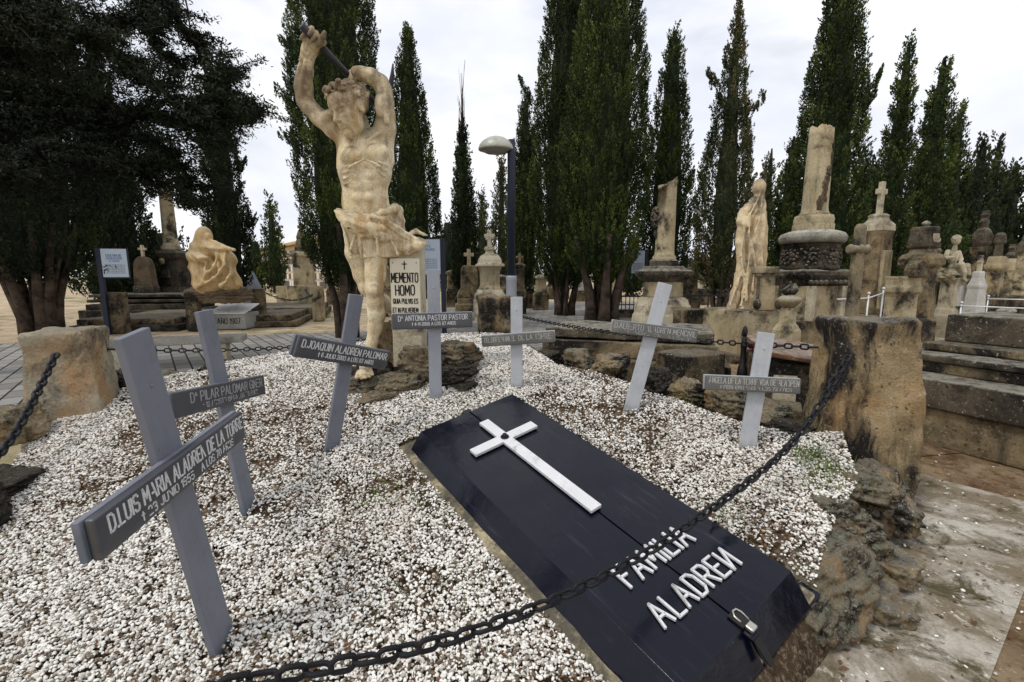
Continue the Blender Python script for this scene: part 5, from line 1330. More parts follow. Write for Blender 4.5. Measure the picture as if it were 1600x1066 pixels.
# hair
hb = Sculpt(SB, 3.8, (505, 115), (590, 225), -.45, .35, .0065)
rs = np.random.RandomState(5)
def hh(c, r, k=.012): hb.S.ell(hp(*c), [q * HS for q in r], HM, k)
hh((0, -.14, .19), (.325, .37, .31), .02)
for i in range(300):
    u = rs.normal(size=3); u /= np.linalg.norm(u)
    if u[2] < -.25 or (u[1] > .2 and u[2] < .62) or (abs(u[0]) > .7 and u[1] > .35 and u[2] < .2): continue
    c = np.array([u[0] * .335, -.12 + u[1] * .385, .17 + u[2] * .325]); r = rs.uniform(.024, .046)
    hh(c, (r * 1.25, r, r * .8), .008)
for i in range(9):
    t = i / 8; hh((-.28 + .56 * t, .28 - abs(t - .45) * .22, .385 - .12 * abs(t - .5) + .03 * math.sin(i * 2.3)), (.045, .05, .035), .016)
    hh((-.24 + .48 * t, .19, .44 + .03 * math.sin(i * 1.7)), (.06, .055, .045), .016)
for i in range(26):
    u = rs.normal(size=3); u /= np.linalg.norm(u); c = hp(u[0] * .41, -.12 + u[1] * .46, .17 + abs(u[2]) * .40)
    hb.S.ell(c, [HS * .035] * 3, None, .008, '-')
hb.S.cut(hp(0, .33, .285), HF * .55 - HU * .9, .01)
build('hair', sdf_mesh('hair', hb.S, STATUE, 1, .0015, 30), None, man)
# loincloth
RF[0] = .80
cb = Sculpt(SB, 3.8, (515, 310), (672, 412), -.42, .45, .0062)
cb.chain([(546, 345, .03, 17), (551, 375, .03, 14), (554, 402, .02, 12)], .03).chain([(574, 350, -.03, 26), (580, 378, -.04, 24), (583, 405, -.05, 22)], .03)
cb.chain([(598, 350, .0, 26), (602, 378, -.02, 24), (606, 402, -.03, 21)], .03).chain([(612, 345, .02, 15), (616, 372, .02, 17), (628, 392, .0, 14)], .03)
cb.chain([(612, 384, -.06, 18), (636, 386, -.06, 15), (654, 384, -.06, 10), (664, 380, -.05, 5)], .03)
cb.chain([(523, 330, -.05, 2), (532, 334, -.09, 6), (548, 344, -.16, 9.5), (572, 354, -.19, 11), (600, 358, -.18, 10), (625, 366, -.12, 8), (648, 377, -.06, 5)], .016)
cb.chain([(527, 327, -.02, 3), (552, 334, -.145, 5), (577, 340, -.18, 5)], .03)
cb.chain([(530, 338, -.06, 6), (546, 352, -.14, 9), (570, 364, -.17, 9), (598, 369, -.17, 8.5), (626, 374, -.11, 7)], .03)
cb.chain([(582, 337, -.19, 4), (600, 331, -.16, 7.5), (617, 325, -.06, 8), (622, 328, .02, 9), (624, 345, .02, 10), (626, 362, .0, 9)], .016)
cb.chain([(583, 338, -.20, 4.5), (601, 345, -.21, 7), (618, 356, -.17, 7), (636, 369, -.10, 6.5), (662, 378, -.04, 3)], .014)
cb.chain([(600, 340, -.21, 4), (625, 358, -.15, 3.5), (650, 374, -.07, 3)], .006).chain([(606, 352, -.22, 3.5), (625, 366, -.16, 3), (648, 380, -.08, 2.5)], .006)
cb.chain([(640, 366, -.06, 4.5), (650, 361, -.03, 5), (662, 366, -.02, 3), (668, 368, -.02, 1.5)], .01)
for a, b, d in (((536, 352), (548, 398), -.07), ((564, 368), (566, 400), -.19), ((588, 372), (592, 400), -.24), ((612, 376), (622, 398), -.18), ((560, 350), (548, 390), -.12)):
    cb.chain([(a[0], a[1], d, 2.0), (b[0], b[1], d + .02, 3.0)], .012)
for pts in ([(540, 352, -.15, 2.2), (556, 366, -.2, 2.6), (578, 368, -.235, 2.6), (604, 372, -.22, 2.4), (628, 379, -.14, 2)], [(572, 366, -.22, 1.5), (574, 400, -.20, 3)], [(556, 341, -.19, 1.2), (572, 345, -.215, 1.8), (586, 348, -.21, 1.2)],
            [(610, 340, -.19, 1.4), (616, 349, -.18, 1.6)], [(588, 345, -.22, 1.4), (606, 351, -.215, 1.2), (630, 366, -.13, 1.2)], [(596, 362, -.22, 1.4), (620, 372, -.17, 1.4)]):
    cb.chain(pts, .01, '-')
cb.S.cut(cb.p(590, 403, -.1), (0.04, .0, -1), .006); cb.S.cut(cb.p(640, 401, -.1), (0.55, .0, -1), .006)
build('loincloth', sdf_mesh('loincloth', cb.S, STATUE, 1, .002, 16, 3, ((.5, 1.0, .075, .004, -9, 9),)), None, man)
# pick
PICK = plain('dark_bronze', lin(54, 52, 56), .5, .5, .4, .3, 18, .4, lin(84, 80, 74), .6, .75)
pk = build('pick_handle', MB().tube([H0, H0.lerp(H1, .5), H1], [.027, .024, .023], 12), PICK, man)
build('pick_head', MB().tube([tuple(sb.p(*q)) for q in ((614, 100, .20), (613, 118, .22), (609, 140, .23), (600, 162, .23), (590, 178, .20))], [.006, .018, .026, .024, .010], 8).box(tuple(sb.p(606, 150, .23)), (.07, .07, .08)), PICK, pk)
# ---- rockwork under the statue
k_ = 0
for px, py, Y, sz, mt, lab in ((578, 604, 3.66, (.34, .36, .20), ROCK, 'dark layered rock directly under the statue\'s bare foot'), (596, 622, 3.46, (.30, .24, .18), ROCK, 'lowest brown rock of the pile in front of the statue foot'),
        (624, 600, 3.60, (.34, .34, .30), ROCK, 'rough rock between the statue foot and the lettered pillar'), (548, 586, 3.95, (.20, .3, .18), ROCK_DARK, 'dark rock behind the post of the cross before the foot'),
        (612, 550, 4.05, (.40, .44, .58), PILLAR, 'ochre boulder behind the statue ankle'), (662, 568, 3.72, (.36, .36, .34), ROCK, 'rounded grey rock at the foot of the lettered pillar'),
        (712, 554, 3.98, (.46, .44, .26), ROCK, 'broad flat-topped dark rock right of the lettered pillar'), (704, 586, 3.76, (.46, .40, .24), ROCK_DARK, 'dark lower rock behind the upright grey cross'),
        (640, 545, 4.2, (.5, .5, .5), ROCK, 'rock hidden partly behind the lettered pillar'), (728, 604, 3.55, (.22, .18, .07), ROCK_DARK, 'small flat stone in the gravel right of the rock pile'), (586, 580, 3.86, (.40, .36, .36), ROCK_DARK, 'dark stone behind the statue heel')):
    p = P(px, py, Y); rock(lab, (p.x, p.y, p.z), sz, 90 + k_, mt, k_ * .8, 5, 'rockwork under the statue', .15); k_ += 1
# ---- lettered pillar
def at_px(px, py, Y): return P(px, py, Y)
lb = P(642, 552, 3.86); lt = P(640, 372, 3.86)
st = thing('lettered_pillar', 'narrow cream pillar beside the statue with black Latin lettering', 'pillar', lb)
wd = W(46, 3.82)
build('shaft', MB().rbox((wd, .22, lt.z - lb.z + .1), (0, .0, (lt.z - lb.z) / 2 - .05), .03, .006, .002, 6, 3), SAND_PALE, st)
zt = lambda py: Zt(py, 3.75) - lb.z
pq = build('plaque', MB().rbox((wd * .97, .02, zt(404) - zt(497)), (0, -.118, (zt(404) + zt(497)) / 2), .03, .004, .001, 6, 4), plain('cream_plaque', lin(216, 208, 186), .6, 0, .3, .08, 6, .1, lin(180, 168, 140), .6, .8), st)
mb = MB(); xw = wd * .97
text(mb, 'MEMENTO', -xw * .46, zt(441), zt(427) - zt(441), xw * .90, .12, -.1285, -.1305, 3, .02)
text(mb, 'HOMO', -xw * .33, zt(461), zt(446) - zt(461), xw * .64, .12, -.1285, -.1305, 4, .02)
text(mb, 'QUIA PULVIS ES', -xw * .42, zt(474), zt(467) - zt(474), xw * .84, .15, -.1285, -.1305, 5, .02)
text(mb, 'ET IN PULVEREM', -xw * .44, zt(488), zt(481) - zt(488), xw * .86, .15, -.1285, -.1305, 6, .02)
text(mb, '†', -.018, zt(421), zt(409) - zt(421), .034, .14, -.1285, -.1305, 7, 0)
for sx in (-1, 1):
    mb.tube([(sx * xw * .4, -.1285, zt(411)), (sx * xw * .4, -.1308, zt(411))], .0045, 8)
build('lettering', mb, plain('black_letter_paint', lin(26, 25, 26), .6, 0, .3, .1, 20, 0), pq)

# ---- 2. veiled standing figure on the plain plinth (right of centre)
RF[0] = .80
VB = P(1170, 482, 8.3); vb = Sculpt(VB, 8.3, (1132, 272), (1206, 490), -.6, .55, .018)
vb.ell((1186, 293, 0), (11.5, 13, 16), k=.03).chain([(1188, 302, .02, 6), (1186, 316, .03, 10), (1181, 345, .0, 16), (1179, 380, 0, 17.5), (1177, 420, 0, 20), (1173, 455, 0, 23), (1168, 482, 0, 27)], .07)
vb.chain([(1180, 312, -.03, 7), (1164, 330, -.06, 8), (1158, 345, -.08, 8), (1168, 352, -.16, 6)], .05)
vb.chain([(1160, 338, -.05, 8), (1156, 380, -.08, 8), (1158, 420, -.05, 9), (1150, 460, -.1, 9), (1143, 482, -.14, 9)], .05)
for pts in ([(1191, 296, -.05, 2), (1180, 320, -.17, 2.4), (1163, 350, -.18, 2.6), (1158, 400, -.16, 2.4), (1163, 440, -.2, 2.6), (1158, 478, -.28, 3)], [(1192, 305, -.07, 2), (1186, 345, -.2, 2.4), (1172, 385, -.24, 2.8), (1168, 430, -.24, 2.8), (1166, 470, -.3, 3)],
            [(1195, 315, -.06, 2.2), (1194, 360, -.14, 2.8), (1190, 410, -.22, 3), (1186, 460, -.25, 3)], [(1197, 330, .0, 2.2), (1198, 380, -.03, 2.6), (1194, 430, -.1, 3)], [(1172, 335, -.18, 2), (1170, 370, -.25, 2.2), (1180, 410, -.26, 2.4), (1176, 455, -.28, 2.8)],
            [(1160, 420, -.16, 2.5), (1148, 455, -.2, 3), (1138, 484, -.25, 3)]):
    vb.chain(pts, .025)
for pts in ([(1186, 325, -.22, 1.6), (1176, 360, -.28, 2), (1163, 395, -.24, 2)], [(1190, 340, -.22, 1.6), (1184, 400, -.3, 2.2), (1176, 440, -.32, 2.2)], [(1153, 370, -.2, 2), (1150, 410, -.2, 2), (1153, 440, -.22, 2)], [(1183, 284, -.15, 1.2), (1178, 296, -.17, 1.4), (1180, 306, -.16, 1.4)]):
    vb.chain(pts, .02, '-')
for i in range(16):
    rs = np.random.RandomState(i); vb.ell((1176 + rs.uniform(0, 24), 425 + rs.uniform(0, 52), -.22 + rs.uniform(-.08, .08)), (rs.uniform(3, 6.5),) * 3, k=.02)
veil = thing('veiled_statue', 'slender standing figure wholly veiled in streaked drapery on a plain square plinth', 'statue', VB)
build('draped_figure', sdf_mesh('draped_figure', vb.S, VEIL, 1, .004, 7, 3, ((1, .28, .15, .016, -.2, 2.05),)), None, veil)
tz = Zt(424, 8.0) - VB.z
tm = MB().rbox((.30, .28, tz), (.05, -.36, tz / 2), .05, .02, .008, 5, 1, 0, .78).rbox((.34, .3, .12), (.05, -.36, tz + .02), .05, .02, .01, 5, 2)
build('altar_block', tm, SAND, veil)
for sx in (-1, 1):
    build('torch', MB().lathe([(.02, .0), (.045, .02), (.07, .08), (.05, .15), (.025, .18), (.022, tz * .8), (.05, tz * .84), (.03, tz * .9)], 12, (.05 + sx * .19, -.52, .02)), GREY_DARK, veil)

# ---- 3. seated shrouded mourner at left
RF[0] = .86
MBs = P(335, 452, 12.6); mbb = Sculpt(MBs, 12.6, (286, 345), (384, 456), -.75, .7, .03)
mbb.ell((319, 368, 0), (12.5, 13, 16), k=.06).chain([(318, 372, 0, 13), (313, 392, .0, 17), (320, 415, 0, 24), (330, 440, 0, 30)], .08)
mbb.chain([(325, 385, -.05, 13), (345, 392, -.1, 13), (356, 405, -.1, 14), (350, 430, -.05, 20), (362, 446, 0, 14)], .07)
mbb.ell((328, 371, -.22), (6, 7, 9), k=.05, op='-').ell((326, 371, -.12), (5.5, 6, 7.5), k=.03)
mbb.chain([(330, 378, -.15, 4.5), (345, 385, -.22, 4.5), (360, 390, -.25, 4)], .04).chain([(352, 386, -.28, 4.5), (366, 391, -.3, 4)], .03)
mbb.chain([(304, 392, -.1, 8), (300, 402, -.25, 9), (318, 405, -.38, 8)], .06)
for pts in ([(300, 396, -.4, 3), (312, 404, -.5, 4), (325, 402, -.48, 3)], [(352, 396, -.3, 3), (350, 415, -.42, 3.5), (335, 435, -.5, 4), (312, 446, -.5, 4)], [(340, 398, -.32, 3), (335, 418, -.46, 3.5), (318, 432, -.5, 3.5)], [(300, 412, -.3, 3), (304, 432, -.42, 4), (306, 450, -.5, 4)],
            [(360, 410, -.2, 3), (360, 430, -.35, 4), (345, 448, -.5, 4)], [(310, 385, -.2, 2.5), (330, 388, -.32, 2.5), (350, 390, -.32, 2.5)], [(322, 412, -.44, 3), (318, 440, -.52, 3)], [(365, 425, -.1, 5), (374, 444, -.1, 6)]):
    mbb.chain(pts, .05)
for pts in ([(345, 405, -.4, 2.5), (336, 425, -.52, 3), (320, 438, -.55, 3)], [(308, 410, -.5, 2.5), (312, 430, -.55, 3)], [(312, 398, -.5, 2), (325, 396, -.45, 2)], [(355, 420, -.35, 2.5), (350, 438, -.48, 3)]):
    mbb.chain(pts, .04, '-')
mour = thing('seated_statue', 'hooded stone mourner seated in heavy ochre drapery with a book, on a low rock base', 'statue', MBs)
build('draped_figure', sdf_mesh('draped_figure', mbb.S, DRAPE_WARM, 1, .006, 5, 3, ((.7, .7, .26, .026, -.3, 1.35),)), None, mour)
V_, F_ = rock_mesh((1.62, 1.15, .56), 7, 5, .12); o = build('rock_base', mesh_from('rock_base', V_ + np.array([.05, .1, -.16]), F_, True, stone('grey_rock_base', lin(150, 134, 110), lin(112, 98, 80), lin(54, 48, 40), .5, .66, .3, .5, lin(110, 104, 90), 1.0, .9, .6)), None, mour)

# ---- 4. curly-haired child statue at right
RF[0] = .74
CB_ = P(1490, 434, 11.3); cbb = Sculpt(CB_, 11.3, (1462, 358), (1520, 442), -.5, .5, .018)
cbb.ell((1494, 376, 0), (7.5, 7.5, 9.5), k=.02).ell((1489, 403, 0), (9.5, 7, 13), k=.05).ell((1491, 418, 0), (11, 9, 9), k=.05).cap((1492, 386, 0), (1491, 392, 0), 4, 5, .03)
cbb.chain([(1481, 393, -.02, 4.5), (1477, 403, -.1, 4), (1488, 402, -.18, 3.3), (1494, 394, -.16, 3)], .02).chain([(1498, 394, 0, 4), (1502, 405, -.04, 3.5), (1500, 414, -.15, 3)], .02)
cbb.chain([(1493, 418, -.05, 6), (1502, 413, -.25, 5.2), (1507, 425, -.28, 4), (1506, 436, -.25, 3.2), (1510, 439, -.3, 2.6)], .02).chain([(1492, 420, 0, 6), (1511, 415, -.1, 5), (1513, 428, -.12, 4), (1511, 437, -.1, 3.2)], .02)
for i in range(40):
    rs = np.random.RandomState(i + 50); u = rs.normal(size=3); u /= np.linalg.norm(u); u[2] = abs(u[2]) * 1.0 - .15
    cbb.S.ell(cbb.p(1494, 374, 0) + Vector((u[0] * .085, u[1] * .085, u[2] * .10 + .01)), (.024, .024, .02), None, .008)
cher = thing('child_statue', 'small curly-haired stone child sitting on a rocky mound atop a pale pedestal', 'statue', CB_)
build('body', sdf_mesh('body', cbb.S, SAND_PALE, 1, .003, 12), None, cher)
V_, F_ = rock_mesh((.66, .6, .46), 17, 4, .2); build('rocky_seat', mesh_from('rocky_seat', V_ + np.array([0, .05, .06]), F_, True, SAND_PALE), None, cher)
# ================================================================== MONUMENTS, SIGNS, LAMP, BENCH
def pf(Y, l): return [(W(a, Y), max(Zt(py, Y), -.05)) for a, py in l]
def mon(name, label, cat, px, Y, rot=0.0, py=450, group='monuments and tombs of the cemetery'):
    set_uf(px)
    return thing(name, label, cat, (X(px, Y, py), Y, 0), rot, group)
NB = dict(bevel=.012)
def Zp(py, Y): return Zt(py, Y)

# ---- street lamp
Y = 9.0; L = mon('street_lamp', 'single-arm lamp with dark blue pole, grey sleeve and pale dome head', 'street lamp', 799, Y, py=350, group=None)
NAVY = plain('navy_pole_paint', lin(34, 40, 58), .45, .2, .4, .12, 5, .1); GALV = plain('grey_sleeve_paint', lin(150, 153, 160), .5, .2, .4, .1, 5, .1)
build('pole', MB().lathe([(.078, .9), (.075, Zp(240, Y)), (.07, Zp(219, Y))], 20), NAVY, L)
build('base_sleeve', MB().lathe([(.13, 0), (.13, .04), (.104, .06), (.104, Zp(440, Y)), (.108, Zp(438, Y)), (.108, Zp(433, Y)), (.10, Zp(431, Y))], 20), GALV, L)
hx = X(775, Y, 230) - L.location.x; zr = Zp(234, Y)
HEADM = plain('lamp_shell', lin(176, 176, 166), .45, .1, .4, .08, 4, .05, lin(120, 122, 112), .5, .7)
build('lamp_head', MB().lathe([(.33, zr - .01), (.335, zr + .02), (.315, zr + .075), (.26, zr + .145), (.17, zr + .205), (.07, zr + .235), (.01, zr + .24)], 28, (hx, 0, 0), 1, .8), HEADM, L)
build('lens', MB().lathe([(.05, zr - .085), (.2, zr - .06), (.30, zr - .012), (.30, zr - .005)], 28, (hx, 0, 0), 1, .8), plain('lamp_glass', lin(120, 118, 108), .15, 0, .5, .05, 3, 0), L)
build('arm', MB().tube([(0, 0, zr + .06), (hx + .28, 0, zr + .05)], .035, 10), GALV, L)

# ---- information signs
SIGNF = plain('sign_navy', lin(26, 32, 52), .5, 0, .4, .1, 6, .05)
def sign(label, px, Y, pyt, pyb, pw, side, rot, lines, lean=0):
    s_ = mon('information_sign', label, 'sign', px, Y, rot, 450, 'information signs of the cemetery')
    zt_, zb = Zp(pyt, Y), Zp(pyb, Y); w = W(pw, Y)
    build('post', MB().box((0, 0, zt_ / 2), (.11, .08, zt_)), SIGNF, s_, .004)
    cx = side * (w / 2 + .06)
    build('back_plate', MB().box((cx, .0, (zt_ + zb) / 2 - .01), (w + .04, .035, zt_ - zb + .02)), SIGNF, s_, .003)
    pn = build('panel', MB().box((cx, -.022, (zt_ + zb) / 2), (w, .012, (zt_ - zb) * .96)), plain('sign_panel', lin(188, 200, 214), .35, 0, .4, .05, 3, 0), s_)
    mb = MB(); h = zt_ - zb; b2 = MB()
    for (t, ww, zz, hh, blue) in lines:
        text(b2 if blue else mb, t, cx - ww * w / 2, zb + zz * h, hh * h, ww * w, .16, -.0284, -.0296, 3, .0)
    build('heading', b2, plain('sign_blue', lin(60, 110, 160), .5, 0, .3, .05, 3, 0), pn)
    build('small_print', mb, plain('sign_grey', lin(120, 124, 132), .5, 0, .3, .05, 3, 0), pn)
    return s_
prt = [('TUMBAS Y PANTEONES DEL SIGLO XX', .76, .42 - .055 * i, .03, False) for i in range(6)]
sign('pale blue information panel on a dark post beside the far left cypress', 161, 11.6, 388, 434, 48, 1, R_(8), [('ESCULTURA DEL', .62, .72, .07, True), ('CEMENTERIO', .62, .62, .07, True), ('DE TORRERO', .4, .54, .045, True)] + prt)
sign('pale blue information panel behind the lettered pillar', 693, 11.6, 373, 430, 43, -1, R_(-6), [('ARTE', .3, .76, .06, True), ('FUNERARIO', .6, .67, .06, True)] + prt)
sign('small pale information panel under the cypress left of the wreathed column', 1008, 17, 391, 428, 20, -1, R_(-10), [('PASEO', .5, .78, .07, True)] + prt)

# ---- concrete bench
e0 = G(140, 1) if False else Vector((X(146, 7.1, 540), 7.1, 0)); e1_ = Vector((X(381, 7.85, 530), 7.85, 0))
bc = (e0 + e1_) / 2; br_ = math.atan2((e1_ - e0).y, (e1_ - e0).x); bl_ = (e1_ - e0).length
B = thing('concrete_bench', 'long pale concrete bench on block legs behind the leaning crosses', 'bench', bc, br_)
build('seat', MB().rbox((bl_, .46, .11), (0, .12, .415), .05, .015, .004, 6, 2), CONCRETE, B)
for q in (-.36, .30): build('leg', MB().rbox((.30, .34, .37), (bl_ * q, .12, .175), .06, .01, .004, 6, 3), SAND_PALE, B)

# ---- left side plots: posts, kerbs, chained railing
def post(label, px, Y, pt, hw, mat=SAND_DARK):
    set_uf(px)
    h = Zp(pt, Y); w = W(hw * 2, Y); o = build('stone_post', MB().rbox((w, w * .9, h), (0, 0, h / 2), .07, .02, .012, 4, int(px)), mat); o.location = (X(px, Y, 480), Y, 0); o.rotation_euler = (0, 0, R_(12))
    return tag(o, label, 'post', 'stone posts round the left plots')
post('dark-stained post left of the white vault box', 302, 12.4, 457, 10.5); post('dark-topped post right of the white vault box', 405, 13.9, 451, 10)
post('rightmost sandstone post of the chained row left of the statue', 498, 15.3, 447, 9, SAND); post('second post from the right in the chained row', 477, 19.0, 447, 8.2, SAND)
post('third post from the right in the chained row', 459, 23, 447, 7, SAND); post('farthest post in the chained row left of the statue', 442, 25.5, 447, 7.5, SAND)
post('broad stained corner pier beside the left sign post', 184, 11.9, 457, 14)
def block(label, cat, px, Y, w, d, z0, z1, rot, mat, seed=1, name='stone_block', res=.09, group='monuments and tombs of the cemetery', py=480, r=.02, amp=.012):
    o = build(name, MB().rbox((w, d, z1 - z0), (0, 0, (z0 + z1) / 2), res, r, amp, 4, seed), mat); o.location = (X(px, Y, py), Y, 0); o.rotation_euler = (0, 0, R_(rot)); return tag(o, label, cat, group)
def steps(name, label, px, Y, w, d, tiers, rot, mats, group='monuments and tombs of the cemetery', py=480, cat='tomb', res=.1, amp=.012):
    t = mon(name, label, cat, px, Y, R_(rot), py, group)
    for i, (z0, z1, s_, ov) in enumerate(tiers):
        build('slab', MB().rbox((w * s_, d * s_ if ov is None else ov, z1 - z0), (0, 0, (z0 + z1) / 2), res, .02, amp, 4, i + 3), mats[i % len(mats)], t)
    return t
steps('plot_platform', 'low stepped stone plot floor beneath the seated statue', 345, 14.6, 5.2, 3.6, [(0, .16, 1.0, None), (.16, .34, .93, None)], 14, [SAND_DARK, SAND_DARK], py=490)
steps('plot_platform', 'low stepped plot floor left of the white vault box', 232, 13.2, 2.6, 2.2, [(0, .18, 1.0, None), (.18, .34, .9, None)], 10, [BLACK_STONE, SAND_DARK], py=500)
steps('plot_platform', 'empty low plot floor enclosed by the chained row of posts', 452, 17.6, 2.8, 4.2, [(0, .2, 1, None), (.2, .38, .92, None)], 18, [SAND_DARK, SAND_DARK], py=480)
steps('plot_platform', 'dark low plot with railing-like slabs below the round-headed tomb', 240, 17.0, 3.6, 2.2, [(0, .3, 1, None), (.3, .5, .9, None), (.56, .66, .88, None), (.74, .84, .85, None)], 8, [BLACK_STONE, BLACK_STONE], py=460)
for i, (a, b, Ya, Yb, lab) in enumerate(((415, 498, 13.9, 15.3, 'thin dark chain sagging between the two nearest posts of the left row'), (498, 477, 15.3, 19, 'thin dark chain between the two rightmost posts of the left row'), (312, 395, 12.4, 13.9, 'thin chain above the white vault box'))):
    chain(lab, sag(Vector((X(a, Ya, 455), Ya, .98)), Vector((X(b, Yb, 455), Yb, .98)), .72, 60), .13, .07, .014, 'thin chains between the left plot posts', 18)
V = mon('vault_box', 'whitewashed low vault with tilted metal lid and painted year between two posts', 'tomb', 361, 12.9, R_(3), 500)
build('body', MB().rbox((1.0, .8, .46), (0, .2, .23), .08, .02, .008, 4, 2), stone('grey_plaster', lin(168, 168, 162), lin(142, 142, 136), lin(92, 90, 84), .6, .75, .4, .3), V)
ld = build('lid', MB().box((0, 0, 0), (1.02, .9, .03)).box((0, 0, .02), (.04, .9, .02)).box((-.3, -.1, .03), (.14, .1, .04)), plain('white_lid_metal', lin(222, 222, 220), .4, 0, .4, .06, 4, .1), V, .004); ld.location = (0, .2, .56); ld.rotation_euler = (R_(14), 0, 0)
build('year', text(MB(), 'AÑO 1907', -.26, .16, .15, .62, .12, -.204, -.208, 2, .04), plain('dark_year_paint', lin(52, 50, 48), .7, 0, .2, .1, 8, 0), V)

def cross_mb(w, h, t, d, z, rot=0): return MB().cross(w, h, t, d, (0, 0, z), .66, rot)
# round-headed tomb with cross
Y = 17.5; T = mon('round_headed_tomb', 'dark round-headed tombstone topped by a pale cross, right of the left sign', 'tomb', 227, Y, R_(5), 430)
w = W(17, Y); pts = [(-w * 1.05, Zp(447, Y)), (w * 1.05, Zp(447, Y)), (w * .9, Zp(418, Y))] + [(w * .9 * math.cos(a), Zp(418, Y) + w * 1.25 * math.sin(a)) for a in np.linspace(.1, math.pi - .1, 12)] + [(-w * .9, Zp(418, Y))]
build('headstone', MB().prism(pts, -.16, .16), stone('brown_stone', lin(104, 90, 70), lin(78, 66, 52), lin(36, 32, 28), .5, .66, .5, .4), T, .02)
build('cross', cross_mb(W(15, Y), W(22, Y), W(4.6, Y), .1, Zp(401, Y)), SAND_PALE, T, .012)
build('base', MB().sq(pf(Y, [(24, 490), (24, 462), (20, 460), (20, 447)]), sy=.6), GREY_DARK, T, .01)
# low broken column
Y = 20; T = mon('broken_column', 'plain yellow column shaft rising from a dark medallion pedestal, upper left under the branches', 'monument', 271, Y, R_(-6), 420)
build('pedestal', MB().sq(pf(Y, [(36, 490), (36, 455), (33, 452), (29, 448), (28, 408), (33, 403), (34, 396), (25, 392)]), sy=.8), BLACK_STONE, T, .02)
build('medallion', MB().tube([(0, -W(23.5, Y), Zp(409, Y)), (0, -W(25, Y), Zp(409, Y))], W(6, Y), 16), SAND, T)
build('plaque', MB().box((.03, -W(24, Y), Zp(428, Y)), (W(26, Y), .06, W(14, Y))), GREY_DARK, T)
build('column', MB().lathe(pf(Y, [(17, 392), (17, 388), (14, 384), (12, 380), (10.5, 300), (14, 297), (15, 292), (9, 288)]), 24), SAND, T)
# obelisk monument and grey gabled stone, niche building
Y = 24; T = mon('obelisk_monument', 'sandstone monument with stepped obelisk top, left of the big statue', 'monument', 475, Y, R_(16), 420)
build('pedestal', MB().sq(pf(Y, [(20, 480), (20, 450), (16.5, 446), (16, 404), (20, 400), (20, 396), (13, 393)])), SAND, T, .02)
build('spire', MB().sq(pf(Y, [(13, 393), (9.5, 378), (8, 374), (9, 372), (5, 360)])), SAND_DARK, T, .01)
build('finial', MB().cross(W(12, Y), W(16, Y), W(5, Y), .16, (0, 0, Zp(364, Y)), .6), SAND_DARK, T, .02)
Y = 21; T = mon('gabled_tombstone', 'small bluish-grey gabled stone right of the seated statue', 'tomb', 394, Y, R_(8), 450)
w = W(13, Y); build('headstone', MB().prism([(-w, 0), (w, 0), (w * .9, Zp(448, Y)), (w * .6, Zp(440, Y)), (0, Zp(424, Y)), (-w * .6, Zp(440, Y)), (-w * .9, Zp(448, Y))], -.3, .3), stone('blue_grey_stone', lin(128, 134, 142), lin(108, 114, 122), lin(70, 72, 76), .6, .78, .3, .3), T, .02)
a = Vector((X(388, 74, 440), 74, 0)); b = Vector((X(530, 42, 440), 42, 0)); dd = b - a; Ln = dd.length
T = thing('niche_building', 'long cream building of stacked burial niches, far away left of the statue', 'building', a, math.atan2(dd.y, dd.x))
build('wall', MB().box((Ln / 2, 2, 2.4), (Ln, 4, 4.8)), stone('cream_render', lin(222, 204, 170), lin(204, 184, 148), lin(150, 130, 104), .62, .8, .4, .1, bmp=.1), T)
build('roof', MB().prism([(-.7, 4.8), (2, 5.7), (4.6, 4.8), (4.6, 4.65), (-.7, 4.65)], 0, Ln, Matrix.Rotation(R_(-90), 3, 'Z') @ Matrix.Identity(3), (0, 0, 0)) if False else MB().box((Ln / 2, 1.8, 4.95), (Ln + .6, 5.2, .22)).box((Ln / 2, 2, 5.25), (Ln, 3.2, .45), taper=.9), stone('roof_tile', lin(206, 178, 136), lin(184, 152, 112), lin(120, 100, 78), .6, .8, .5, .2), T)
mw = MB(); mdk = MB(); rs = np.random.RandomState(8)
for i in range(int(Ln / .95)):
    for j in range(5):
        cx = .6 + i * .95; cz = .55 + j * .86
        (mw if rs.rand() < .38 else mdk).box((cx, -.02, cz), (.66, .10, .62))
n1 = build('niche_slabs', mw, plain('niche_white', lin(220, 214, 204), .5, 0, .3, .1, 3, 0), T); n1['kind'] = 'stuff'
n2 = build('niche_openings', mdk, plain('niche_dark', lin(92, 84, 84), .6, 0, .3, .5, 1.1, 0), T); n2['kind'] = 'stuff'
# stretch of the same kind of building seen right of the second sign
T = thing('niche_building', 'sliver of cream niche building seen between the middle sign and the slim cypress', 'building', (X(690, 46, 430), 46, 0), R_(-20))
build('wall', MB().box((0, 1, 2.5), (5.5, 2, 5)), SAND_PALE, T); mdk = MB()
for i in range(5):
    for j in range(5): mdk.box((-2.2 + i * 1.1, -.02, .6 + j * .95), (.75, .1, .62))
build('niche_slabs', mdk, plain('niche_grey', lin(130, 120, 112), .6, 0, .3, .5, 1.1, 0), T); build('roof', MB().box((0, .9, 5.1), (6, 2.8, .25)), SAND, T)

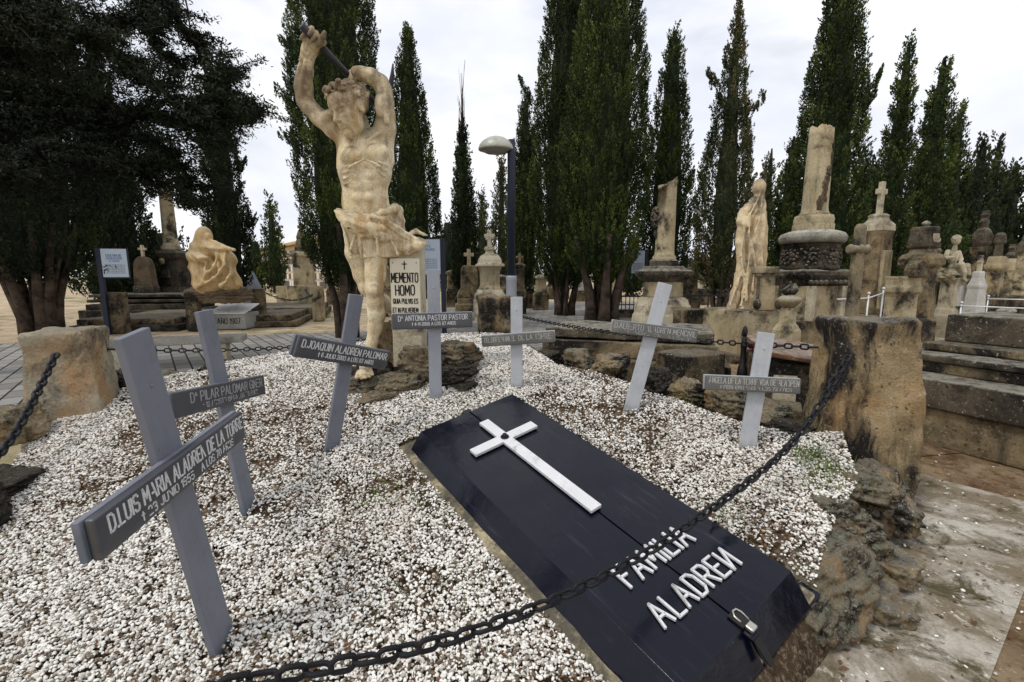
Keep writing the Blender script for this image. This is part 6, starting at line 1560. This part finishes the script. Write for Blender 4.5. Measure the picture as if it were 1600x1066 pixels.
# ---- middle: cross tombs left of the lamp
Y = 19; T = mon('scroll_tombstone', 'broad-shouldered stone slab carrying a small plain cross, left of the domed pedestal', 'tomb', 733, Y, R_(10), 430)
w = W(13, Y); build('headstone', MB().prism([(-w * 1.45, Zp(466, Y)), (w * 1.45, Zp(466, Y)), (w * 1.4, Zp(458, Y)), (w * 1.02, Zp(450, Y)), (w * .95, Zp(422, Y)), (w * .7, Zp(415, Y)), (-w * .7, Zp(415, Y)), (-w * .95, Zp(422, Y)), (-w * 1.02, Zp(450, Y)), (-w * 1.4, Zp(458, Y))], -.22, .22), SAND_DARK, T, .03)
build('cross', cross_mb(W(15, Y), W(25, Y), W(5.5, Y), .14, Zp(415, Y)), SAND, T, .012)
build('base', MB().sq(pf(Y, [(24, 490), (24, 475), (20, 474), (20, 466)]), sy=.7), SAND_DARK, T, .02)
Y = 15.5; T = mon('domed_pedestal', 'pale pedestal with domed top and upright cross, just left of the lamp post', 'monument', 765, Y, R_(8), 430)
build('base', MB().sq(pf(Y, [(27, 500), (27, 470), (25, 468), (25, 460), (22, 458), (20, 452)])), SAND_PALE, T, .015)
build('body', MB().sq(pf(Y, [(17.5, 452), (17, 450), (15.5, 446), (16, 424), (19, 417)])), SAND, T, .01)
build('dome', MB().sq(pf(Y, [(23, 417), (23, 413), (19, 411), (18.5, 406), (15, 400), (10, 397)])), SAND_PALE, T, .02)
build('neck', MB().lathe(pf(Y, [(10, 397), (8, 393), (11, 390), (11, 387), (9, 386)]), 4, phase=.785, smooth=False), SAND_PALE, T)
build('cross', cross_mb(W(15, Y), W(26, Y), W(6, Y), .14, Zp(387, Y)), SAND_PALE, T, .012)
fars = [('slab', 812, 18, 455, 8, 414, 'tall plain slab tombstone just right of the lamp post', SAND_DARK, 1), ('slab', 829, 21, 455, 5, 422, 'thin pale pier right of the lamp post', WHITE_STONE, 0), ('slab', 845, 20, 460, 9, 432, 'ochre stone box tomb left of the double cypress trunk', SAND, 0),
        ('slab', 706, 22, 455, 8, 425, 'short tomb block beside the middle sign post', SAND_DARK, 0), ('slab', 610, 17, 470, 11, 418, 'sandstone pedestal half hidden behind the statue knee', SAND, 0), ('slab', 633, 24, 455, 8, 410, 'small cross-topped stone behind the lettered pillar', SAND_PALE, 1),
        ('slab', 948, 26, 458, 16, 424, 'wide low mausoleum seen right of the double cypress trunk', SAND, 0), ('slab', 905, 27, 458, 8, 428, 'narrow pale stone between the two cypress trunks', WHITE_STONE, 1), ('slab', 1078, 19, 470, 12, 420, 'square pier behind the wreathed column', SAND_DARK, 1),
        ('slab', 1100, 24, 455, 10, 425, 'low pale tomb under the airy cypress', SAND_PALE, 0), ('slab', 520, 24, 455, 9, 424, 'leaning sandstone slab below the tall cypress behind the statue', SAND, 0), ('slab', 548, 20, 462, 9, 430, 'dark tomb block beside the tall cypress trunk', GREY_DARK, 1),
        ('slab', 870, 30, 450, 14, 436, 'long low wall-like tomb behind the left cypress trunk', SAND_DARK, 0), ('slab', 660, 30, 450, 14, 432, 'low grey tomb far behind the lettered pillar', GREY_DARK, 0), ('slab', 778, 27, 450, 12, 432, 'dim tomb block far behind the lamp sleeve', GREY_DARK, 0)]
for i, (kd, px, Y, pb, hw, pt, lab, mt, cr_) in enumerate(fars):
    T = mon('tombstone', lab, 'tomb', px, Y, R_(8 + i * 3 % 11), 440, 'smaller tombs in the middle distance')
    build('base', MB().sq(pf(Y, [(hw * 1.3, 500), (hw * 1.3, pb), (hw * 1.15, pb - 2), (hw * 1.05, pb - 4)]), sy=.8), SAND_DARK, T, .015)
    build('body', MB().sq(pf(Y, [(hw, pb - 4), (hw * .9, (pb + pt) / 2), (hw * .92, pt + 5), (hw * 1.15, pt + 3), (hw * 1.15, pt), (hw * .4, pt - 3)]), sy=.8), mt, T, .015)
    if cr_: build('cross', cross_mb(W(11, Y), W(18, Y), W(3.6, Y), .12, Zp(pt, Y)), mt, T, .01)
# dark iron railing right of the double cypress
T = mon('iron_railing', 'low black railing on a stone kerb right of the double cypress trunk', 'railing', 978, 16.5, R_(4), 460)
rm = MB().box((0, 0, .75), (2.4, .04, .05)).box((0, 0, .45), (2.4, .04, .04))
for i in range(17): rm.box((-1.2 + i * .15, 0, .5), (.025, .025, .62))
build('railing_bars', rm, IRON, T); build('kerb', MB().rbox((2.6, .35, .28), (0, 0, .14), .1, .02, .01, 4, 2), SAND_DARK, T)
T = mon('iron_railing', 'low black railing behind the plain plinth at right of the wreathed column', 'railing', 1092, 12.5, R_(10), 470)
rm = MB().box((0, 0, .95), (1.7, .04, .05))
for i in range(7): rm.tube([(-.8 + i * .27, 0, .2), (-.8 + i * .27, 0, 1.05)], .02, 6).sphere((-.8 + i * .27, 0, 1.08), .05, 8)
build('railing_bars', rm, IRON, T); build('kerb', MB().rbox((1.9, .3, .3), (0, 0, .15), .1, .02, .01, 4, 2), SAND_DARK, T)

# ---- wreathed broken column
Y = 11.8; T = mon('wreathed_broken_column', 'broken column with slanted top and a hanging wreath on a square pedestal', 'monument', 1037, Y, R_(20), 420)
build('base', MB().sq(pf(Y, [(38, 530), (38, 500), (37, 492), (35, 490), (35, 478), (32, 472), (31, 468), (27, 464)])), SAND_PALE, T, .02)
build('pedestal', MB().sq(pf(Y, [(25, 464), (24.5, 440)])), SAND, T, .02)
build('cornice', MB().sq(pf(Y, [(27, 440), (30, 436), (36, 430), (36.5, 424), (27, 420), (24, 416)])), GREY_DARK, T, .02)
build('plinth', MB().lathe(pf(Y, [(23.5, 418), (23.5, 408), (20, 406)]), 8, phase=.4, smooth=False), GREY_DARK, T)
zt0 = Zp(276, Y); r0 = W(14.5, Y); mb = MB(); n = 32; V = []; F = []
lv = pf(Y, [(18, 407), (18.5, 402), (15.5, 398), (15, 392), (14.6, 340), (14.2, 290)])
for (r, z) in lv: V += [(r * math.cos(2 * math.pi * i / n), r * math.sin(2 * math.pi * i / n), z) for i in range(n)]
V += [(r0 * math.cos(2 * math.pi * i / n), r0 * math.sin(2 * math.pi * i / n), zt0 - .17 + .16 * math.cos(2 * math.pi * i / n + .3) + .015 * math.sin(i * 2.1)) for i in range(n)]
m = len(lv) + 1
F = [(j * n + i, j * n + (i + 1) % n, (j + 1) * n + (i + 1) % n, (j + 1) * n + i) for j in range(m - 1) for i in range(n)] + [tuple((m - 1) * n + i for i in range(n))]
build('column', MB().add(V, F, True), SAND, T)
wm = MB(); rs = np.random.RandomState(4)
for i in range(110):
    a = rs.uniform(-1, 1); z = Zp(341, Y) + W(16, Y) * a; rr2 = W(6, Y) * math.sqrt(1 - a * a); t2 = rs.uniform(0, 6.28)
    wm.sphere((-r0 * 1.05 * math.cos(R_(20)) + rr2 * math.cos(t2) - .03, r0 * math.sin(R_(20)) + rr2 * math.sin(t2), z), .038, 6)
wm.tube([(-r0 * 1.0, .08, Zp(356, Y)), (-r0 * 1.15, .06, Zp(366, Y)), (-r0 * 1.0, .05, Zp(374, Y))], [.03, .05, .02], 6)
build('wreath', wm, GREY_DARK, T)
# ---- plinth under the veiled figure
VBx = VB; T = mon('square_plinth', 'large plain sandstone plinth below the veiled figure', 'plinth', 1156, 8.25, R_(14), 500)
build('block', MB().rbox((.84, .95, VB.z), (0, 0, VB.z / 2), .07, .015, .008, 4, 2), SAND, T)
build('lower_step', MB().rbox((1.05, 1.15, .16), (0, 0, .08), .08, .02, .01, 4, 3), SAND_DARK, T)
block('long sandstone wall segment joining the plain plinth on its left', 'wall', 1082, 9.4, .8, .3, 0, Zp(484, 9.2), 24, SAND_DARK, 5, 'low_wall', py=500)
# ---- tall broken column with ivy
Y = 8.9; T = mon('ivy_broken_column', 'tallest broken column, ivy climbing its right side, on a dark carved round drum', 'monument', 1266, Y, R_(16), 400)
build('base', MB().sq(pf(Y, [(62, 590), (62, 545), (60, 538), (57, 536), (57, 520), (53, 510), (50, 500)]), sy=.9), SAND_DARK, T, .02)
build('pedestal', MB().sq(pf(Y, [(48, 500), (47, 494), (44, 490), (43.5, 446)]), sy=.9), SAND, T, .015)
pb = MB()
for sx in (-1, 1): pb.box((sx * W(36, Y), -W(40.5, Y), (Zp(498, Y) + Zp(446, Y)) / 2), (W(13, Y), .10, Zp(446, Y) - Zp(498, Y)))
build('pilasters', pb, SAND_PALE, T, .01)
build('cornice', MB().sq(pf(Y, [(45, 446), (47, 440), (53, 434), (56, 430), (56, 424), (46, 421)]), sy=.9), GREY_DARK, T, .02)
rsx = MB()
for i in range(9): rsx.sphere((-W(44, Y) + i * W(11, Y), -W(45, Y), Zp(441, Y)), .05, 8)
build('cornice_knobs', rsx, GREY_DARK, T)
build('drum', MB().lathe(pf(Y, [(46, 422), (47, 418), (45, 415), (45, 384), (47, 380)]), 40), BLACK_STONE, T)
rl = MB(); rs = np.random.RandomState(12); Rr = W(45, Y)
for i in range(9):
    a0 = math.radians(-175 + i * 42)
    for j in range(16):
        t2 = j / 16 * 12; q = .02 + .011 * t2; da = q * math.cos(t2) * 1.1 / Rr; dz = q * math.sin(t2)
        a = a0 + da; rl.sphere((math.cos(a) * (Rr + .01), math.sin(a) * (Rr + .01), (Zp(418, Y) + Zp(384, Y)) / 2 + dz), .026, 6)
    for j in range(7):
        a = a0 + rs.normal(0, .12); rl.sphere((math.cos(a) * (Rr + .01), math.sin(a) * (Rr + .01), (Zp(418, Y) + Zp(384, Y)) / 2 + rs.normal(0, .1)), rs.uniform(.02, .045), 6)
build('relief', rl, GREY_DARK, T)
build('drum_top', MB().lathe(pf(Y, [(50, 381), (53, 378), (54, 372), (50, 366), (38, 362), (33, 361)]), 40), stone('pale_lichened_stone', lin(150, 146, 134), lin(112, 108, 98), lin(56, 52, 46), .52, .68, .3, .9, lin(186, 184, 174), 1.4, .8, 1.0), T)
n = 36; V = []; lv = pf(Y, [(33, 362), (33, 352), (31, 349), (32, 344), (30, 338), (24, 335), (21.5, 331), (20.5, 325), (20, 270), (19, 212)])
for (r, z) in lv: V += [(r * math.cos(2 * math.pi * i / n), r * math.sin(2 * math.pi * i / n), z) for i in range(n)]
V += [(W(19, Y) * math.cos(2 * math.pi * i / n), W(19, Y) * math.sin(2 * math.pi * i / n), Zp(204, Y) + .03 * math.sin(i * .9) + .02 * math.sin(i * 2.7) - .05 * math.cos(2 * math.pi * i / n)) for i in range(n)]
V += [(W(14, Y) * math.cos(2 * math.pi * i / n), W(14, Y) * math.sin(2 * math.pi * i / n), Zp(201, Y) + .03 * math.sin(i * 1.9)) for i in range(n)]
m = len(lv) + 2; F = [(j * n + i, j * n + (i + 1) % n, (j + 1) * n + (i + 1) % n, (j + 1) * n + i) for j in range(m - 1) for i in range(n)] + [tuple((m - 1) * n + i for i in range(n))]
build('column', MB().add(V, F, True), SAND, T)
iv = MB(); cr0 = W(20, Y)
for s_ in range(3):
    pts = []
    for k in range(16):
        t = k / 15; a = R_(-105 - 16 + 75 * t + 9 * math.sin(t * 9 + s_ * 2)); z = Zp(332, Y) + (Zp(222, Y) - Zp(332, Y)) * t; pts.append((math.cos(a) * cr0, math.sin(a) * cr0, z))
    iv.tube(pts, [.022 * (1 - .6 * k / 15) for k in range(16)], 6)
for k in range(26):
    t = rs.rand() ** 1.3; a = R_(-121 + 75 * t + rs.normal(0, 9)); z = Zp(330, Y) + (Zp(222, Y) - Zp(330, Y)) * t; s2 = MB().sphere((0, 0, 0), .05, 8, (1, .3, 1.3))
    v2 = s2.v[0] @ np.array(Matrix.Rotation(a + math.pi / 2, 3, 'Z')).T + np.array((math.cos(a) * cr0, math.sin(a) * cr0, z)); iv.add(v2, s2.f, True)
build('ivy_relief', iv, SAND_DARK, T)
# ---- small flaming urn
Y = 7.0; T = mon('flaming_urn', 'small stone urn with carved flames on a short pedestal before the ivy column', 'urn', 1231, Y, R_(10), 490)
build('pedestal', MB().sq(pf(Y, [(20, 590), (20, 542), (18.5, 540), (18.5, 516), (16, 512), (14, 508), (11.5, 505), (9.5, 482), (8, 480)])), SAND, T, .012)
build('bowl', MB().lathe(pf(Y, [(8, 481), (14, 477), (19, 472), (20, 468), (17, 465), (11, 462), (8, 460), (9, 458)]), 28), stone('lichened_urn_stone', lin(164, 150, 122), lin(124, 112, 90), lin(50, 45, 40), .5, .66, .4, .8, lin(170, 166, 152)), T)
fm = MB(); rs = np.random.RandomState(3)
for i in range(34):
    a = rs.uniform(0, 6.28); r = rs.uniform(.02, .12); h = rs.uniform(.08, .19) * (1.2 - r * 4); zb = Zp(459, Y)
    fm.tube([(math.cos(a) * r * .6, math.sin(a) * r * .6, zb), (math.cos(a + .3) * r * 1.15, math.sin(a + .3) * r * 1.15, zb + h * .5), (math.cos(a + .8) * r * .8, math.sin(a + .8) * r * .8, zb + h)], [.035, .032, .006], 6)
build('flames', fm, GREY_DARK, T)
# ---- rounded stone cross
Y = 6.6; T = mon('rounded_stone_cross', 'grey lichened stone cross with bulging rounded arms behind the big right pillar', 'cross', 1337, Y, R_(6), 430)
CG = stone('lichened_cross_stone', lin(150, 136, 108), lin(112, 104, 88), lin(52, 48, 42), .48, .62, .5, .8, lin(160, 158, 148), 1.6, .8, .9)
build('shaft', MB().sq(pf(Y, [(12, 640), (12, 500), (10.5, 498), (9.8, 400), (10, 396)]), sy=.8).sq(pf(Y, [(9.5, 384), (9.2, 356), (6, 350)]), sy=.8), CG, T, .015)
h_w = W(21, Y); zz = Zp(390, Y)
build('arms', MB().tube([(-h_w, 0, zz), (-h_w * .98, 0, zz), (-h_w * .82, 0, zz), (-h_w * .5, 0, zz), (0, 0, zz), (h_w * .5, 0, zz), (h_w * .82, 0, zz), (h_w * .98, 0, zz), (h_w, 0, zz)], [.02, .06, .075, .055, .09, .055, .075, .06, .02], 14), CG, T)
# ---- white rails
WR = plain('white_rail_paint', lin(205, 208, 212), .4, .2, .4, .06, 4, 0)
def rail(label, pts, posts, r=.012):
    o = thing('white_rail', label, 'railing', pts[0]); b0 = Vector(pts[0]); build('rail', MB().tube([Vector(p) - b0 for p in pts], r, 8), WR, o)
    for q in posts:
        q = Vector(q) - b0; build('post', MB().tube([(q.x, q.y, -b0.z), (q.x, q.y, q.z + .03)], r * 1.1, 8).sphere((q.x, q.y, q.z + .06), r * 2.2, 10), WR, o)
    return o
rail('white tubular rail with ball-topped posts between rounded cross and altar tomb', [P(1308, 468, 7.6), P(1356, 466, 7.8), P(1380, 458, 8.6)], [P(1357, 464, 7.8), P(1380, 456, 8.6)])
rail('white rail running in front of the child statue pedestal to the right', [P(1500, 478, 8.6), P(1575, 481, 8.3), P(1660, 484, 8.0)], [P(1502, 478, 8.6), P(1640, 484, 8.0)])
rail('second white rail farther back at the right frame edge', [P(1542, 467, 10.4), P(1680, 470, 9.6)], [P(1544, 467, 10.4), P(1660, 468, 9.7)])
# ---- tall cross monument
Y = 11.2; T = mon('tall_cross_monument', 'tall tapering pier bearing a thick stone cross, right of the ivy column', 'monument', 1364, Y, R_(18), 420)
build('base', MB().sq(pf(Y, [(36, 540), (36, 500), (33, 496), (31, 490)])), SAND_DARK, T, .02)
build('pier', MB().sq(pf(Y, [(27, 490), (24, 460), (20, 372), (21.5, 366), (22, 362)])), SAND_DARK, T, .02)
build('panel', MB().prism([(-W(14, Y), Zp(482, Y)), (W(14, Y), Zp(482, Y)), (W(11, Y), Zp(392, Y)), (-W(11, Y), Zp(392, Y))], -W(25.5, Y), -W(19, Y)), SAND, T, .01)
build('cap', MB().sq(pf(Y, [(22.5, 362), (21.5, 352), (15, 345), (13, 341), (14, 337), (9, 334)])), SAND_PALE, T, .015)
build('cross', MB().cross(W(24, Y), W(62, Y), W(10.5, Y), W(8, Y), (0, 0, Zp(336, Y)), .70), SAND_PALE, T, .02)
# ---- altar tomb and house-shaped tomb
Y = 9.6; T = mon('altar_tomb', 'yellow altar-shaped tomb with curved carved pediment, right of the white rail', 'tomb', 1410, Y, R_(14), 450)
build('body', MB().sq(pf(Y, [(29, 560), (29, 512), (26, 508), (25, 500), (22.5, 496), (22, 464), (24, 460), (27, 456), (27, 449), (24, 446), (24, 438), (25.5, 432)]), sy=.9), SAND, T, .02)
w = W(18, Y); build('pediment', MB().prism([(-w, Zp(434, Y)), (w, Zp(434, Y)), (w * 1.05, Zp(424, Y)), (w * .8, Zp(414, Y)), (w * .3, Zp(408, Y)), (-w * .3, Zp(408, Y)), (-w * .8, Zp(414, Y)), (-w * 1.05, Zp(424, Y))], -.34, -.1), SAND_DARK, T, .04)
Y = 10.6; T = mon('house_shaped_tomb', 'tall tomb crowned by a carved house-shaped block with a small finial', 'tomb', 1437, Y, R_(20), 430)
build('pier', MB().sq(pf(Y, [(30, 560), (29, 500), (25, 495), (21, 440), (22, 420), (31, 414), (31, 404), (26, 398), (19, 396), (17, 388)])), SAND_DARK, T, .02)
build('house_block', MB().sq(pf(Y, [(20, 389), (22, 386), (19, 362), (20, 360), (18, 355)])), GREY_DARK, T, .015)
cm = MB(); rs = np.random.RandomState(9)
for j in range(60):
    t2 = j / 60 * 6.28 * 3; cm.sphere((-W(9, Y) + W(18, Y) * (j / 60) + .03 * math.cos(t2), -W(20.6, Y), Zp(373, Y) + .08 * math.sin(t2)), .024, 6)
build('carving', cm, SAND_PALE, T)
build('finial', MB().lathe(pf(Y, [(5, 355), (4, 352), (8, 350), (6, 347), (1, 345)]), 16), SAND_PALE, T)
# ---- pedestal of the child statue
Y = 11.3; T = mon('child_pedestal', 'pale square pedestal with framed panel below the seated child', 'plinth', 1487, Y, R_(14), 460)
build('body', MB().sq(pf(Y, [(23, 560), (23, 494), (20, 490), (19, 484), (17, 480), (16.5, 442), (19, 438), (20, 436)])), SAND_PALE, T, .015)
build('cornice', MB().sq(pf(Y, [(20, 436), (24, 433), (24, 430), (16, 428)])), GREY_DARK, T, .01)
build('panel', MB().box((0, -W(17.6, Y), (Zp(478, Y) + Zp(446, Y)) / 2), (W(20, Y), .06, Zp(446, Y) - Zp(478, Y))), WHITE_STONE, T, .01)
# ---- small white obelisk with cross
Y = 10.9; T = mon('white_gabled_monument', 'whitish tapering monument with gabled top and slender cross, right of the seated child', 'monument', 1526, Y, R_(12), 450)
build('body', MB().sq(pf(Y, [(19, 560), (19, 492), (15, 488), (12.5, 452), (13.5, 449), (13.5, 446), (12, 444), (8.5, 434), (8.5, 426), (7, 424)])), WHITE_STONE, T, .015)
build('cross', MB().cross(W(9, Y), W(36, Y), W(5, Y), .09, (0, 0, Zp(425, Y)), .62), SAND_PALE, T, .01)
# ---- farther row at right
def tallmon(label, px, Y, l1, l2, l3, mats, cr=None, rot=16):
    T = mon('tall_monument', label, 'monument', px, Y, R_(rot), 420)
    build('base', MB().sq(pf(Y, l1)), mats[0], T, .02); build('shaft', MB().sq(pf(Y, l2)), mats[1], T, .02); build('capital', MB().sq(pf(Y, l3)), mats[2], T, .015)
    if cr: build('cross', MB().cross(W(cr[0], Y), W(cr[1], Y), W(cr[2], Y), .16, (0, 0, Zp(cr[3], Y)), .62), mats[2], T, .015)
    return T
tallmon('dark monument with carved capital and stubby cross behind the white gabled one', 1528, 14, [(20, 560), (20, 470), (17, 460)], [(12, 460), (11.5, 398), (14, 394), (15, 386)], [(10, 386), (13, 380), (14, 368), (10, 360), (6, 356), (7, 346), (5, 342)], (SAND_DARK, SAND_DARK, GREY_DARK), (11, 22, 5, 346))
tallmon('stepped dark-capped monument third from the right frame edge', 1556, 13.5, [(18, 560), (18, 470), (16, 464)], [(13, 464), (12, 424), (17, 420), (17, 414), (14, 412), (13, 402), (10, 400)], [(6.5, 400), (6, 382), (9, 380), (8, 368), (5, 364)], (SAND_DARK, SAND, GREY_DARK))
tallmon('narrow cross-topped monument second from the right frame edge', 1577, 15.5, [(14, 560), (14, 468), (12, 462)], [(10, 462), (9, 426), (12, 422), (12, 410), (9, 404)], [(7, 404), (8, 398), (5, 394)], (SAND_DARK, SAND, GREY_DARK), (9, 20, 4, 396))
tallmon('thick dark-topped monument at the right frame edge', 1598, 13, [(16, 560), (16, 470), (14, 462)], [(11, 462), (10, 400), (13, 396)], [(13, 396), (13, 384), (8, 376), (6, 366)], (SAND_DARK, SAND, GREY_DARK))
tallmon('thin stained pier between the house-shaped tomb and the seated child', 1462, 13.5, [(11, 560), (11, 480), (9, 476)], [(6, 476), (5.5, 425), (8, 420), (8, 414)], [(4, 414), (4, 396), (6, 392), (3, 388)], (SAND_DARK, SAND_DARK, GREY_DARK))
tallmon('low pale pier carrying the white rail at right', 1583, 8.4, [(16, 600), (16, 520)], [(12, 520), (11, 488)], [(14, 488), (14, 484), (6, 480)], (CONCRETE, CONCRETE, CONCRETE))
# ---- stepped tomb at the right
gr = math.degrees(math.atan2(.92, -.42)) - 90
T = thing('stepped_tomb', 'massive grey stepped tomb with overhanging slabs behind the big right pillar', 'tomb', (0, 0, 0), 0, 'monuments and tombs of the cemetery')
ux = Vector((-.39, .92, 0)).normalized(); vx = Vector((ux.y, -ux.x, 0)); p0 = Vector((3.62, 4.15, 0))
T.location = p0; T.rotation_euler = (0, 0, math.atan2(vx.y, vx.x))
LT = 4.4
for (o0, z0, z1, dpt, mt, ov) in ((0, 0, .34, 1.9, SAND_DARK, 0), (-.05, .345, .60, 1.95, GREY_DARK, .05), (.30, .60, .70, 1.6, SAND_DARK, .0), (.27, .703, .77, 1.6, GREY_DARK, 0), (.56, .773, .85, 1.3, SAND_DARK, 0), (.80, .853, 1.12, .8, GREY_DARK, 0)):
    build('slab', MB().rbox((dpt, LT - o0 * .6, z1 - z0), (o0 + dpt / 2, -LT / 2 + .3, (z0 + z1) / 2), .06, .02, .012, 4, int(z0 * 100)), mt, T)
# ---- flat mossy tomb behind the leaning pale cross
pL = P(864, 545, 6.0); T = thing('flat_mossy_tomb', 'flat three-tier tomb with a lichened top slab behind the leaning pale cross', 'tomb', (.95, 6.35, 0), 0, 'monuments and tombs of the cemetery')
T.rotation_euler = (0, 0, R_(-19)); T.location = (1.55, 6.0, 0)
for (w_, d_, z0, z1, mt) in ((2.35, 1.5, 0, .50, SAND_DARK), (2.05, 1.2, .50, .70, SAND_DARK), (2.0, 1.1, .72, .84, GREY_DARK)):
    build('slab', MB().rbox((w_, d_, z1 - z0), (0, 0, (z0 + z1) / 2), .06, .02, .02, 4, int(z0 * 100)), mt, T)
block('rough sandstone block with mossy top right of the leaning pale cross', 'stone block', 1078, 4.9, .62, .42, 0, Zt(552, 4.8), 26, SAND_DARK, 8, py=570, res=.05, r=.03, amp=.025)
block('low earth-stained kerb stone behind the long level cross', 'kerb', 1150, 4.3, 1.1, .3, 0, .32, -30, SAND_DARK, 9, 'kerb_stone', py=600, res=.05)
# tomb with tilted rusty slab between the long level cross and the big pillar
T = thing('rusty_slab_tomb', 'small sandstone tomb under a tilted rusty slab, left of the big right pillar', 'tomb', (X(1242, 4.5, 570), 4.5, 0), R_(-14), 'monuments and tombs of the cemetery')
build('body', MB().rbox((.62, .9, .66), (-.02, .2, .33), .05, .02, .012, 4, 3), SAND_DARK, T); build('pale_panel', MB().rbox((.20, .05, .26), (-.16, -.265, .42), .05, .01, .003, 4, 4), SAND_PALE, T)
sl = build('slab', MB().rbox((.80, 1.0, .05), (0, 0, 0), .05, .015, .012, 5, 5), stone('rusty_stone', lin(120, 92, 70), lin(96, 66, 46), lin(56, 40, 30), .5, .66, .3, .5, lin(176, 168, 156), 1.0), T); sl.location = (.02, .15, .74); sl.rotation_euler = (R_(4), R_(9), 0)
# small iron post and rose
Y = 5.0; T = mon('iron_bollard', 'short turned iron post with bud finial beside a red rose', 'post', 1161, Y, 0, 560, None)
build('shaft', MB().lathe(pf(Y, [(9, 640), (8.5, 584), (7, 572), (5, 570), (4.6, 545), (5.6, 542), (5.6, 536), (4.6, 534), (4.4, 528), (3, 526)]), 14), IRON, T)
build('finial', MB().lathe(pf(Y, [(2.5, 527), (4.2, 522), (4.6, 517), (3.2, 512), (1, 509)]), 12, fn=lambda a, z: 1 + .12 * math.sin(5 * a)), IRON, T)
T = mon('red_rose', 'single red artificial rose with green leaves by the small iron post', 'flower', 1175, 5.05, 0, 545, None)
rz = Zt(537, 5.05); rm = MB(); rs = np.random.RandomState(6)
for i in range(22):
    a = i * 2.4; r = .006 + .0021 * i; v = []; 
    for (u, vv) in ((-1, 0), (1, 0), (1.1, 1), (-1.1, 1)):
        aa = a + u * .55; v.append((math.cos(aa) * r * (1 + .3 * vv), math.sin(aa) * r * (1 + .3 * vv), rz - .03 + .05 * vv - .0012 * i))
    rm.add(v, [(0, 1, 2, 3)])
build('bloom', rm, plain('rose_red', lin(186, 40, 48), .6, 0, .3, .15, 20, 0), T)
gm_ = MB().tube([(0, 0, rz - .03), (.01, 0, rz - .15), (0, .02, .3)], .006, 6)
for i in range(14):
    a = rs.uniform(0, 6.28); z = rz - .08 - rs.uniform(0, .16); d = Vector((math.cos(a), math.sin(a), rs.uniform(-.3, .3))); s_ = Vector((-d.y, d.x, 0)) * .022; o = Vector((0, 0, z))
    gm_.add([tuple(o), tuple(o + d * .05 + s_), tuple(o + d * .1), tuple(o + d * .05 - s_)], [(0, 1, 2, 3)])
build('leaves', gm_, plain('rose_leaf', lin(58, 108, 54), .6, 0, .3, .15, 20, 0), T)
